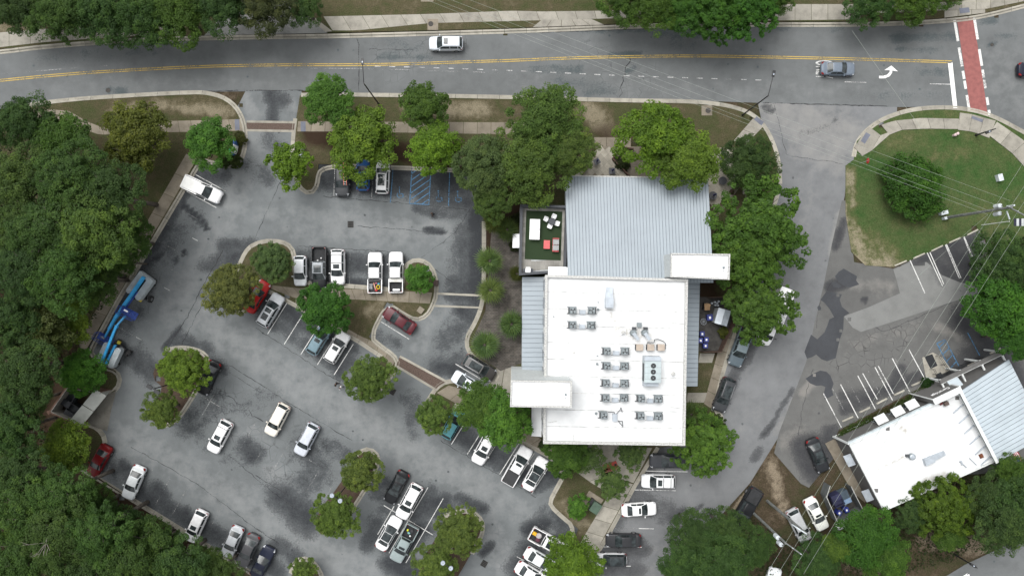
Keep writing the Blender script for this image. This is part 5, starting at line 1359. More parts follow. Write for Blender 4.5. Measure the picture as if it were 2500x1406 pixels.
# towers
TILEW = plain('tower_panel', (0.50, 0.53, 0.53), .7, var=.06, scale=3)
for pts, h, nm in ((((1638, 618), (1783, 620), (1781, 683), (1637, 677)), 11.2, 'east_tower'), (((1247, 928), (1397, 930), (1396, 996), (1245, 993)), 14.5, 'west_tower')):
    tp = [W(*p, h) for p in pts]
    t = MB().prism(inset(tp, .05), 0, h-.30).build('tower', TILEW, B1B, world=True)
    MB().prism(inset(tp, .2), h-.30, h-.22).build('tower_roof', ROOFW, t, world=True)
    parapet('tower_coping', tp, h-.3, h, .18, FLASH, t)
    vx, vy = W(pts[1][0]-16, pts[1][1]+33, h); MB().cyl((vx, vy, h-.22), .12, .35, 12).build('vent_pipe', GREYU, t, world=True)
    vx, vy = W(pts[1][0]-17, pts[1][1]+42, h); MB().cyl((vx, vy, h-.22), .05, .25, 8).build('vent_pipe', GREYU, t, world=True)
    # panel joints on the faces that show
    for k in range(1, int((h-1)/1.2)):
        for a, b in ((0, 1), (3, 0)):
            pa, pb = Vector((*inset(tp, .045)[a], 1.2*k)), Vector((*inset(tp, .045)[b], 1.2*k))
            MB().bar(pa, pb, .02, .02).build('panel_joint', FLASH, t, world=True)
# canopies
for q, h, nm in (([(1298, 993), (1322, 993), (1322, 1066), (1297, 1064)], 3.2, 'west canopy'), ([(1252, 571), (1269, 571), (1268, 605), (1251, 605)], 3.2, 'terrace canopy'), ([(1339, 651), (1386, 652), (1386, 672), (1338, 671)], 7.2, 'stair cap')):
    p = [W(*a, h) for a in q]; MB().prism(p, h-.25, h).build('canopy', ROOFW, B1B, world=True)
    MB().prism(inset(p, .5), 0, h-.26).build('canopy_support', WALLG, B1B, world=True)
# roof terrace
HT = 4.6
tq = [W(*p, HT+1.0) for p in ((1270, 499), (1387, 502), (1382, 664), (1267, 672))]
tr = MB().prism(tq, 0, HT-.05).build('terrace', WALLG, B1B, world=True)
parapet('terrace_parapet', tq, HT-.05, HT+1.0, .32, DKGREY, tr)
TERP = concrete('terrace_paver', (0.30, 0.29, 0.265), .4)
paver_field(B1B, [(1277, 507), (1381, 510), (1378, 656), (1273, 662)], .62, R(-1), TERP, z=HT, name='terrace_paver', base=HT) if False else None
tin = [W(*p, HT) for p in ((1277, 508), (1381, 511), (1377, 655), (1273, 663))]
tpx = [Vector(p) for p in tin]
me_p = MB().box((0, 0, -.025), (.60, .60, .05)).mesh('paver', TERP)
nx_, ny_ = 9, 13
for i in range(nx_):
    for j in range(ny_):
        a = (i+.5)/nx_; b = (j+.5)/ny_
        if 1.3 < i < 7.4 and 1.2 < j < 10.2: continue
        p = tpx[0].lerp(tpx[1], a).lerp(tpx[3].lerp(tpx[2], a), b)
        o = link('paver', me_p, tr, loc=(p.x, p.y, HT), rz=R(-1.2), world=True)
TURFG = plain('artificial_turf', (0.018, 0.036, 0.012), .95, var=.1, scale=30)
MB().prism([W(*p, HT) for p in ((1285, 514), (1373, 517), (1369, 636), (1281, 633))], HT-.045, HT+.012).build('turf_rug', TURFG, label='dark green artificial turf rug on the roof terrace', cat='rug')
TP = HT+.012
# terrace furniture
WPL = plain('white_plastic', (.80, .80, .80), .4, var=.03)
x, y = W(1305.5, 560, TP+.75); g = empty('game_table', (x, y, TP), R(-2), label='white two piece game table on the terrace turf', cat='table')
for s in (-1, 1): MB().box((0, s*.655, .74), (1.30, 1.29, .04)).build('table_top', WPL, g)
for a in (-.5, .5):
    for b in (-1.1, -.15, .15, 1.1): MB().box((a, b, .36), (.06, .06, .72)).build('leg', FRAME, g)
MB().box((0, 0, .77), (1.3, .03, .05)).build('net', FRAME, g)
tx, ty = W(1347.5, 541, TP+.7); g = empty('round_table', (tx, ty, TP), label='round charcoal table ringed by white chairs on the terrace', cat='table')
MB().cyl((0, 0, .70), .46, .04, 24).build('table_top', DKGREY, g); MB().cyl((0, 0, .03), .04, .67, 10).build('pedestal', FRAME, g); MB().cyl((0, 0, 0), .26, .03, 16).build('base', FRAME, g)
def chair(loc, rz, label):
    g = empty('terrace_chair', loc, rz, label=label, cat='chair', group='white terrace chairs')
    m = MB(); rounded_box(m, (0, 0, .44), (.56, .56, .14), .16); m.build('seat', WPL, g)
    m = MB(); m.prism([(-.32, -.26), (-.22, -.30), (-.20, .30), (-.32, .26)], .42, .80); m.build('backrest', WPL, g)
    for s in (-1, 1): MB().box((0, s*.29, .62), (.42, .05, .05)).build('armrest', WPL, g); MB().box((0.1, s*.20, .515), (.16, .05, .01)).build('slot', FRAME, g)
    for a in (-.2, .2):
        for b in (-.2, .2): MB().tube((a, b, .38), (a*1.2, b*1.2, 0), .02, n=6).build('leg', FRAME, g)
for px, py, t in ((1333.5, 535, 'nearest the game table'), (1352.5, 529, 'at the top'), (1360, 545.5, 'nearest the metal roof'), (1342.5, 552, 'at the bottom, toward the coral table')):
    x, y = W(px, py, TP+.6); chair((x, y, TP), math.atan2(ty-y, tx-x), 'white chair at the round terrace table, ' + t)
CORAL = plain('coral_paint', (.52, .09, .09), .5, var=.05)
x, y = W(1335, 597, TP+.45); g = empty('coffee_table', (x, y, TP), R(-2), label='coral red low table on the terrace turf', cat='table')
MB().box((0, 0, .42), (.80, 1.10, .05)).build('table_top', CORAL, g)
for a in (-.35, .35):
    for b in (-.48, .48): MB().box((a, b, .2), (.05, .05, .4)).build('leg', CORAL, g)
x, y = W(1357, 598, TP+.5); g = empty('loveseat', (x, y, TP), R(-2), label='grey cushioned loveseat with a coral frame on the terrace', cat='sofa')
MB().box((0, 0, .18), (.82, 1.74, .22)).build('frame', CORAL, g)
CUSH = plain('cushion_grey', (.33, .34, .34), .9, var=.06)
for s in (-1, 1):
    m = MB(); rounded_box(m, (-.05, s*.37, .36), (.66, .70, .16), .1); m.build('seat_cushion', CUSH, g)
    m = MB(); rounded_box(m, (.30, s*.37, .52), (.16, .70, .36), .06); m.build('back_cushion', CUSH, g)
    MB().box((0, s*.82, .42), (.80, .08, .30)).build('armrest', CORAL, g)
x, y = W(1289, 660, TP+.9); g = empty('grill', (x, y, TP), R(-2), label='white hooded barbecue grill in the terrace corner', cat='grill')
MB().box((0, 0, .45), (1.30, .46, .90)).build('cart', DKGREY, g); m = MB(); rounded_box(m, (.0, .02, 1.02), (.68, .62, .24), .1); m.build('hood', WPL, g); MB().bar((-.3, .42, 1.05), (.3, .42, 1.05), .05, .05).build('handle', WPL, g)
# ---- things on the white roof
HR = HM-.42
def ac_unit(px, py, label, flip=1):
    x, y = W(px, py, HR+.9); g = empty('air_conditioner', (x, y, HR), R(-1), label=label, cat='air conditioner', group='condenser units on the white roof')
    m = MB(); rounded_box(m, (0, 0, .52), (.80, .80, .80), .10); m.build('housing', GREYU, g)
    MB().cyl((0, 0, .92), .36, .025, 24).build('fan_well', plain('well', (.22, .25, .26), .5) if 'well' not in MATS else MATS['well'], g)
    for k in range(3):
        a = 2*math.pi*k/3+px*.37
        p = [(.07*math.cos(a), .07*math.sin(a))]+[(.33*math.cos(a+t), .33*math.sin(a+t)) for t in (-.05, .25, .55, .80)]
        MB().prism(p, .955, .965).build('fan_blade', BLADE, g)
    MB().cyl((0, 0, .95), .08, .03, 12).build('hub', BLADE, g)
    rg = MB(); n = 24
    for i in range(n):
        a, b = 2*math.pi*i/n, 2*math.pi*(i+1)/n
        rg.tube((.36*math.cos(a), .36*math.sin(a), .96), (.36*math.cos(b), .36*math.sin(b), .96), .035, n=5)
    rg.build('fan_ring', GREYU, g)
    for s in (-1, 1): MB().box((-flip*.10, s*.40, .06), (1.15, .09, .12)).build('stand_rail', COILG if s < 0 else GREYU, g)
    MB().box((-flip*.46, 0, .45), (.10, .70, .70)).build('service_panel', COILG, g)
pairs = [(1399, 758, 1445, 758, 'top row of the upper left four'), (1399, 793.5, 1443, 794, 'bottom row of the upper left four'), (1483, 858, 1526, 858, 'row beside the tan units'), (1483, 894, 1525, 894.5, 'second row below the tan units'), (1481, 936.5, 1525, 937, 'third row below the tan units'), (1480.5, 973, 1524, 972.5, 'fourth row below the tan units'), (1567, 974, 1608, 975, 'row below the three fan unit'), (1566, 1016.5, 1608, 1017.5, 'last row, lower right')]
for (a, b, c, d, t) in pairs:
    ac_unit(a, b, 'grey condenser unit, left one of the ' + t)
    ac_unit(c, d, 'grey condenser unit, right one of the ' + t, -1)
    x, y = W((a+c)/2, (b+d)/2+4, HR+.3); MB().box((0, 0, .16), (.75, .50, .32)).build('junction_cover', GALV, loc=(x, y, HR), rz=R(-1), label='pale cover between condensers, ' + t, cat='duct cover', group='covers between condensers')
    m = MB(); z = HR+.3
    for (p, q) in (((a+8, b+8), (c-9, d+8)), ((a+16, b-3), (a+16, b+6))):
        m.tube((*W(*p, z), z), (*W(*q, z), z), .025, n=5)
    m.build('pipe_run', COILG, label='thin dark pipes between condensers, ' + t, cat='pipe', group='pipe runs on the white roof')
ac_unit(1475.5, 1015, 'single grey condenser unit beside the bent pipes, lower end of the roof')
m = MB(); z = HR+.35
for p, q in (((1484, 1005), (1500, 1006)), ((1500, 1006), (1500, 1026)), ((1503, 1012), (1514, 1000)), ((1514, 1000), (1516, 994)), ((1516, 994), (1519, 1006)), ((1508, 1026), (1520, 1040)), ((1520, 1028), (1520, 1042)), ((1508, 1027), (1520, 1028))): m.tube((*W(*p, z), z), (*W(*q, z), z), .045, n=6)
m.build('bent_pipe', COILG, label='loose bent pipes beside the single condenser', cat='pipe')
x, y = W(1501, 1019, HR+.3); MB().box((0, 0, .2), (.55, .9, .4)).build('junction_cover', GALV, loc=(x, y, HR), label='tall metal cover beside the bent pipes', cat='duct cover')
# big three-fan unit
x, y = W(1594, 906, HR+1.6); g = empty('rooftop_unit', (x, y, HR), R(-1), label='large pale rooftop unit with three black fans', cat='rooftop unit')
MB().box((0, -.1, .85), (1.95, 2.55, 1.5)).build('cabinet', plain('unit_pale', (.40, .46, .47), .55, var=.05), g)
MB().box((0, 1.45, .80), (1.95, .50, 1.4)).build('intake_hood', GALV, g); MB().box((-.05, -1.62, .55), (1.75, .48, .9)).build('end_panel', GALV, g)
for k in (-1, 0, 1):
    o = MB().cyl((.05, -.08+.72*k, 1.60), .31, .03, 24).build('fan', BLADE, g)
    for q in range(4):
        a = q*math.pi/2+k; MB().prism([(.05+.06*math.cos(a), -.08+.72*k+.06*math.sin(a)), (.05+.28*math.cos(a-.2), -.08+.72*k+.28*math.sin(a-.2)), (.05+.28*math.cos(a+.3), -.08+.72*k+.28*math.sin(a+.3))], 1.632, 1.64).build('fan_blade', COILG, o)
    MB().cyl((.05, -.08+.72*k, 1.632), .06, .03, 10).build('hub', GREYU, o)
for k in (-.45, .25, .95): MB().box((0, k-.5, 1.601), (1.95, .015, .004)).build('panel_joint', COILG, g)
MB().box((-.99, -.2, .8), (.03, 2.1, .9)).build('coil_panel', COILG, g)
# vents and ducts
x, y = W(1488, 727, HR+.8); g = empty('duct_hood', (x, y, HR), R(-1), label='long pale metal duct hood near the top of the white roof', cat='duct')
MB().prism([(-.46, -1.2), (.46, -1.2), (.50, 0), (-.50, 0)], 0, .9).build('box', GALV, g); MB().prism([(-.42, 0), (.42, 0), (.42, 1.3), (-.34, 1.3)], 0, [.85, .85, .35, .35]).build('sloped_hood', GALV, g)
TAN = plain('unit_tan', (.40, .335, .275), .7, var=.08)
for px, t in ((1561, 'farthest left'), (1588, 'in the middle'), (1613.5, 'farthest right')):
    x, y = W(px, 848, HR+.4); g = empty('tan_unit', (x, y, HR), R(-1), label='tan metal box unit, %s of the three' % t, cat='rooftop unit', group='tan box units')
    MB().box((0, 0, .33), (.85, .75, .6)).build('housing', TAN, g); MB().box((-.44, 0, .33), (.05, .66, .5)).build('grille', COILG, g); MB().box((0, 0, .02), (.95, .6, .04)).build('base', COILG, g)
m = MB(); z = HR+.4
pts = [(1580, 840), (1580, 836), (1597, 836), (1598, 829), (1606, 828), (1618, 832), (1625, 838), (1624, 852), (1619, 855)]
for p, q in zip(pts, pts[1:]): m.tube((*W(*p, z), z), (*W(*q, z), z), .05, n=6)
m.build('refrigerant_line', COILG, label='dark looped pipe over the tan box units', cat='pipe')
for px, py, t in ((1550, 815, 'left'), (1578, 815, 'right')):
    x, y = W(px, py, HR+.7); g = empty('exhaust_fan', (x, y, HR), label='kitchen exhaust fan with a tilted metal chute, the %s one' % t, cat='exhaust fan', group='kitchen exhaust fans')
    MB().cyl((-.1, .1, 0), .42, .62, 18, r2=.36).build('housing', GREYU, g)
    MB().box((.12, -.30, .78), (.40, 1.0, .06), R(38)).build('chute', GALV, g); MB().box((-.02, .62, .3), (.46, .34, .5)).build('motor_box', COILG, g)
x, y = W(1561, 793, HR+.4); MB().box((0, 0, .2), (.5, .5, .4)).box((0, 0, .42), (.56, .56, .05)).build('junction_box', GREYU, loc=(x, y, HR), label='small grey box above the two exhaust fans', cat='junction box')
for px, py, r, t in ((1521, 811, .22, 'white round vent cap beside the exhaust fans'), (1643.5, 912, .22, 'white round vent cap right of the three fan unit')):
    x, y = W(px, py, HR+.4); g = empty('roof_vent', (x, y, HR), label=t, cat='roof vent', group='round vent caps')
    MB().box((0, 0, .04), (.72, .72, .08)).build('curb', ROOFW, g); MB().cyl((0, 0, .08), r, .30, 16).build('stack', ROOFW, g); MB().cyl((0, 0, .38), r*1.25, .06, 16, r2=r*.6).build('cap', FLASH, g)
for px, py, r, t in ((1461, 756, .10, 'near the upper condensers'), (1461, 738, .05, 'above the upper condensers'), (1458.5, 889, .10, 'left of the second condenser row'), (1456, 1010, .11, 'near the single condenser'), (1352, 773, .05, 'near the west edge'), (1459, 869, .05, 'small one left of the condensers')):
    x, y = W(px, py, HR+.3); MB().cyl((0, 0, 0), r, .32, 10).cyl((0, 0, .0), r*1.6, .04, 10).build('vent_pipe', GREYU, loc=(x, y, HR), label='short grey roof pipe ' + t, cat='roof vent', group='short roof pipes')
p = [W(*q, HR) for q in ((1391, 835), (1436, 836), (1436, 891), (1390, 890))]
g = empty('roof_hatch', (*W(1413, 863, HR), HR), label='faint white roof hatch outline on the open left of the roof', cat='hatch')
MB().prism(p, HR, HR+.06).build('hatch_curb', ROOFW, g, world=True); MB().box((*W(1401, 861, HR+.1), HR+.1), (.35, .25, .08)).build('handle', FLASH, g, world=True)
cb = MB(); z = HR+.06
for p, q in (((1337, 1031), (1359, 1028)), ((1400, 1060), (1402, 1080)), ((1640, 788), (1673, 791)), ((1638, 882), (1668, 885)), ((1635, 993), (1665, 997))): cb.tube((*W(*p, z), z), (*W(*q, z), z), .03, n=5)
cb.build('lightning_cable', FLASH, label='thin grey cables lying near the edges of the white roof', cat='cable')

# ------------------------------------------------------------------ grey fronted building at the right
HB = 4.3
A, B, C, D = [W(*p, HB) for p in ((2073, 1084), (2342, 957), (2431, 1127), (2158, 1248))]
b2o = empty('shop_building', (*[(A[i]+C[i])/2 for i in (0, 1)], 0), label='grey fronted shop with a white roof and a pale ribbed metal roof', cat='building')
GREYW = plain('shop_wall_grey', (.115, .112, .108), .85, var=.06)
ENDW = plain('shop_end_wall', (.13, .13, .13), .85, var=.08)
TRIM = plain('white_trim', (.62, .64, .63), .6, var=.06)
MB().prism(inset([A, B, C, D], .05), 0, HB-.3).build('wall', GREYW, b2o, world=True)
r2 = sheet('roof', inset([A, B, C, D], .12), HB-.27, MEMB, cell=.5, parent=b2o, world=True)
roof_paint(r2.data, [(2206, 1045, 2214, 1055, 8, .95), (2215, 1115, 2140, 1150, 4, .75), (2212, 1115, 2190, 1125, 4, 1.0), (2265, 1175, 2310, 1160, 14, .7), (2250, 1185, 2270, 1178, 8, .7), (2110, 1090, 2200, 1050, 8, .45)], HB)
parapet('parapet', [A, B, C, D], HB-.3, HB, .18, TRIM, b2o)
uf = Vector((B[0]-A[0], B[1]-A[1])).normalized(); nf = Vector((-uf.y, uf.x))           # along the front, and outwards
rzf = math.atan2(uf.y, uf.x)
def FP(a, o=0.0): return (A[0]+uf.x*a+nf.x*o, A[1]+uf.y*a+nf.y*o)
LF = math.hypot(B[0]-A[0], B[1]-A[1])
MB().prism([FP(.1, .04), FP(LF-.2, .04), FP(LF-.2, .10), FP(.1, .10)], .02, .28).build('base_trim', TRIM, b2o, world=True)
MB().bar(Vector((*FP(0, .06), .0)), Vector((*FP(0, .06), HB)), .22, .22).build('corner_trim', TRIM, b2o, world=True)
MB().prism([FP(.0, .02), FP(LF, .02), FP(LF, .24), FP(.0, .24)], HB-.38, HB+.02).build('fascia', plain('fascia_pale', (.50, .56, .58), .5), b2o, world=True)
# sign bay
s0 = (Vector(W(2230, 976, 0.3))-Vector(A)).dot(uf); s1 = (Vector(W(2294, 946, .3))-Vector(A)).dot(uf)
HS = 5.1
MB().prism([FP(s0, .25), FP(s1, .25), FP(s1, .95), FP(s0, .95)], 0, HS).build('sign_bay', GREYW, b2o, world=True)
for s in (s0, s1): MB().bar(Vector((*FP(s, .97), 0.02)), Vector((*FP(s, .97), HS)), .20, .12).build('sign_trim', TRIM, b2o, world=True)
MB().bar(Vector((*FP(s0, .60), HS+.05)), Vector((*FP(s1, .60), HS+.05)), .80, .10).build('sign_coping', TRIM, b2o, world=True)
tm = text_mesh('Cartridge', .80, 'sign_lettering', WPL, extrude=.02, font_scale=(1.0, 1.0))
o = link('sign_lettering', tm, b2o); pc = FP((s0+s1)/2+.4*0, .98)
tw = max(v.co.x for v in tm.vertices)-min(v.co.x for v in tm.vertices)
for v in tm.vertices: v.co.x *= 2.5/tw
# the wall faces outwards along nf; letters read left to right for someone standing in the lot
Mx = Matrix(((-uf.x, 0, nf.x, pc[0]-b2o.location.x), (-uf.y, 0, nf.y, pc[1]-b2o.location.y), (0, 1, 0, HS-1.15), (0, 0, 0, 1)))
o.matrix_local = Mx
# awnings
for i, (px, py) in enumerate(((2150, 1021), (2190.5, 1001), (2225, 985))):
    c = Vector(W(px, py, 2.7)); a = (c-Vector(A)).dot(uf)
    k = MB(); k.add([Vector((*FP(a-.75, .05), 3.05)), Vector((*FP(a+.75, .05), 3.05)), Vector((*FP(a+.75, 1.05), 2.55)), Vector((*FP(a-.75, 1.05), 2.55)), Vector((*FP(a-.75, .05), 2.99)), Vector((*FP(a+.75, .05), 2.99)), Vector((*FP(a+.75, 1.05), 2.45)), Vector((*FP(a-.75, 1.05), 2.45))], [(0, 3, 2, 1), (4, 5, 6, 7), (3, 7, 6, 2), (0, 4, 7, 3), (1, 2, 6, 5)])
    k.build('awning', TRIM, b2o, world=True)
    w = MB().box((*FP(a, .07), 1.6), (1.2, .06, 1.5), rzf).build('window', FRAME, b2o, world=True); MB().box((*FP(a, .11), 1.6), (1.05, .03, 1.35), rzf).build('pane', WINDOW, w, world=True)
# pale metal roof of the second half
HB2 = 4.6
m0, m1, m2, m3 = W3(2344, 955, HB2+.5), W3(2463, 877, HB2-.2), W3(2556, 1062, HB2-.2), W3(2434, 1129, HB2+.5)
STEEL2 = plain('metal_roof_pale', (0.40, 0.455, 0.49), .5, var=.05, scale=.4)
hw2 = inset([(p.x, p.y) for p in (m0, m1, m2, m3)], .15)
MB().prism(hw2, 0, [HB2+.15, HB2-.55, HB2-.55, HB2+.15]).build('rear_hall', GREYW, b2o, world=True)
sr2 = MB().box((m0.x, m0.y, HB2+.3), (.05, .05, .05)).build('metal_roof', TRIM, b2o, world=True)
_keep = STEEL; STEEL = STEEL2; seam_roof(sr2, m0, m3, m2, m1, .55); STEEL = _keep
MB().bar(m0+Vector((0, 0, .08)), m3+Vector((0, 0, .08)), .40, .12).build('ridge_flashing', TRIM, b2o, world=True)
for k in range(6):
    a = Vector((*B, HB-.1)).lerp(Vector((*C, HB-.1)), .16+.15*k); d = Vector((-uf.x, -uf.y, -.08)).normalized()
    d = (Matrix.Rotation(R(18), 3, 'Z') @ d)
    MB().bar(a, a+d*1.9, .12, .16).build('roof_brace', GALV, b2o, world=True)
# porch with open frame along the front of the metal roofed half
PH = 3.1
pa, pb = W3(2300, 945, PH), W3(2452, 872, PH)
pd = (pb-pa).normalized(); po = Vector((-pd.y, pd.x, 0))
fr = MB().bar(pa+po*.75, pb+po*.75, .55, .25).build('porch_fascia', GREYW, b2o, world=True)
for t in (0.02, .34, .66, .985):
    p = pa.lerp(pb, t); MB().bar(p+po*1.05, p-po*.9, .20, .22).build('porch_beam', TRIM, b2o, world=True)
    MB().box((p.x+po.x*.85, p.y+po.y*.85, PH/2), (.2, .2, PH), math.atan2(pd.y, pd.x)).build('porch_post', TRIM, b2o, world=True)
MB().bar(pa+po*.44, pb+po*.44, .06, .2).build('porch_trim', TRIM, b2o, world=True)
MB().prism([(pa.x+po.x*.4, pa.y+po.y*.4), (pb.x+po.x*.4, pb.y+po.y*.4), (pb.x-po.x*.8, pb.y-po.y*.8), (pa.x-po.x*.8, pa.y-po.y*.8)], 0.0, .08).build('porch_floor', BLACKP, b2o, world=True)
aw = W3(2331, 934, 3.3); k = MB(); q = [aw+pd*a+po*b+Vector((0, 0, c)) for a, b, c in ((-.75, .55, -.25), (.75, .55, -.25), (.75, -.6, .3), (-.75, -.6, .3))]
k.add(q+[v-Vector((0, 0, .08)) for v in q], [(0, 1, 2, 3), (7, 6, 5, 4), (0, 4, 5, 1), (1, 5, 6, 2), (2, 6, 7, 3), (3, 7, 4, 0)]); k.build('entrance_awning', STEEL2, b2o, world=True)
# end wall doors canopy
for (px, py) in ((2068, 1120), (2113, 1205)):
    c = Vector(W(px+8, py-2, 2.4)); dE = Vector((D[0]-A[0], D[1]-A[1])).normalized(); oE = Vector((dE.y, -dE.x)); oE = oE if oE.dot(Vector(A)-Vector(B)) > 0 else -oE
    a = (c-Vector(A)).dot(dE); base = Vector(A)+dE*a
    k = MB(); q = [Vector((*(base+dE*s*.8+oE*o_), z)) for s, o_, z in ((-1, 0, 3.0), (1, 0, 3.0), (1, .9, 2.7), (-1, .9, 2.7))]
    k.add(q+[v-Vector((0, 0, .06)) for v in q], [(0, 1, 2, 3), (7, 6, 5, 4), (0, 4, 5, 1), (1, 5, 6, 2), (2, 6, 7, 3), (3, 7, 4, 0)]); k.build('door_canopy', GALV, b2o, world=True)
# roof things of the shop
x, y = W(2231, 1116, HB+.4); g = empty('exhaust_fan', (x, y, HB-.27), label='round metal exhaust fan leaving a rusty streak on the shop roof', cat='exhaust fan')
MB().cyl((0, 0, 0), .40, .45, 18).build('housing', GREYU, g); MB().cyl((0, 0, .45), .36, .12, 18, r2=.18).build('cap', GALV, g); MB().box((-.55, .1, .2), (.4, .3, .4)).build('motor_box', COILG, g)
x, y = W(2286, 1119, HB+.4); g = empty('duct_hood', (x, y, HB-.27), R(24), label='long metal duct hood on the shop roof', cat='duct')
MB().prism([(-1.5, -.42), (-.2, -.42), (-.2, .36), (-1.4, .40)], 0, .55).build('box', GALV, g); MB().prism([(-.2, -.30), (1.5, -.26), (1.5, .26), (-.2, .36)], 0, [.5, .3, .3, .5]).build('sloped_hood', GALV, g)
x, y = W(2399, 1114, HB+.1); MB().box((0, 0, .1), (.45, .5, .2)).box((0, 0, .21), (.36, .4, .04)).build('roof_drain', plain('rust_box', (.16, .05, .02), .8), loc=(x, y, HB-.27), rz=R(25), label='small rusty box near the shop roof edge', cat='roof box')
m = MB(); x, y = W(2353, 1133, HB+.2)
m.tube((-.3, .3, .1), (.6, -.5, .1), .06, n=6).ball((-.15, .25, .15), .16, 8, 6).ball((0, -.05, .15), .14, 8, 6).tube((1.0, .7, .1), (1.9, -.2, .1), .05, n=6)
m.build('roof_pipe', GALV, loc=(x, y, HB-.27), label='bent roof pipes near the shop roof corner', cat='pipe')
x, y = W(2311, 985, HB+.3); g = empty('broken_satellite_dish', (x, y, HB-.27), R(20), label='broken dark box on tripod legs behind the shop sign', cat='antenna')
MB().box((0, 0, .45), (.55, .5, .4)).build('box', plain('box_brown', (.10, .07, .06), .8), g); MB().box((-.45, .1, .25), (.5, .25, .06), R(20)).build('red_panel', plain('panel_red', (.14, .03, .03), .7), g)
for a in (0, 2.1, 4.2): MB().tube((0, 0, .5), (.6*math.cos(a), .6*math.sin(a), 0), .03, n=5).build('leg', GALV, g)
# ------------------------------------------------------------------ trees and plants
def leafmat(name, trans=0.38):
    m, nt, bs = new_mat(name)
    oi = nt.nodes.new('ShaderNodeObjectInfo')
    a = nt.nodes.new('ShaderNodeAttribute'); a.attribute_name = 'tint'
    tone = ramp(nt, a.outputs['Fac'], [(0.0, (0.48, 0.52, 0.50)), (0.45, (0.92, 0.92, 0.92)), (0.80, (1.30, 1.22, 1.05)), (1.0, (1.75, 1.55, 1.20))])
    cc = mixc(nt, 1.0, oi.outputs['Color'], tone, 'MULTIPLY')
    df = N(nt, 'ShaderNodeBsdfDiffuse', Roughness=0.6); tl = N(nt, 'ShaderNodeBsdfTranslucent'); gl = N(nt, 'ShaderNodeBsdfGlossy', Roughness=0.45)
    mx = N(nt, 'ShaderNodeMixShader'); mx.inputs[0].default_value = trans
    m2 = N(nt, 'ShaderNodeMixShader'); m2.inputs[0].default_value = 0.008
    nt.links.new(cc, df.inputs['Color']); nt.links.new(mixc(nt, 1.0, cc, (1.0, 1.25, .55), 'MULTIPLY'), tl.inputs['Color'])
    nt.links.new(df.outputs[0], mx.inputs[1]); nt.links.new(tl.outputs[0], mx.inputs[2])
    nt.links.new(mx.outputs[0], m2.inputs[1]); nt.links.new(gl.outputs[0], m2.inputs[2])
    nt.nodes.remove(bs)
    nt.links.new(m2.outputs[0], nt.nodes['Material Output'].inputs['Surface'])
    return m
LEAF = leafmat('leaf')
DEADW = plain('dead_wood', (.22, .20, .17), .9)
BARK = plain('bark', (0.095, 0.080, 0.065), .95, var=.25, scale=6)

def leaf_mesh(name, pos, nrm, size, tint, aspect=0.55):
    """many small bent leaves (two triangles each, folded on the midrib)"""
    n = len(pos)
    nrm = nrm/np.linalg.norm(nrm, axis=1, keepdims=True)
    a = rng.normal(size=(n, 3)); u = np.cross(nrm, a); u /= np.linalg.norm(u, axis=1, keepdims=True)
    w = np.cross(nrm, u)
    s = size[:, None]
    p0 = pos-u*s*.5; p2 = pos+u*s*.5
    p1 = pos+w*s*aspect*.5+nrm*s*.10-u*s*.05; p3 = pos-w*s*aspect*.5+nrm*s*.10-u*s*.05
    V = np.stack([p0, p1, p2, p3], 1).reshape(-1, 3).astype(np.float32)
    me = bpy.data.meshes.new(name)
    me.vertices.add(4*n); me.vertices.foreach_set('co', V.ravel())
    base = np.arange(n)[:, None]*4
    idx = np.concatenate([base+[[0, 1, 2]], base+[[0, 2, 3]]], 1).reshape(-1).astype(np.int32)
    me.loops.add(6*n); me.loops.foreach_set('vertex_index', idx)
    me.polygons.add(2*n); me.polygons.foreach_set('loop_start', np.arange(0, 6*n, 3, dtype=np.int32))
    me.materials.append(LEAF)
    at = me.attributes.new('tint', 'FLOAT', 'POINT'); at.data.foreach_set('value', np.repeat(np.clip(tint, 0, 1), 4).astype(np.float32))
    me.update(calc_edges=True); me.validate()
    return me

def crown(name, seed, n_lobe, clumps, leaves, leaf, spread=.56, lobe_r=(.30, .46), clump_r=(.09, .17), flat=.75, ragged=.12):
    """crown of unit radius, centre at the origin: lobes -> leaf clumps -> leaves; also returns limb tips"""
    g = np.random.default_rng(seed)
    P = []; Nn = []; T = []; tips = []
    inner = n_lobe//2+1
    for k in range(n_lobe+inner):
        ang = 2*math.pi*(k+g.uniform(-.35, .35))/max(1, n_lobe-1); rad = spread*g.uniform(.75, 1.12) if k else 0
        c = np.array([rad*math.cos(ang), rad*math.sin(ang), (g.uniform(.05, .30) if k else .42)*flat-.25*rad])
        r = g.uniform(*lobe_r)*(1.1 if k == 0 else 1)
        if k >= n_lobe:
            ang = 2*math.pi*(k-n_lobe+g.uniform(-.3, .3))/inner; rad = g.uniform(.18, .36)
            c = np.array([rad*math.cos(ang), rad*math.sin(ang), g.uniform(.30, .44)*flat]); r *= .85
        tips.append(c)
        lt = g.normal(0, .10)
        for j in range(clumps):
            d = g.normal(size=3); d[2] = abs(d[2])*.9-.25; d /= np.linalg.norm(d)
            rr = r*g.uniform(.72, 1.0+ragged); cc = c+d*rr*np.array([1, 1, flat])
            cr = g.uniform(*clump_r)
            n = int(leaves*g.uniform(.6, 1.4))
            q = g.normal(size=(n, 3)); q /= np.linalg.norm(q, axis=1, keepdims=True)
            q *= (g.uniform(.25, 1.0, size=(n, 1))**.5)
            P.append(cc+q*cr*np.array([1, 1, .7])); Nn.append(q*.5+d*.35+np.array([0, 0, 1.1])+g.normal(size=(n, 3))*.42)
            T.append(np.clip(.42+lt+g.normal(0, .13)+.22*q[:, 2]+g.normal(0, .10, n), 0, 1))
    P = np.concatenate(P); Nn = np.concatenate(Nn); T = np.concatenate(T)
    S = leaf*g.uniform(.6, 1.35, len(P))
    return leaf_mesh(name, P, Nn, S, T), tips

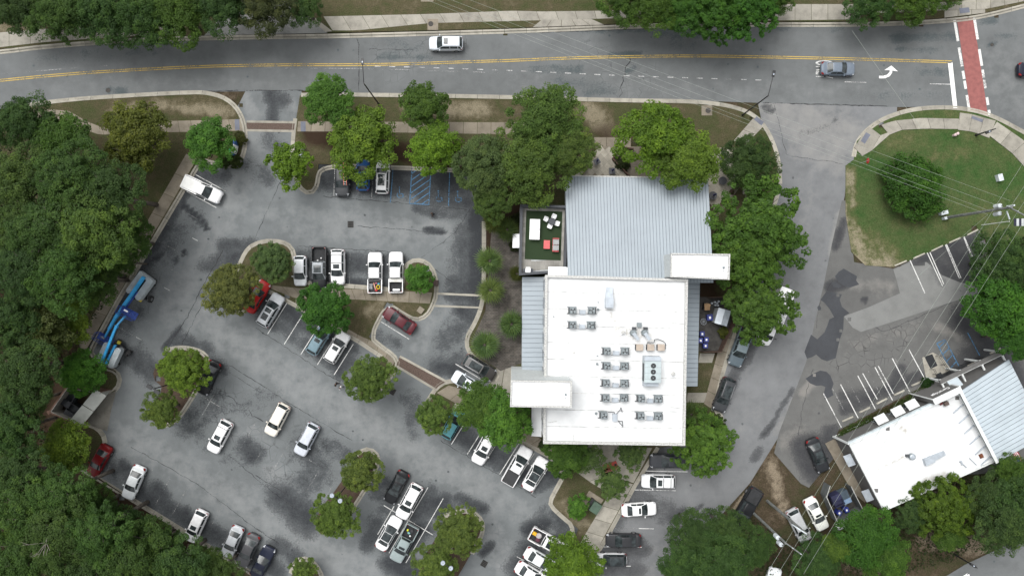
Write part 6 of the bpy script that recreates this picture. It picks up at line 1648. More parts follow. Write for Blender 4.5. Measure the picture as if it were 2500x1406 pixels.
def limbs(tips, seed, name='trunk'):
    g = np.random.default_rng(seed); mb = MB()
    base = Vector((0, 0, -2.0)); fork = Vector((g.uniform(-.06, .06), g.uniform(-.06, .06), -.62))
    mb.tube(base, base.lerp(fork, .5), .070, .055, 9); mb.tube(base.lerp(fork, .5), fork, .055, .048, 9)
    for t in tips:
        t = Vector(t)*.9; mid = fork.lerp(t, .5)+Vector((g.uniform(-.06, .06), g.uniform(-.06, .06), .04))
        mb.tube(fork, mid, .034, .022, 6); mb.tube(mid, t, .022, .009, 6)
        for q in range(3):
            e = t+Vector((g.uniform(-.28, .28), g.uniform(-.28, .28), g.uniform(-.02, .22))); mb.tube(mid.lerp(t, .6), e, .011, .004, 5)
    return mb.mesh(name, BARK, True)

PROTO = {}
def protos(kind, n, **kw):
    PROTO[kind] = []
    for i in range(n):
        me, tips = crown('crown', hash(kind) % 1000 if False else sum(map(ord, kind))*7+i*31, **kw)
        PROTO[kind].append((me, limbs(tips, i)))
protos('oak', 3, n_lobe=11, clumps=28, leaves=72, leaf=.040, clump_r=(.07, .13), lobe_r=(.26, .40), spread=.62)
protos('woods', 4, n_lobe=9, clumps=32, leaves=76, leaf=.041, clump_r=(.07, .14), lobe_r=(.30, .46), spread=.60)
protos('maple', 4, n_lobe=9, clumps=24, leaves=62, leaf=.062, clump_r=(.10, .17), lobe_r=(.26, .40), spread=.62, ragged=.2)
protos('olive', 4, n_lobe=8, clumps=34, leaves=74, leaf=.046, clump_r=(.06, .12), lobe_r=(.30, .44), spread=.55, ragged=.12)
protos('round', 2, n_lobe=9, clumps=34, leaves=70, leaf=.056, clump_r=(.08, .13), lobe_r=(.34, .46), spread=.50, ragged=.04)
protos('airy', 3, n_lobe=8, clumps=13, leaves=42, leaf=.080, clump_r=(.09, .15), lobe_r=(.24, .36), spread=.66, ragged=.3)
protos('feather', 2, n_lobe=10, clumps=34, leaves=60, leaf=.050, clump_r=(.05, .10), lobe_r=(.26, .42), spread=.62, ragged=.35)
protos('shrub', 3, n_lobe=7, clumps=16, leaves=40, leaf=.095, clump_r=(.10, .18), lobe_r=(.30, .42), spread=.50)

NT = [0]
def tree(kind, px, py, r, top, color, label, group='trees', name=None, cat='tree', squash=(1, 1), flat=1.0, base=0.12):
    """crown centre seen at px, py with radius r (photo px); top = height of the crown top in metres"""
    NT[0] += 1; i = NT[0]
    me, tr = PROTO[kind][i % len(PROTO[kind])]
    rm0 = r/PXM
    hc = max(rm0*.30, top-rm0*.75*flat)                # height of the crown centre
    vis = hc+rm0*.35*flat
    rm = rm0*(CAM_H-vis)/CAM_H*1.02
    x, y = W(px, py, vis)
    g = empty(name or ('tree' if cat == 'tree' else cat.replace(' ', '_')), (x, y, base), random.uniform(0, 6.28), label=label, cat=cat, group=group)
    c = link('crown', me, g, loc=(0, 0, hc-base)); c.scale = (rm*squash[0], rm*squash[1], rm*flat)
    c.color = (*[v*random.uniform(.94, 1.06) for v in color], 1)
    t = link('trunk', tr, g, loc=(0, 0, hc-base)); t.scale = (rm, rm, (hc-base)/2.0+.02)
    return g

G_OAK = (0.091, 0.146, 0.035); G_WOOD = (0.069, 0.127, 0.032); G_DARK = (0.054, 0.104, 0.030); G_MID = (0.073, 0.141, 0.026)
G_BRI = (0.114, 0.205, 0.023); G_YEL = (0.122, 0.198, 0.029); G_OLV = (0.112, 0.166, 0.038); G_VIV = (0.082, 0.193, 0.032); G_GRY = (0.092, 0.153, 0.048); G_DEEP = (0.050, 0.129, 0.021)
LOTT = 'trees standing in the car park'
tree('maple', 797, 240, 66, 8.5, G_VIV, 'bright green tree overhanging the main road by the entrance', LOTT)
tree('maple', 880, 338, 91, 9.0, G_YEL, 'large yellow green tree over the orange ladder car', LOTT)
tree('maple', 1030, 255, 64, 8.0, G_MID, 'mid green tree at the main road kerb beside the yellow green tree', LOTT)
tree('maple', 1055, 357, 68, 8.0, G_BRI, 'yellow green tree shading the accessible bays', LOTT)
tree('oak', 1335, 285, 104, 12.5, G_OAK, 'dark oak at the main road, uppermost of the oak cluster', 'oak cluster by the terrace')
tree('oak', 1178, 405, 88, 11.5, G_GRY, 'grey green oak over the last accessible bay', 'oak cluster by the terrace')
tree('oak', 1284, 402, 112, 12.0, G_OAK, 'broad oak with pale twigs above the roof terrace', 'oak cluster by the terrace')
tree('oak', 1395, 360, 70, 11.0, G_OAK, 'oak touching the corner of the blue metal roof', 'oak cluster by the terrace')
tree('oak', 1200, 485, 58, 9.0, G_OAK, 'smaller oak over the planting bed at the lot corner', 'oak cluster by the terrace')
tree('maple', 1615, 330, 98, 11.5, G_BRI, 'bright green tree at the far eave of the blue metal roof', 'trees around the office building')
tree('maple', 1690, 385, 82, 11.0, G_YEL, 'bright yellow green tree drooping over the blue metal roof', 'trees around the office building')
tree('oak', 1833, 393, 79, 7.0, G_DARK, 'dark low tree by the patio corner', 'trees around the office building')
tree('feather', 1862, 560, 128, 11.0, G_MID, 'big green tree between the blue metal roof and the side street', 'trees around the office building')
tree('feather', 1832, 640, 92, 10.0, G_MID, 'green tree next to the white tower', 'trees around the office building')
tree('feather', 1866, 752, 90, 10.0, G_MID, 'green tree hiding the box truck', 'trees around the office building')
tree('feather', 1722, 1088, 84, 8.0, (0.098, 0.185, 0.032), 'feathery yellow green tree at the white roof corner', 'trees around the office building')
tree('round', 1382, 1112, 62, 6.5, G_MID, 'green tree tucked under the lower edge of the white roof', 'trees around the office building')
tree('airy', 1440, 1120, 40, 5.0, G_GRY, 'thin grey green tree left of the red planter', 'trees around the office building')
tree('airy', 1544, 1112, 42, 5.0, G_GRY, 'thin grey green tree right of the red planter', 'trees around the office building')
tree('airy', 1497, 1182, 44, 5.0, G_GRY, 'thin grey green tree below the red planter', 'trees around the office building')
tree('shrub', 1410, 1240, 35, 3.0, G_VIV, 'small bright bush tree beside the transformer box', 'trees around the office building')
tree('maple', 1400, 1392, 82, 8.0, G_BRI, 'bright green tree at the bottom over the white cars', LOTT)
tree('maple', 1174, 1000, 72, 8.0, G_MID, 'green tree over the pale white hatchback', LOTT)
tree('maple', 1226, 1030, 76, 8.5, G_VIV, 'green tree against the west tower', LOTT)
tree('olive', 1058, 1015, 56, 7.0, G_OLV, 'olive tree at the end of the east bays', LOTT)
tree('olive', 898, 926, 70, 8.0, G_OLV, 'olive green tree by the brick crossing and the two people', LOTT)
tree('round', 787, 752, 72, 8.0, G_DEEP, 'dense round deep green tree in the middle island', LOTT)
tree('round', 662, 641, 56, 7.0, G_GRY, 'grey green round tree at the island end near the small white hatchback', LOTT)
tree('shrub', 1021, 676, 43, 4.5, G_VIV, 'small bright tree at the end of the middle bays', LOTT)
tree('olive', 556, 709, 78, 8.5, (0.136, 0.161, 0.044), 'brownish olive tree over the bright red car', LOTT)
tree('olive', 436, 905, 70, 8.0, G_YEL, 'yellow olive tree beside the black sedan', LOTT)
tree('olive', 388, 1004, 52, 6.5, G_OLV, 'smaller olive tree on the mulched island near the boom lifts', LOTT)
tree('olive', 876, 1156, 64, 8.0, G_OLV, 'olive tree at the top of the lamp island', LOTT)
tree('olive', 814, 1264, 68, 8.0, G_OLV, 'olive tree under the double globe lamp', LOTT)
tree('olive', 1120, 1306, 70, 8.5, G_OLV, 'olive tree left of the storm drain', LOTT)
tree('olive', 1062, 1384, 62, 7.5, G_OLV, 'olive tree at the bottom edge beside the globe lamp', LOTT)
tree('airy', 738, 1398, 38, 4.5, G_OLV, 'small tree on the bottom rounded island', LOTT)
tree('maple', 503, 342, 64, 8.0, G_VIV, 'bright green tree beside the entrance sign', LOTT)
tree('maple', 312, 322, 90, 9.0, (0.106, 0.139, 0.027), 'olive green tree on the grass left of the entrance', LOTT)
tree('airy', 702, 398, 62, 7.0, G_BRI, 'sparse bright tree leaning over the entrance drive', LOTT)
WG = 'woodland trees west of the car park'
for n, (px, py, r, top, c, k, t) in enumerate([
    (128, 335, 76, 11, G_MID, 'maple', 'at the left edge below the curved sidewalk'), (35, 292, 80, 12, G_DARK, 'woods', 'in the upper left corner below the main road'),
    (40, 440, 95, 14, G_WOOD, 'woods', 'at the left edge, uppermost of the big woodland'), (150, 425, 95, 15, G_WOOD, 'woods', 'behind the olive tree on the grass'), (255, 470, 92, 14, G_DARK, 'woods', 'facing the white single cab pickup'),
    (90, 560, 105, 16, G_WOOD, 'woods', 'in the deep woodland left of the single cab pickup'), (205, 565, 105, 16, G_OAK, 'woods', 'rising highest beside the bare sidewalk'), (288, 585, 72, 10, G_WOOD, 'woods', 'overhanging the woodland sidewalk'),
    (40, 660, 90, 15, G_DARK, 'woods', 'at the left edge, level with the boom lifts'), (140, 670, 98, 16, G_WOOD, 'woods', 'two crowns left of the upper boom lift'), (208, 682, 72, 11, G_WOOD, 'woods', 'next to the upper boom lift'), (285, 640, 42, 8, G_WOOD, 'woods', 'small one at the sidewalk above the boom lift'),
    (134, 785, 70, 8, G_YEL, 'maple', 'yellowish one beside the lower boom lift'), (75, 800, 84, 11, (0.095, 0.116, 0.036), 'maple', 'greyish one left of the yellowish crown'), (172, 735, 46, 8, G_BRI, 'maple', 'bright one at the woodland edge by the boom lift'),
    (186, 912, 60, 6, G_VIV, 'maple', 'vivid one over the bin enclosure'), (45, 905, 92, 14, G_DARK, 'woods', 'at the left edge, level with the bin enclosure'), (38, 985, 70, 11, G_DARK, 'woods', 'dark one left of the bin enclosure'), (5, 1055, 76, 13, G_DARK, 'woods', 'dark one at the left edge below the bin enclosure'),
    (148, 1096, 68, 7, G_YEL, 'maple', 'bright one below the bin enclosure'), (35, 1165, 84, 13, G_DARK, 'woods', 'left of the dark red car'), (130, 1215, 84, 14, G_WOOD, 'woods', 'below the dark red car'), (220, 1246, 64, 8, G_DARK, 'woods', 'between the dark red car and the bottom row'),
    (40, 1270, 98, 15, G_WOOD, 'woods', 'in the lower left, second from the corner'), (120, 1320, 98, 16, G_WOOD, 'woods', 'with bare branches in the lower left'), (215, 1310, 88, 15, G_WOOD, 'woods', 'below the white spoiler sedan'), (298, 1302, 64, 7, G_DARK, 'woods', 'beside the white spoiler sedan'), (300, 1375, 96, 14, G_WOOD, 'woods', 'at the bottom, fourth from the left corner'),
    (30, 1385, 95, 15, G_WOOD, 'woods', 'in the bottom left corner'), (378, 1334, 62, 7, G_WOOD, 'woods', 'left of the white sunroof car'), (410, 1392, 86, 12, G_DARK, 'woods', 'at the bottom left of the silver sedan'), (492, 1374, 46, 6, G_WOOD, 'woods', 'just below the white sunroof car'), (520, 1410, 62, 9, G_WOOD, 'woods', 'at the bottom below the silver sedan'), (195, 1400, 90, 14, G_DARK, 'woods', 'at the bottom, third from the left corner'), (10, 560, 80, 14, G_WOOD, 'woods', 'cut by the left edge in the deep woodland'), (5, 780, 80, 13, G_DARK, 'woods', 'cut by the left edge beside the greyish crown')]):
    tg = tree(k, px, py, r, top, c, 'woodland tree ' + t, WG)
    if 'bare branches' in t:
        mb = MB(); h0 = top-.6; g_ = random.Random(n)
        for q in range(6):
            a = g_.uniform(0, 6.28); e = Vector((math.cos(a)*g_.uniform(.7, 1.9), math.sin(a)*g_.uniform(.7, 1.9), h0+g_.uniform(.1, .5)))
            mb.tube((0, 0, h0-1.2), e, .035, .015, 5); mb.tube(e*.7+Vector((0, 0, h0*.3-.2)), e+Vector((g_.uniform(-.5, .5), g_.uniform(-.5, .5), .2)), .025, .012, 4)
        mb.build('dead_branch', DEADW, tg)
TG = 'trees beyond the main road'
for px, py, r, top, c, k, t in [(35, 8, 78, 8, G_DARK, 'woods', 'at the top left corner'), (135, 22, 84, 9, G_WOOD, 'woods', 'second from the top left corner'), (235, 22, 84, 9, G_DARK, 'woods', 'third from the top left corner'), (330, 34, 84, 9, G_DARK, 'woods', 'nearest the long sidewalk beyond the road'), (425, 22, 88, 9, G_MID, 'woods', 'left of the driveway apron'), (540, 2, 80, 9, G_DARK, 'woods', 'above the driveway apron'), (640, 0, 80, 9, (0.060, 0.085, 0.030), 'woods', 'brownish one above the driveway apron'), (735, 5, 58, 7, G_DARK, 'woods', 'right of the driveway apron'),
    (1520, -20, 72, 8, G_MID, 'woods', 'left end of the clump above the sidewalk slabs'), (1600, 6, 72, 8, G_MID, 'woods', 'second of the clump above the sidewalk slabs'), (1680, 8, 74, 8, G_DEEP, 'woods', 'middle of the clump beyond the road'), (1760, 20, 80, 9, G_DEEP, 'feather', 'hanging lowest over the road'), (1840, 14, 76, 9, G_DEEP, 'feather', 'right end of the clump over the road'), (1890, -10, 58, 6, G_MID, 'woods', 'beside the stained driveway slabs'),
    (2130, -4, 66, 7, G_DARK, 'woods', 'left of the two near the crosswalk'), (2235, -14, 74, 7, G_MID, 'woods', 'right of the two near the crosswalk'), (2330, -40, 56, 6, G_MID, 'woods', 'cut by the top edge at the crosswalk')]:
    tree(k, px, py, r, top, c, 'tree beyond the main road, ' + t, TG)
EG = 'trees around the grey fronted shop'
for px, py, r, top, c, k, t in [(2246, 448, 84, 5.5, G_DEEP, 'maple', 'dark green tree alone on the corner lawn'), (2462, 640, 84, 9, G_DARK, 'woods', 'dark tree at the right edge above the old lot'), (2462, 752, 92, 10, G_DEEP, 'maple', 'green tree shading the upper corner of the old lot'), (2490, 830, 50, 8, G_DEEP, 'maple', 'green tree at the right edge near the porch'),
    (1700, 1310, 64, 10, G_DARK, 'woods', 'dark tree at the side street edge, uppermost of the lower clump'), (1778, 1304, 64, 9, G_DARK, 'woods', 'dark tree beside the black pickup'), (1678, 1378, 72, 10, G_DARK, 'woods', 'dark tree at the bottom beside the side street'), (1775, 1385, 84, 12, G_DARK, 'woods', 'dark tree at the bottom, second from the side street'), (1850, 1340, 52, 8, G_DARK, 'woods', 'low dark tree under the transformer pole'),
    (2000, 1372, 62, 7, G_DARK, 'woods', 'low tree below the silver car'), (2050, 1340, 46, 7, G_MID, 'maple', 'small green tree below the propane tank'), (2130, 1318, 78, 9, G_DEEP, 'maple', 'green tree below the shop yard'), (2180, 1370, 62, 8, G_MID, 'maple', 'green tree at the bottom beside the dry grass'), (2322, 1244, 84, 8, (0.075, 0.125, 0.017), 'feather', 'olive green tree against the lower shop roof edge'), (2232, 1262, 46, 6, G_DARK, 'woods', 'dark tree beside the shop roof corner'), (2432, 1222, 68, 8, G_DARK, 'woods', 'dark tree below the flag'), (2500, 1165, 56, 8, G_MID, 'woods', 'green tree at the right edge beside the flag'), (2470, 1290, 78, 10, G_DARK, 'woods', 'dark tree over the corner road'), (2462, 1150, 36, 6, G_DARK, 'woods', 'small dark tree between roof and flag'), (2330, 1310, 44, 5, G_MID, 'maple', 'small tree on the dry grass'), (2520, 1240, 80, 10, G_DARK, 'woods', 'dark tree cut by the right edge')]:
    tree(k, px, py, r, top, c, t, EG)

# palms: fans of narrow blades
def palm_mesh(seed):
    g = np.random.default_rng(seed); V = []; F = []; T = []
    for k in range(26):
        az = 2*math.pi*k*.381966+g.uniform(-.2, .2); el = 1.25-1.5*(k/25)+g.uniform(-.1, .1)
        d = np.array([math.cos(az)*math.cos(el), math.sin(az)*math.cos(el), math.sin(el)])
        side = np.array([-math.sin(az), math.cos(az), 0]); up = np.cross(d, side)
        c = d*g.uniform(.10, .22); tn = np.clip(.62+g.normal(0, .16)+.2*math.sin(el), 0, 1)
        for j in range(13):
            a = (j-6)/6*1.05; v = d*math.cos(a)+side*math.sin(a); L = g.uniform(.78, 1.0)*(1-.18*abs(a))
            tip = c+v*L-np.array([0, 0, .05+.14*abs(a)]); mid = c+v*L*.5+up*.02*(1 if j % 2 else -1)
            wn_ = np.cross(v, up)*.026
            b = len(V); V += [c, mid+wn_, tip, mid-wn_]; F += [(b, b+1, b+2), (b, b+2, b+3)]; T += [np.clip(tn+(.12 if j % 2 else -.12), 0, 1)]*4
    me = bpy.data.meshes.new('frond_crown'); me.from_pydata([tuple(v) for v in V], [], F); me.materials.append(LEAF)
    at = me.attributes.new('tint', 'FLOAT', 'POINT'); at.data.foreach_set('value', np.array(T, np.float32)); me.update()
    return me
PM = [palm_mesh(3), palm_mesh(5)]
for i, (px, py, r, c, t) in enumerate([(1195, 637, 36, (.13, .20, .08), 'upper of the two touching the lot kerb'), (1198, 709, 36, (.145, .20, .08), 'lower of the two above the brick crossing'), (1183, 842, 38, (.125, .20, .085), 'at the bend of the kerb by the dark brown car'), (1249, 792, 36, (.10, .165, .07), 'against the west lean to roof'), (1238, 560, 32, (.08, .12, .045), 'beside the terrace wall'), (1205, 540, 30, (.12, .15, .055), 'half under the oak at the lot corner'), (1690, 1012, 36, (.10, .15, .06), 'at the lower right corner of the white roof'), (1262, 668, 22, (.07, .085, .03), 'small one by the terrace corner')]):
    h = 3.4; x, y = W(px, py, h); g = empty('palm_tree', (x, y, .13), random.uniform(0, 6), label='fan leaved palm ' + t, cat='palm tree', group='palms beside the building')
    rm = r/PXM*(CAM_H-h)/CAM_H; c_ = link('crown', PM[i % 2], g, loc=(0, 0, h-.6)); c_.scale = (rm*1.12, rm*1.12, rm); c_.color = (*c, 1)
    MB().cyl((0, 0, 0), .20, h-.5, 10, r2=.15).build('trunk', BARK, g)
# shrubs and hedges
SG = 'low shrubs'
for px, py, r, c, t in [(585, 338, 20, (.075, .085, .022), 'yellowish shrub beside the entrance sign'), (572, 392, 22, (.055, .085, .022), 'shrub at the rounded kerb tip by the entrance'), (548, 396, 20, (.05, .08, .02), 'shrub left of the kerb tip'), (1768, 812, 17, (.085, .105, .02), 'bright shrub below the metal shed roof'), (1750, 1030, 26, (.06, .09, .025), 'grassy shrub at the kerb corner of the side street'), (1222, 548, 22, (.035, .05, .018), 'dark shrub at the head of the planting bed'), (1262, 535, 20, (.03, .045, .016), 'dark shrub against the terrace'), (1255, 600, 16, (.035, .05, .018), 'dark shrub under the terrace canopy'), (1520, 400, 22, (.04, .05, .02), 'brownish shrub in the wooden planter'), (2266, 935, 18, (.02, .05, .012), 'dark green shrub at the end of the hedge'), (1480, 1160, 18, (.03, .045, .018), 'dark shrub under the red planter'), (1330, 1085, 20, (.04, .06, .02), 'shrub at the lower left roof corner')]:
    tree('shrub', px, py, r, 1.3, c, t, SG, name='shrub', cat='shrub')
me, tips = PROTO['shrub'][0]
def hedge(px_pts, w, h, color, label, n=26):
    p = resample(WL(px_pts), .30); P = []; Nn = []; T = []
    for q in p:
        k = 80; a = rng.normal(size=(k, 3))*np.array([.22, w*.33, h*.22]); a[:, 2] = np.abs(a[:, 2])+h*.35
        P.append(a*np.array([1, 1, 1])+np.array([q[0], q[1], .1])); Nn.append(rng.normal(size=(k, 3))*.5+np.array([0, 0, .9])); T.append(np.clip(.45+rng.normal(0, .16, k), 0, 1))
    P = np.concatenate(P); o = link('hedge', leaf_mesh('hedge', P, np.concatenate(Nn), .17*rng.uniform(.6, 1.3, len(P)), np.concatenate(T)), label=label, cat='hedge')
    o.color = (*color, 1)
hedge([(2046, 1062), (2060, 1050), (2120, 1020)], .9, .9, (.055, .09, .022), 'green end of the hedge strip at the shop corner')
hedge([(2122, 1019), (2180, 990)], .8, .7, (.07, .075, .03), 'brownish middle stretch of the hedge strip')
hedge([(2182, 989), (2262, 945)], .9, .9, (.055, .085, .022), 'green stretch of the hedge strip below the entrance pad')
MB().prism(WL([(2040, 1066), (2048, 1050), (2120, 1012), (2262, 938), (2272, 950), (2200, 985), (2080, 1046), (2046, 1072)]), 0, .12).build('hedge_bed', MULCH, kind='structure', label='mulched strip along the shop front')
# undergrowth fills the woodland floor
def undergrowth(name, polys, n, color, label, size=.34):
    P = []
    for poly, m in polys:
        w = WL(poly); xs = [a[0] for a in w]; ys = [a[1] for a in w]
        q = np.stack([rng.uniform(min(xs), max(xs), m), rng.uniform(min(ys), max(ys), m)], 1)
        q = q[in_poly(q[:, 0], q[:, 1], w)]
        P.append(q)
    P = np.concatenate(P); z = .2+np.abs(rng.normal(0, .5, len(P)))*(.4+np.sin(P[:, 0]*.9)*np.cos(P[:, 1]*.7)*.5+.5)
    P = np.concatenate([P, z[:, None]], 1)
    Nn = rng.normal(size=P.shape)*.55+np.array([0, 0, 1.0])
    T = np.clip(.40+.2*np.sin(P[:, 0]*.6+1)*np.sin(P[:, 1]*.5)+rng.normal(0, .15, len(P)), 0, 1)
    o = link(name, leaf_mesh(name, P, Nn, size*rng.uniform(.6, 1.4, len(P)), T), kind='stuff', label=label)
    o.color = (*color, 1)
undergrowth('undergrowth', [([(-250, 250), (60, 265), (200, 400), (330, 560), (290, 690), (200, 840), (110, 1000), (130, 1130), (300, 1240), (620, 1430), (620, 1560), (-250, 1560)], 60000), ([(-200, 70), (60, 55), (440, 55), (520, 20), (780, -10), (780, -150), (-200, -150)], 16000), ([(1490, 5), (1900, 5), (1900, -120), (1490, -120)], 6000)], 0, (.030, .044, .016), 'dark leafy undergrowth below the woodland')
undergrowth('undergrowth', [([(1640, 1330), (1740, 1290), (1850, 1260), (1940, 1330), (2080, 1290), (2180, 1280), (2320, 1170), (2440, 1140), (2600, 1080), (2600, 1260), (2420, 1330), (2230, 1390), (2100, 1420), (1600, 1460)], 26000), ([(2420, 600), (2560, 560), (2560, 860), (2490, 850), (2430, 780)], 7000)], 0, (.036, .052, .018), 'low weeds and vines under the trees around the shop', size=.28)
# ------------------------------------------------------------------ street furniture, signs, poles, people
BLACKM = plain('black_metal', (0.016, 0.017, 0.018), .5)
GLOBE = plain('globe_acrylic', (.36, .40, .46), .3)
def street_lamp(bx, by, tx, ty, hx, hy, h, label):
    x, y = W(bx, by); g = empty('street_lamp', (x, y, .1), label=label, cat='street lamp', group='street lamps')
    MB().cyl((0, 0, 0), .16, .6, 12, r2=.12).build('base', BLACKM, g)
    MB().cyl((0, 0, .6), .10, h-.6, 10, r2=.07).build('pole', BLACKM, g)
    ax, ay = W(hx, hy, h+.2); a = Vector((ax-x, ay-y, h+.2))
    MB().tube((0, 0, h-.1), a, .055, .045, 8).build('arm', BLACKM, g)
    d = Vector((a.x, a.y, 0)).normalized(); rz = math.atan2(d.y, d.x)
    MB().box(tuple(a+d*.25), (.75, .32, .16), rz).build('lamp_head', BLACKM, g)
    MB().box(tuple(a+d*.15+Vector((0, 0, .09))), (.18, .14, .05), rz).build('photocell', GLOBE, g)
street_lamp(925, 255, 887, 205, 885.5, 156, 9.4, 'black street lamp reaching over the main road near the entrance')
street_lamp(1812, 282, 1876, 232, 1887, 186, 9.4, 'black street lamp at the corner of the side street')
street_lamp(2381, 331, 2420, 318, 2416, 321, 3.8, 'short black lamp on the corner lawn by the crosswalk')
street_lamp(2328, 1351, 2380, 1383, 2378, 1381, 4.6, 'black lamp beside the corner road')
def twin_lamp(px, py, h, heads, label, square=False):
    x, y = W(px, py, h); g = empty('twin_lamp', (x, y, .13), label=label, cat='lamp post', group='twin car park lamps')
    MB().cyl((0, 0, 0), .22, .5, 12).build('base', CONC, g); MB().cyl((0, 0, .5), .08, h-.6, 10, r2=.06).build('pole', BLACKM, g)
    for a, b in heads:
        q = Vector((*W(a, b, h), h-.13)); q.x -= x; q.y -= y
        MB().tube((0, 0, h-.2), tuple(q), .04, n=6).build('arm', BLACKM, g)
        if square: MB().box(tuple(q), (.75, .42, .16), R(-28)).build('lamp_head', BLACKM, g)
        else: MB().cyl((q.x, q.y, q.z-.12), .30, .14, 20, r2=.27).build('lamp_head', GLOBE, g)
twin_lamp(820, 1216, 6.5, ((810, 1209.5), (830, 1222.5)), 'twin round headed lamp over the middle mulched island')
twin_lamp(1090.5, 1380, 6.5, ((1081, 1374), (1100.5, 1387)), 'twin round headed lamp at the bottom edge')
twin_lamp(374, 949, 6.5, ((365, 944), (383, 956)), 'twin black square headed lamp beside the boom lifts', True)
# utility poles, wires
WOODP = plain('pole_wood', (.155, .165, .155), .9, var=.2, scale=3)
TRANS = plain('transformer_grey', (.50, .54, .56), .5)
WIREM = plain('wire_metal', (.30, .33, .29), .6)
def upole(bx, by, h, arm_dir, arms, cans, label):
    x, y = W(bx, by); g = empty('utility_pole', (x, y, .05), label=label, cat='utility pole', group='utility poles')
    MB().cyl((0, 0, 0), .20, h, 12, r2=.14).build('pole', WOODP, g)
    d = Vector((math.cos(R(arm_dir)), math.sin(R(arm_dir)), 0))
    for z, a0, a1 in arms:
        MB().bar(tuple(d*a0+Vector((0, 0, z))), tuple(d*a1+Vector((0, 0, z))), .14, .14).build('cross_arm', WOODP if h < 12.4 else TRANS, g)
        for t in (a0+.05, (a0+a1)/2, a1-.05):
            q = d*t; MB().cyl((q.x, q.y, z+.07), .06, .20, 8, r2=.04).build('insulator', TRANS, g)
    for (cx_, cy_, cz) in cans:
        o = MB().cyl((cx_, cy_, cz), .27, .85, 16).build('transformer', TRANS, g); MB().cyl((cx_, cy_, cz+.85), .27, .08, 16, r2=.15).build('lid', TRANS, o); MB().cyl((cx_+.1, cy_, cz+.9), .05, .2, 8).build('bushing', BLACKM, o)
    return g
P1 = upole(2308, 532, 12.3, -28, ((11.9, -.2, 2.1),), ((.45, -.45, 8.8), (.15, .42, 9.3)), 'tall grey utility pole leaning across the corner lawn with a transformer')
MB().bar((.6, -.3, 10.6), (.95, -1.3, 10.6), .12, .12).build('cutout_bar', TRANS, P1); MB().cyl((.2, .2, 11.2), .10, 1.2, 8).build('arrester', TRANS, P1)
P2 = upole(1873, 1222, 13.0, -33, ((12.6, -2.2, .25),), (), 'utility pole with a pale cross arm over the silver car')
P3 = upole(1830, 1243, 12.2, -36, ((11.8, -.1, 2.4),), ((-.35, .10, 9.9), (-.05, -.65, 10.1)), 'utility pole with two round transformers among the dark trees')
wires = []
def wire(p0, h0, p1, h1, sag, label, r=.011):
    a = Vector((*W(*p0, h0), h0)); b = Vector((*W(*p1, h1), h1)); mb = MB(); prev = a
    for i in range(1, 25):
        t = i/24; q = a.lerp(b, t)-Vector((0, 0, sag*4*t*(1-t))); mb.tube(prev, q, r, n=4); prev = q
    mb.build('power_line', WIREM, label=label, cat='power line', group='overhead wires')
for k, (q, e) in enumerate((((2466, 490), (1120, -10)), ((2438, 503), (1075, -10)), ((2416, 515), (1040, -10)), ((2412, 524), (1015, -10)))):
    wire(q, 11-.5*k, e, 11-.4*k, .5, ('overhead wire over the main road, %s of the four' % ('topmost', 'second', 'third', 'lowest')[k]))
for k, (q, e) in enumerate((((2500, 395), (1868, 1406)), ((2510, 440), (1893, 1410)), ((2512, 475), (1925, 1410)), ((2540, 480), (1962, 1400)))):
    wire(q, 11.5, e, 11.0, .3, 'overhead wire crossing the old lot, %s of the four' % ('nearest the side street', 'second', 'third', 'nearest the shop roof')[k], .012)
wire((2080, 75), 7.0, (2250, 315), 7.0, .1, 'single dark wire crossing the turn lane', .014)
wire((2412, 524), 9.0, (2225, 690), 5.5, .2, 'thin service wire dropping to the old lot', .010)
# signs
x, y = W(568, 360, 1.2); g = empty('entrance_sign', (x, y, .13), R(-12), label='curved white and blue entrance sign at the kerb', cat='sign')
SB = plain('sign_blue', (.05, .12, .32), .5); SGN = plain('sign_green', (.05, .38, .12), .5)
for i in range(6):
    a0, a1 = -1.0+2.0*i/6, -1.0+2.0*(i+1)/6
    p = [(.35*math.cos(a0)-.2, 1.5*math.sin(a0)*.8), (.35*math.cos(a1)-.2, 1.5*math.sin(a1)*.8), (.35*math.cos(a1)-.02, 1.5*math.sin(a1)*.8), (.35*math.cos(a0)-.02, 1.5*math.sin(a0)*.8)]
    MB().prism(p, .1, 1.5).build('sign_panel', WPL if i in (1, 2, 3) else SB, g)
MB().box((-.3, -.6, .6), (.3, .7, 1.1)).build('sign_accent', SGN, g)
x, y = W(735, 369, 1.0); g = empty('wall_sign', (x, y, .13), label='narrow white wall sign beside the sparse tree', cat='sign')
MB().box((0, 0, .7), (.30, 1.45, 1.4)).build('slab', plain('sign_white', (.62, .64, .68), .5), g); MB().box((0, 0, 1.42), (.36, 1.5, .06)).build('cap', GALV, g)
x, y = W(2098, 400); g = empty('stop_sign', (x, y, .06), label='red stop sign leaning at the corner of the side street', cat='sign')
MB().cyl((0, 0, 0), .03, 2.3, 8).build('post', GALV, g)
oc = MB(); vv = []
for k in range(8):
    a = R(22.5+45*k); vv.append((.06, .38*math.cos(a), 2.0+.38*math.sin(a)))
oc.add(vv+[(q[0]+.02, q[1], q[2]) for q in vv], [tuple(range(8))[::-1], tuple(range(8, 16))]+[(i, (i+1) % 8, 8+(i+1) % 8, 8+i) for i in range(8)])
so = oc.build('sign_plate', plain('stop_red', (.45, .02, .02), .5), g)
st = text_mesh('STOP', .26, 'lettering', WPL); o = link('lettering', st, so)
o.matrix_local = Matrix(((0, 0, 1, .085), (1, 0, 0, 0), (0, 1, 0, 2.0), (0, 0, 0, 1)))
x, y = W(2467, 541, 5.0); g = empty('striped_banner', (x, y, .06), label='dark striped banner on a white pole at the right edge', cat='banner')
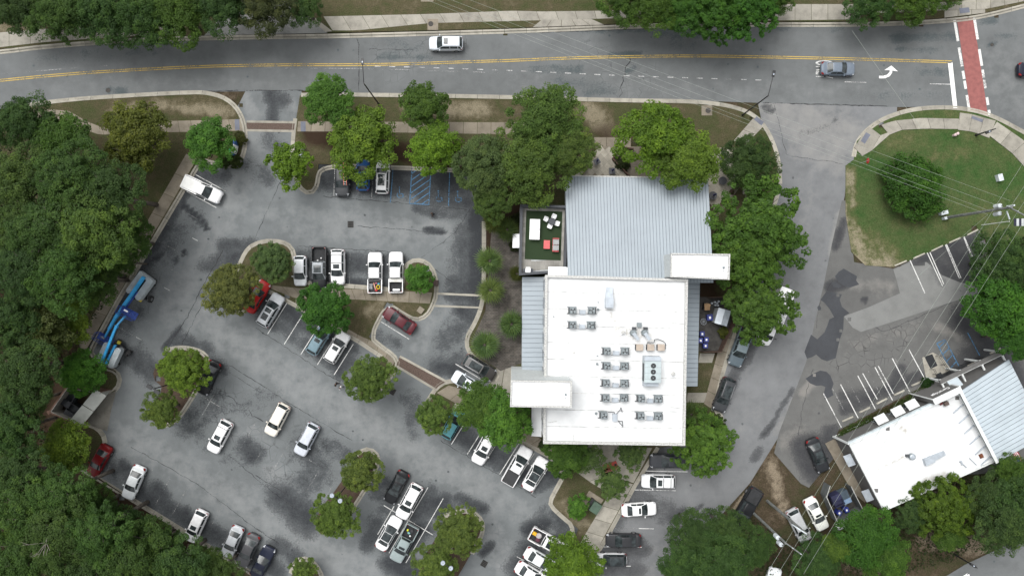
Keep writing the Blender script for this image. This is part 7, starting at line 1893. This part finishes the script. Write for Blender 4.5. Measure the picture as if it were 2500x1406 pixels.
MB().cyl((-.3, 0, 0), .05, 5.2, 8).build('pole', TRIM, g)
for k in range(4): MB().box((.55+.32*k, -.1, 5.0), (.32, .95, .05)).build('stripe', (plain('banner_navy', (.012, .013, .03), .7) if 'banner_navy' not in MATS else MATS['banner_navy']) if k % 2 == 0 else MATS['wall_panel'], g)
# flag on the shop
fx, fy = W(2430, 1122, 3.6); g = empty('flag', (fx, fy, 0), label='striped red white and blue flag on an angled pole at the shop corner', cat='flag')
tip = Vector((*W(2486, 1133, 4.2), 4.2))-Vector((fx, fy, 0))
MB().tube((0, 0, 3.4), tuple(tip), .04, n=6).build('pole', CHROME, g); MB().ball(tuple(tip), .09, 8, 6).build('finial', CHROME, g)
FR, FW, FB = plain('flag_red', (.45, .03, .05), .8), plain('flag_white', (.7, .7, .7), .8), plain('flag_blue', (.03, .05, .2), .8)
q0 = Vector((*W(2468, 1096, 3.6), 3.7))-Vector((fx, fy, 0)); q1 = Vector((*W(2483, 1128, 4.0), 4.05))-Vector((fx, fy, 0)); wv = Vector((.75, .10, -.15))
for k in range(7):
    a, b = (k/7, (k+1)/7); m = MB(); n = 8
    for s in range(n):
        def FPt(t, u): return q0.lerp(q1, u)+wv*(t)+Vector((0, 0, .10*math.sin(u*9+t*3)))
        v = [FPt(a, s/n), FPt(b, s/n), FPt(b, (s+1)/n), FPt(a, (s+1)/n)]
        m.add(v+[p-Vector((0, 0, .012)) for p in v], [(0, 1, 2, 3), (7, 6, 5, 4)])
    m.build('stripe', FR if k % 2 == 0 else FW, g)
m = MB(); v = [q0.lerp(q1, .62)+Vector((-.02, .02, .16)), q0.lerp(q1, .62)+wv*.58+Vector((0, 0, .16)), q1+wv*.58+Vector((0, 0, .16)), q1+Vector((-.02, 0, .16))]; m.add(v+[p-Vector((0, 0, .02)) for p in v], [(0, 1, 2, 3), (7, 6, 5, 4)]); m.build('canton', FB, g)
# transformer box, meter boxes on the lawn
x, y = W(1447, 1224); g = empty('transformer_box', (x, y, .13), R(-33), label='green electrical transformer box on its concrete pad', cat='transformer box')
MB().box((-.1, .1, .04), (2.3, 1.9, .08)).build('pad', CONC2, g); GRN = plain('box_green', (.055, .095, .065), .6, var=.1)
MB().box((.45, -.25, .62), (1.15, 1.35, 1.1)).build('cabinet', GRN, g); MB().box((.45, -.25, 1.19), (1.22, 1.42, .06)).build('lid', GRN, g); MB().box((-.35, .05, .4), (.4, .9, .6)).build('side_box', BLACKM, g)
for px, py, w, d, t in ((2303, 520, .95, .45, 'pale box on the lawn below the dark tree'), (2306, 533, .35, .35, 'small pale box at the foot of the utility pole'), (2440, 434, .6, .9, 'pale split box on the lawn near the utility pole')):
    x, y = W(px, py, .4); g = empty('utility_box', (x, y, .06), R(15), label=t, cat='utility box', group='utility boxes on the lawn')
    MB().box((0, 0, .3), (w, d, .6)).build('cabinet', TRANS, g); MB().box((0, 0, .62), (w+.04, d+.04, .04)).build('lid', TRANS, g)
for px, py, t in ((2331, 330, 'left'), (2337, 327, 'right')):
    x, y = W(px, py, .4); MB().cyl((0, 0, 0), .16, .5, 12).cyl((0, 0, .5), .20, .08, 12, r2=.1).build('hydrant_cap', plain('cap_white_%d' % px, (.55, .42, .42), .6), loc=(x, y, .06), label='round pale pipe cap on the lawn by the crosswalk, %s one' % t, cat='pipe cap', group='pipe caps')
# patio tables with folded umbrellas
UMB = plain('umbrella_blue', (.025, .03, .12), .9); TBLT = plain('table_charcoal', (.070, .072, .080), .6)
def patio_table(px, py, square, umb, rz, label):
    x, y = W(px, py, .75); g = empty('patio_table', (x, y, .14), R(rz), label=label, cat='table', group='patio tables')
    if square: MB().box((0, 0, .73), (.82, .82, .05)).build('table_top', TBLT, g)
    else: MB().cyl((0, 0, .71), .55, .05, 24).build('table_top', TBLT, g)
    MB().cyl((0, 0, .04), .05, .68, 8).build('pedestal', BLACKM, g); MB().cyl((0, 0, 0), .3, .05, 16).build('base', BLACKM, g)
    if umb:
        u = MB().cyl((0, 0, 1.0), .05, .25, 8, r2=.15).cyl((0, 0, 1.25), .15, 1.25, 10, r2=.05).build('folded_umbrella', UMB, g); MB().cyl((0, 0, .6), .03, 1.95, 8).build('umbrella_pole', CHROME, u)
    for a in (45, 135, 225, 315) if square else ():
        q = (.75*math.cos(R(a)), .75*math.sin(R(a)))
patio_table(1457, 395, True, True, 30, 'square patio table with a blue umbrella under the oak edge')
patio_table(1494, 418, True, True, 0, 'square patio table with a blue umbrella at the metal roof eave')
patio_table(1736, 402, True, True, 15, 'square patio table between the bright tree and the dark tree')
patio_table(1764, 442, False, False, 0, 'round charcoal patio table without umbrella')
patio_table(1740, 478, False, True, 0, 'round charcoal patio table with a blue umbrella by the metal roof')
# wooden planter walls of the patio
WOODB = plain('timber_brown', (.085, .050, .035), .85, var=.25, scale=5)
for pts, t in (([(1494, 390), (1512, 362), (1545, 366)], 'raised timber planter edge around the brownish shrub'), ([(1494, 390), (1535, 432)], 'timber planter edge running to the metal roof'), ([(1442, 398), (1420, 430)], 'timber edge at the oak side of the patio'), ([(1815, 440), (1770, 480), (1745, 520)], 'timber screen along the street side of the patio')):
    m = MB(); w_ = WL(pts)
    for a, b in zip(w_, w_[1:]): m.bar(Vector((*a, .45)), Vector((*b, .45)), .18, .65)
    m.build('planter_wall', WOODB, label=t, cat='planter wall', group='timber planter walls')
x, y = W(1491, 1139, .8); g = empty('red_planter', (x, y, .13), R(17), label='red trough bench with dark items outside the lower roof edge', cat='bench')
REDP = plain('bench_red', (.32, .045, .03), .6)
MB().box((0, 0, .45), (1.9, .95, .12)).build('seat', REDP, g); MB().box((0, -.42, .75), (1.9, .12, .5)).build('backrest', plain('bench_pink', (.45, .16, .13), .6), g)
for s in (-1, 1): MB().box((s*.85, 0, .2), (.12, .8, .4)).build('leg', REDP, g)
MB().ball((.1, -.1, .62), .2, 10, 6, (1.2, .8, .7)).build('bag', BLACKM, g); MB().ball((.7, .05, .62), .18, 10, 6, (.9, 1, .7)).build('bag', BLACKM, g)
# ---- service yard beside the white roof
YARD = plain('yard_dark', (.055, .052, .048), .9, var=.2)
MB().prism(WL([(1708, 725), (1785, 725), (1788, 790), (1756, 860), (1706, 858)]), 0, KZ+.02).build('service_yard', YARD, kind='structure', label='dark paved service yard beside the east lean to roof')
yf = empty('yard_fence', (*W(1755, 820), .13), label='dark timber fence around the service yard', cat='fence')
fp = WL([(1708, 857), (1752, 856), (1786, 782), (1780, 724), (1724, 726)])
for a, b in zip(fp, fp[1:]):
    L = math.dist(a, b); n = max(1, int(L/.9)); rz = math.atan2(b[1]-a[1], b[0]-a[0])
    for i in range(n): MB().box((a[0]+(b[0]-a[0])*(i+.5)/n, a[1]+(b[1]-a[1])*(i+.5)/n, .95), (L/n-.03, .06, 1.7), rz).build('fence_panel', WOODB, yf, world=True)
BINB = plain('bin_blue', (.022, .035, .20), .5)
def bin_(px, py, rz, label, open_=False, s=1.0):
    x, y = W(px, py, 1.0); g = empty('wheelie_bin', (x, y, .15), R(rz), label=label, cat='bin', group='blue recycling bins')
    MB().prism([(-.25*s, -.28*s), (.25*s, -.28*s), (.25*s, .28*s), (-.25*s, .28*s)], .06, .95).build('bin_body', BINB, g)
    MB().box((0, .02, .98), (.60*s, .66*s, .07)).build('lid', BINB, g); MB().box((0, 0, 1.02), (.22*s, .26*s, .012)).build('sticker', WPL, g)
    MB().bar((-.22*s, -.36*s, .93), (.22*s, -.36*s, .93), .04, .04).build('handle', BLACKM, g)
    for s_ in (-1, 1): MB().tube((s_*.2, -.26, .10), (s_*.26, -.26, .10), .10, n=10).build('wheel', TYRE, g)
bin_(1732.5, 775, 5, 'blue bin alone beside the metal shed roof', s=1.25)
bin_(1714, 815, 3, 'blue bin with papers, farthest up the group of four'); bin_(1710, 831, 2, 'blue bin against the lean to wall in the group of four'); bin_(1724, 829, 0, 'blue bin in the right of the group of four'); bin_(1722, 844, 0, 'blue bin lowest of the group of four')
x, y = W(1726.5, 749, 1.2); g = empty('cardboard_stack', (x, y, .15), R(-10), label='stack of brown cardboard on a dark bin in the service yard', cat='cardboard')
CARD = plain('cardboard', (.34, .22, .12), .9, var=.15)
MB().box((0, 0, .5), (.75, .95, 1.0)).build('bin', BLACKM, g)
for k, (a, b, r_, w, d) in enumerate(((0, 0, 12, .72, .9), (.06, .05, -8, .6, .8), (-.08, -.1, 25, .5, .7))): MB().box((a, b, 1.03+.05*k), (w, d, .04), R(r_)).build('sheet', CARD, g)
x, y = W(1765, 774, 2.3); g = empty('metal_shed', (x, y, .13), R(-16), label='small pale metal roofed shed in the service yard', cat='shed')
MB().box((0, 0, 1.0), (1.5, 1.95, 2.0)).build('wall', WALLG, g)
for s in (-1, 1): m = MB(); v = [(s*.02, -1.05, 2.35), (s*.85, -1.05, 2.05), (s*.85, 1.05, 2.05), (s*.02, 1.05, 2.35)]; m.add(v+[(a, b, c-.05) for a, b, c in v], [(0, 1, 2, 3), (7, 6, 5, 4), (0, 4, 5, 1), (1, 5, 6, 2), (2, 6, 7, 3)]); m.build('roof_sheet', GALV, g)
x, y = W(1745, 742, .5); m = MB(); 
g = empty('crate_of_kegs', (x, y, .15), label='dark pallet with small silver kegs in the service yard', cat='pallet')
MB().box((.2, 0, .1), (1.7, 1.0, .2)).build('pallet', BLACKM, g)
for a, b in ((-.4, .1), (0, .25), (.05, -.15), (.3, .1), (.5, .35), (.4, -.2)): MB().cyl((a, b, .2), .13, .35, 12).build('keg', GALV, g)
x, y = W(1718, 785, .2); m = MB()
for t in range(12): m.tube((.42*math.cos(t*.55), .42*math.sin(t*.55), .05), (.42*math.cos(t*.55+.55), .42*math.sin(t*.55+.55), .05), .025, n=5)
for t in range(4): m.tube((-.4*math.cos(t*.78), -.4*math.sin(t*.78), .05), (.4*math.cos(t*.78), .4*math.sin(t*.78), .05), .018, n=5)
m.build('wire_wheel', GALV, loc=(x, y, .16), label='round wire rack lying on the service yard floor', cat='wire rack')
# ---- bin enclosure at the woodland
BRK = plain('enclosure_brick', (.12, .065, .045), .9, var=.2, scale=4); CORR = plain('corrugated_wall', (.30, .285, .25), .7, var=.12); GATEM = plain('gate_panel', (.42, .43, .40), .6, var=.06)
EH = 2.3
ep = [W(*p, EH) for p in ((120, 1006), (163, 944), (246, 958), (184, 1034))]
be = empty('bin_enclosure', (*[sum(p[i] for p in ep)/4 for i in (0, 1)], 0), label='roofless corrugated bin enclosure with pale gates at the woodland edge', cat='enclosure')
for i, (a, b) in enumerate(((ep[0], ep[1]), (ep[1], ep[2]), (ep[3], ep[0]))):
    L = math.dist(a, b); rz = math.atan2(b[1]-a[1], b[0]-a[0]); n = int(L/.22)
    MB().bar(Vector((*a, EH/2)), Vector((*b, EH/2)), .22, EH).build('brick_wall', BRK, be, world=True)
    cen = Vector((sum(p[0] for p in ep)/4, sum(p[1] for p in ep)/4)); mid = Vector(((a[0]+b[0])/2, (a[1]+b[1])/2)); o_ = (cen-mid).normalized(); d = Vector((b[0]-a[0], b[1]-a[1])).normalized(); nn = Vector((-d.y, d.x)); nn = nn if nn.dot(o_) > 0 else -nn
    for k in range(n):
        p = Vector(a)+d*(L*(k+.5)/n)+nn*.15; MB().box((p.x, p.y, EH/2+.02), (.16, .10, EH), rz).build('corrugation', CORR, be, world=True)
for p in ep[:1]+ep[3:]: MB().box((p[0], p[1], EH/2), (.5, .5, EH+.06), R(30)).build('brick_pier', BRK, be, world=True)
gq = [W(*p, EH) for p in ((184, 1034), (246, 958))]
for t0, t1 in ((.0, .49), (.51, 1.0)):
    a = Vector(gq[0]).lerp(Vector(gq[1]), t0); b = Vector(gq[0]).lerp(Vector(gq[1]), t1)
    # gates carry a sloping cover over the front of the enclosure
    d = (b-a).normalized(); nn = Vector((d.y, -d.x))
    q = [Vector((*(a-nn*.75), EH+.25)), Vector((*(b-nn*.75), EH+.25)), Vector((*(b+nn*.75), EH-.25)), Vector((*(a+nn*.75), EH-.25))]
    MB().add(q+[v-Vector((0, 0, .06)) for v in q], [(0, 1, 2, 3), (7, 6, 5, 4), (0, 4, 5, 1), (1, 5, 6, 2), (2, 6, 7, 3), (3, 7, 4, 0)]).build('front_cover', GATEM, be, world=True)
    MB().bar(Vector((*a, 1.05)), Vector((*b, 1.05)), .08, 1.9).build('gate', GATEM, be, world=True)
def dumpster(x, y, rz, label, c=(.022, .025, .030), w=1.9, d=1.5, h=1.35):
    g = empty('dumpster', (x, y, .03), rz, label=label, cat='dumpster', group='dumpsters'); M_ = plain('dumpster_%d' % int(abs(x*10)), c, .7, var=.2)
    m = MB().prism([(-w/2, -d/2), (w/2, -d/2), (w/2, d/2), (-w/2, d/2)], .1, h, top=False); m.prism([(-w/2+.05, -d/2+.05), (w/2-.05, -d/2+.05), (w/2-.05, d/2-.05), (-w/2+.05, d/2-.05)][::-1], .15, h-.4, bottom=False); m.build('bin_body', M_, g)
    for s in (-1, 1): MB().bar((-w/2, s*d/2, h), (w/2, s*d/2, h), .08, .08).build('rim', M_, g); MB().bar((s*w/2, -d/2, h), (s*w/2, d/2, h), .08, .08).build('rim', M_, g)
    MB().box((-w*.25, 0, h+.05), (w*.46, d, .05)).build('lid', M_, g)
    for s in (-1, 1): MB().box((0, s*(d/2+.06), h*.7), (w*.6, .1, .14)).build('fork_pocket', M_, g)
    return g
x, y = W(166, 974, 1.2); dumpster(x, y, R(60), 'black dumpster in the bin enclosure, farther from the red car'); x, y = W(176, 1004, 1.2); dumpster(x, y, R(60), 'black dumpster with an open lid in the bin enclosure, nearer the red car')
# ---- fenced yard behind the shop
MF = plain('mesh_fence', (.10, .11, .11), .8, var=.15)
FH = 1.9
fy_ = empty('fenced_yard', (*W(2070, 1235), 0.05), label='wooden screened bin yard with an open gate beside the shop', cat='fence')
fq = [W(*p, FH) for p in ((2018, 1213), (2078, 1187), (2108, 1246), (2046, 1276))]
for i in (1, 2, 3):
    a, b = fq[i], fq[(i+1) % 4]; L = math.dist(a, b); n = max(2, int(L/.8)); rz = math.atan2(b[1]-a[1], b[0]-a[0])
    for k in range(n):
        MB().box((a[0]+(b[0]-a[0])*(k+.5)/n, a[1]+(b[1]-a[1])*(k+.5)/n, FH/2), (L/n-.03, .05, FH-.1), rz).build('fence_board', MF, fy_, world=True)
    MB().bar(Vector((*a, FH)), Vector((*b, FH)), .08, .06).build('top_rail', FLASH, fy_, world=True)
a, b = W(2018, 1213, FH), W(2027, 1185, FH); MB().bar(Vector((*a, FH/2)), Vector((*b, FH/2)), .05, FH).build('gate', MF, fy_, world=True); MB().bar(Vector((*a, FH)), Vector((*b, FH)), .08, .06).build('gate_rail', FLASH, fy_, world=True)
MB().prism(WL([(2022, 1212), (2078, 1190), (2104, 1244), (2048, 1270)]), 0, .07).build('yard_floor', YARD, kind='structure', label='dark floor of the fenced bin yard')
x, y = W(2044, 1220, 1.2); dumpster(x, y, R(-63), 'navy dumpster with cardboard inside in the fenced yard', (.02, .022, .06), 1.6, 1.3)
x, y = W(2063, 1212, 1.0); g = empty('ribbed_bin', (x, y, .07), R(-66), label='grey blue ribbed bin with a pale lid flap in the fenced yard', cat='bin'); MB().box((0, 0, .55), (1.7, 1.1, 1.0)).build('bin_body', plain('ribbed_blue', (.06, .085, .11), .7), g)
for k in range(6): MB().box((-.35, -.45+.18*k, 1.08), (1.0, .10, .06)).build('rib', MATS['ribbed_blue'], g)
MB().box((.6, 0, 1.10), (.6, 1.1, .06)).build('lid', plain('lid_blue', (.16, .24, .36), .6), g)
bin_(2066, 1244, 20, 'blue bin open in the corner of the fenced yard'); bin_(2048, 1251, -30, 'dark blue bin with a white box on top in the fenced yard')
x, y = W(2062, 1277, .7); g = empty('propane_tank', (x, y, .05), R(24), label='long white propane tank below the fenced yard', cat='tank')
m = MB(); m.tube((-1.0, 0, .75), (1.0, 0, .75), .46, n=20); m.ball((-1.0, 0, .75), .46, 16, 10, (.75, 1, 1)); m.ball((1.0, 0, .75), .46, 16, 10, (.75, 1, 1)); m.build('tank_body', plain('tank_white', (.66, .68, .68), .45, var=.07), g, smooth=False)
MB().cyl((0, 0, 1.18), .14, .12, 12).build('valve_dome', BLACKM, g)
for s in (-.7, .7): MB().box((s, 0, .2), (.18, .8, .4)).build('foot', CONC, g); MB().tube((s-.02, 0, .75), (s+.02, 0, .75), .468, n=20).build('strap', BLACKM, g)
# entrance mats and hand rails
for q, t in (([(2256, 870), (2275, 864), (2288, 892), (2271, 900)], 'dark entrance mat farther from the shop door'), ([(2283, 914), (2296, 908), (2307, 931), (2294, 938)], 'dark entrance mat at the shop door')):
    MB().prism(WL(q), .06, .085).build('door_mat', plain('mat_%d' % q[0][0], (.022, .024, .027), .95), label=t, cat='mat', group='entrance mats')
for q, t in (([(2284, 868), (2310, 910)], 'black hand rail on the hatched side of the entrance pad'), ([(2270, 900), (2284, 925)], 'black hand rail between the entrance mats')):
    a, b = WL(q, .0); g = empty('hand_rail', (a[0], a[1], .06), label=t, cat='hand rail', group='entrance hand rails')
    d = Vector((b[0]-a[0], b[1]-a[1], 0))
    for s in (-.09, .09):
        n_ = Vector((-d.y, d.x, 0)).normalized()*s
        MB().tube(tuple(n_+Vector((0, 0, .9))), tuple(n_+d+Vector((0, 0, .9))), .03, n=6).build('rail', BLACKM, g)
        for t_ in (0, .5, 1): MB().tube(tuple(n_+d*t_), tuple(n_+d*t_+Vector((0, 0, .9))), .025, n=6).build('post', BLACKM, g)
# sewer box lids by the small island
x, y = W(1064, 691, .3); MB().box((0, 0, .18), (.62, .78, .36)).box((0, 0, .37), (.66, .82, .03)).build('meter_box', plain('meter_brown', (.055, .035, .03), .8), loc=(x, y, 0.05), rz=R(-8), label='brown box at the island kerb above the brick crossing', cat='utility box')
x, y = W(1027, 757, .2); MB().box((0, 0, .1), (.8, .8, .2)).box((.1, -.1, .22), (.55, .6, .05)).build('valve_box', CONC2, loc=(x, y, .12), rz=R(-35), label='square concrete valve box on the grass tip beside the maroon sedan', cat='utility box')
# ---- people
SKIN = plain('skin', (.30, .18, .12), .6, var=.05)
def person(px, py, face, shirt, trousers, hair, label, stride=.18):
    x, y = W(px, py, .9); g = empty('person', (x, y, .012), R(face), label=label, cat='person', group='people walking in the car park')
    J = {'pel': (0, 0, .95), 'sp': (.02, 0, 1.2), 'ch': (.03, 0, 1.40), 'nk': (.03, 0, 1.52), 'hd': (.05, 0, 1.60), 'tp': (.05, 0, 1.76)}
    for s, t in ((1, 'l'), (-1, 'r')):
        J['sh'+t] = (.02, s*.19, 1.42); J['el'+t] = (-s*.10, s*.26, 1.15); J['wr'+t] = (.06-s*.06, s*.25, .92); J['ha'+t] = (.10-s*.06, s*.25, .84)
        J['hp'+t] = (0, s*.10, .90); J['kn'+t] = (s*stride*.6+.04, s*.11, .50); J['an'+t] = (s*stride-.03, s*.11, .09); J['to'+t] = (s*stride+.16, s*.12, .04)
    E = [('pel', 'sp'), ('sp', 'ch'), ('ch', 'nk'), ('nk', 'hd'), ('hd', 'tp')]
    for t in 'lr': E += [('ch', 'sh'+t), ('sh'+t, 'el'+t), ('el'+t, 'wr'+t), ('wr'+t, 'ha'+t), ('pel', 'hp'+t), ('hp'+t, 'kn'+t), ('kn'+t, 'an'+t), ('an'+t, 'to'+t)]
    rad = dict(pel=.16, sp=.14, ch=.16, nk=.06, hd=.10, tp=.08)
    for t in 'lr': rad.update({'sh'+t: .085, 'el'+t: .055, 'wr'+t: .04, 'ha'+t: .045, 'hp'+t: .11, 'kn'+t: .075, 'an'+t: .05, 'to'+t: .04})
    names = list(J); me = bpy.data.meshes.new('body'); me.from_pydata([J[n] for n in names], [(names.index(a), names.index(b)) for a, b in E], [])
    o = bpy.data.objects.new('tmp_body', me); col.objects.link(o)
    sk = o.modifiers.new('skin', 'SKIN'); sub = o.modifiers.new('sub', 'SUBSURF'); sub.levels = 1; sub.render_levels = 1
    for i, n in enumerate(names):
        me.skin_vertices[0].data[i].radius = (rad[n], rad[n]*(1.25 if n in ('ch', 'sp', 'pel') else 1)); me.skin_vertices[0].data[i].use_root = (n == 'pel')
    bpy.context.view_layer.update()
    bm_ = bpy.data.meshes.new_from_object(o.evaluated_get(bpy.context.evaluated_depsgraph_get())); bpy.data.objects.remove(o)
    bm_.name = 'body'
    mats = [SKIN, plain('shirt_%d' % px, shirt, .9), plain('trousers_%d' % px, trousers, .9), BLACKM]
    bm_.materials.clear()
    for m in mats: bm_.materials.append(m)
    for p in bm_.polygons:
        z = p.center.z; ay_ = abs(p.center.y)
        p.material_index = 3 if z < .10 else 2 if z < .96 and ay_ < .21 else 0 if (z > 1.47 and ay_ < .14) or (z < 1.12 and ay_ > .19) else 1
        p.use_smooth = True
    link('body', bm_, g)
    MB().ball((.03, 0, 1.68), .115, 12, 8, (1.05, .92, 1.0)).build('hair', plain('hair_%d' % px, hair, .8), g)
    for s in (-1, 1):
        for k in range(4): MB().tube((.10-s*.06+.02*k-.03, s*.25, .84), (.11-s*.06+.02*k-.03, s*.235, .76+.006*abs(k-1.5)), .010, .008, 5).build('finger', SKIN, g)
        MB().tube((.13-s*.06, s*.24, .86), (.16-s*.06, s*.225, .81), .011, .009, 5).build('thumb', SKIN, g)
        MB().ball((.152, s*.035, 1.655), .012, 6, 4).build('eye', BLACKM, g)
    MB().ball((.165, 0, 1.63), .016, 6, 4, (1, .8, 1.3)).build('nose', SKIN, g)
person(821, 937, -30, (.015, .015, .018), (.02, .022, .03), (.02, .015, .012), 'person in a black shirt walking beside the olive tree')
person(833, 946, 150, (.75, .75, .75), (.03, .035, .05), (.05, .03, .02), 'person in a white shirt walking beside the olive tree')
person(1056, 523, 200, (.02, .02, .024), (.025, .025, .03), (.03, .02, .015), 'person in dark clothes crossing the lane below the accessible bays')
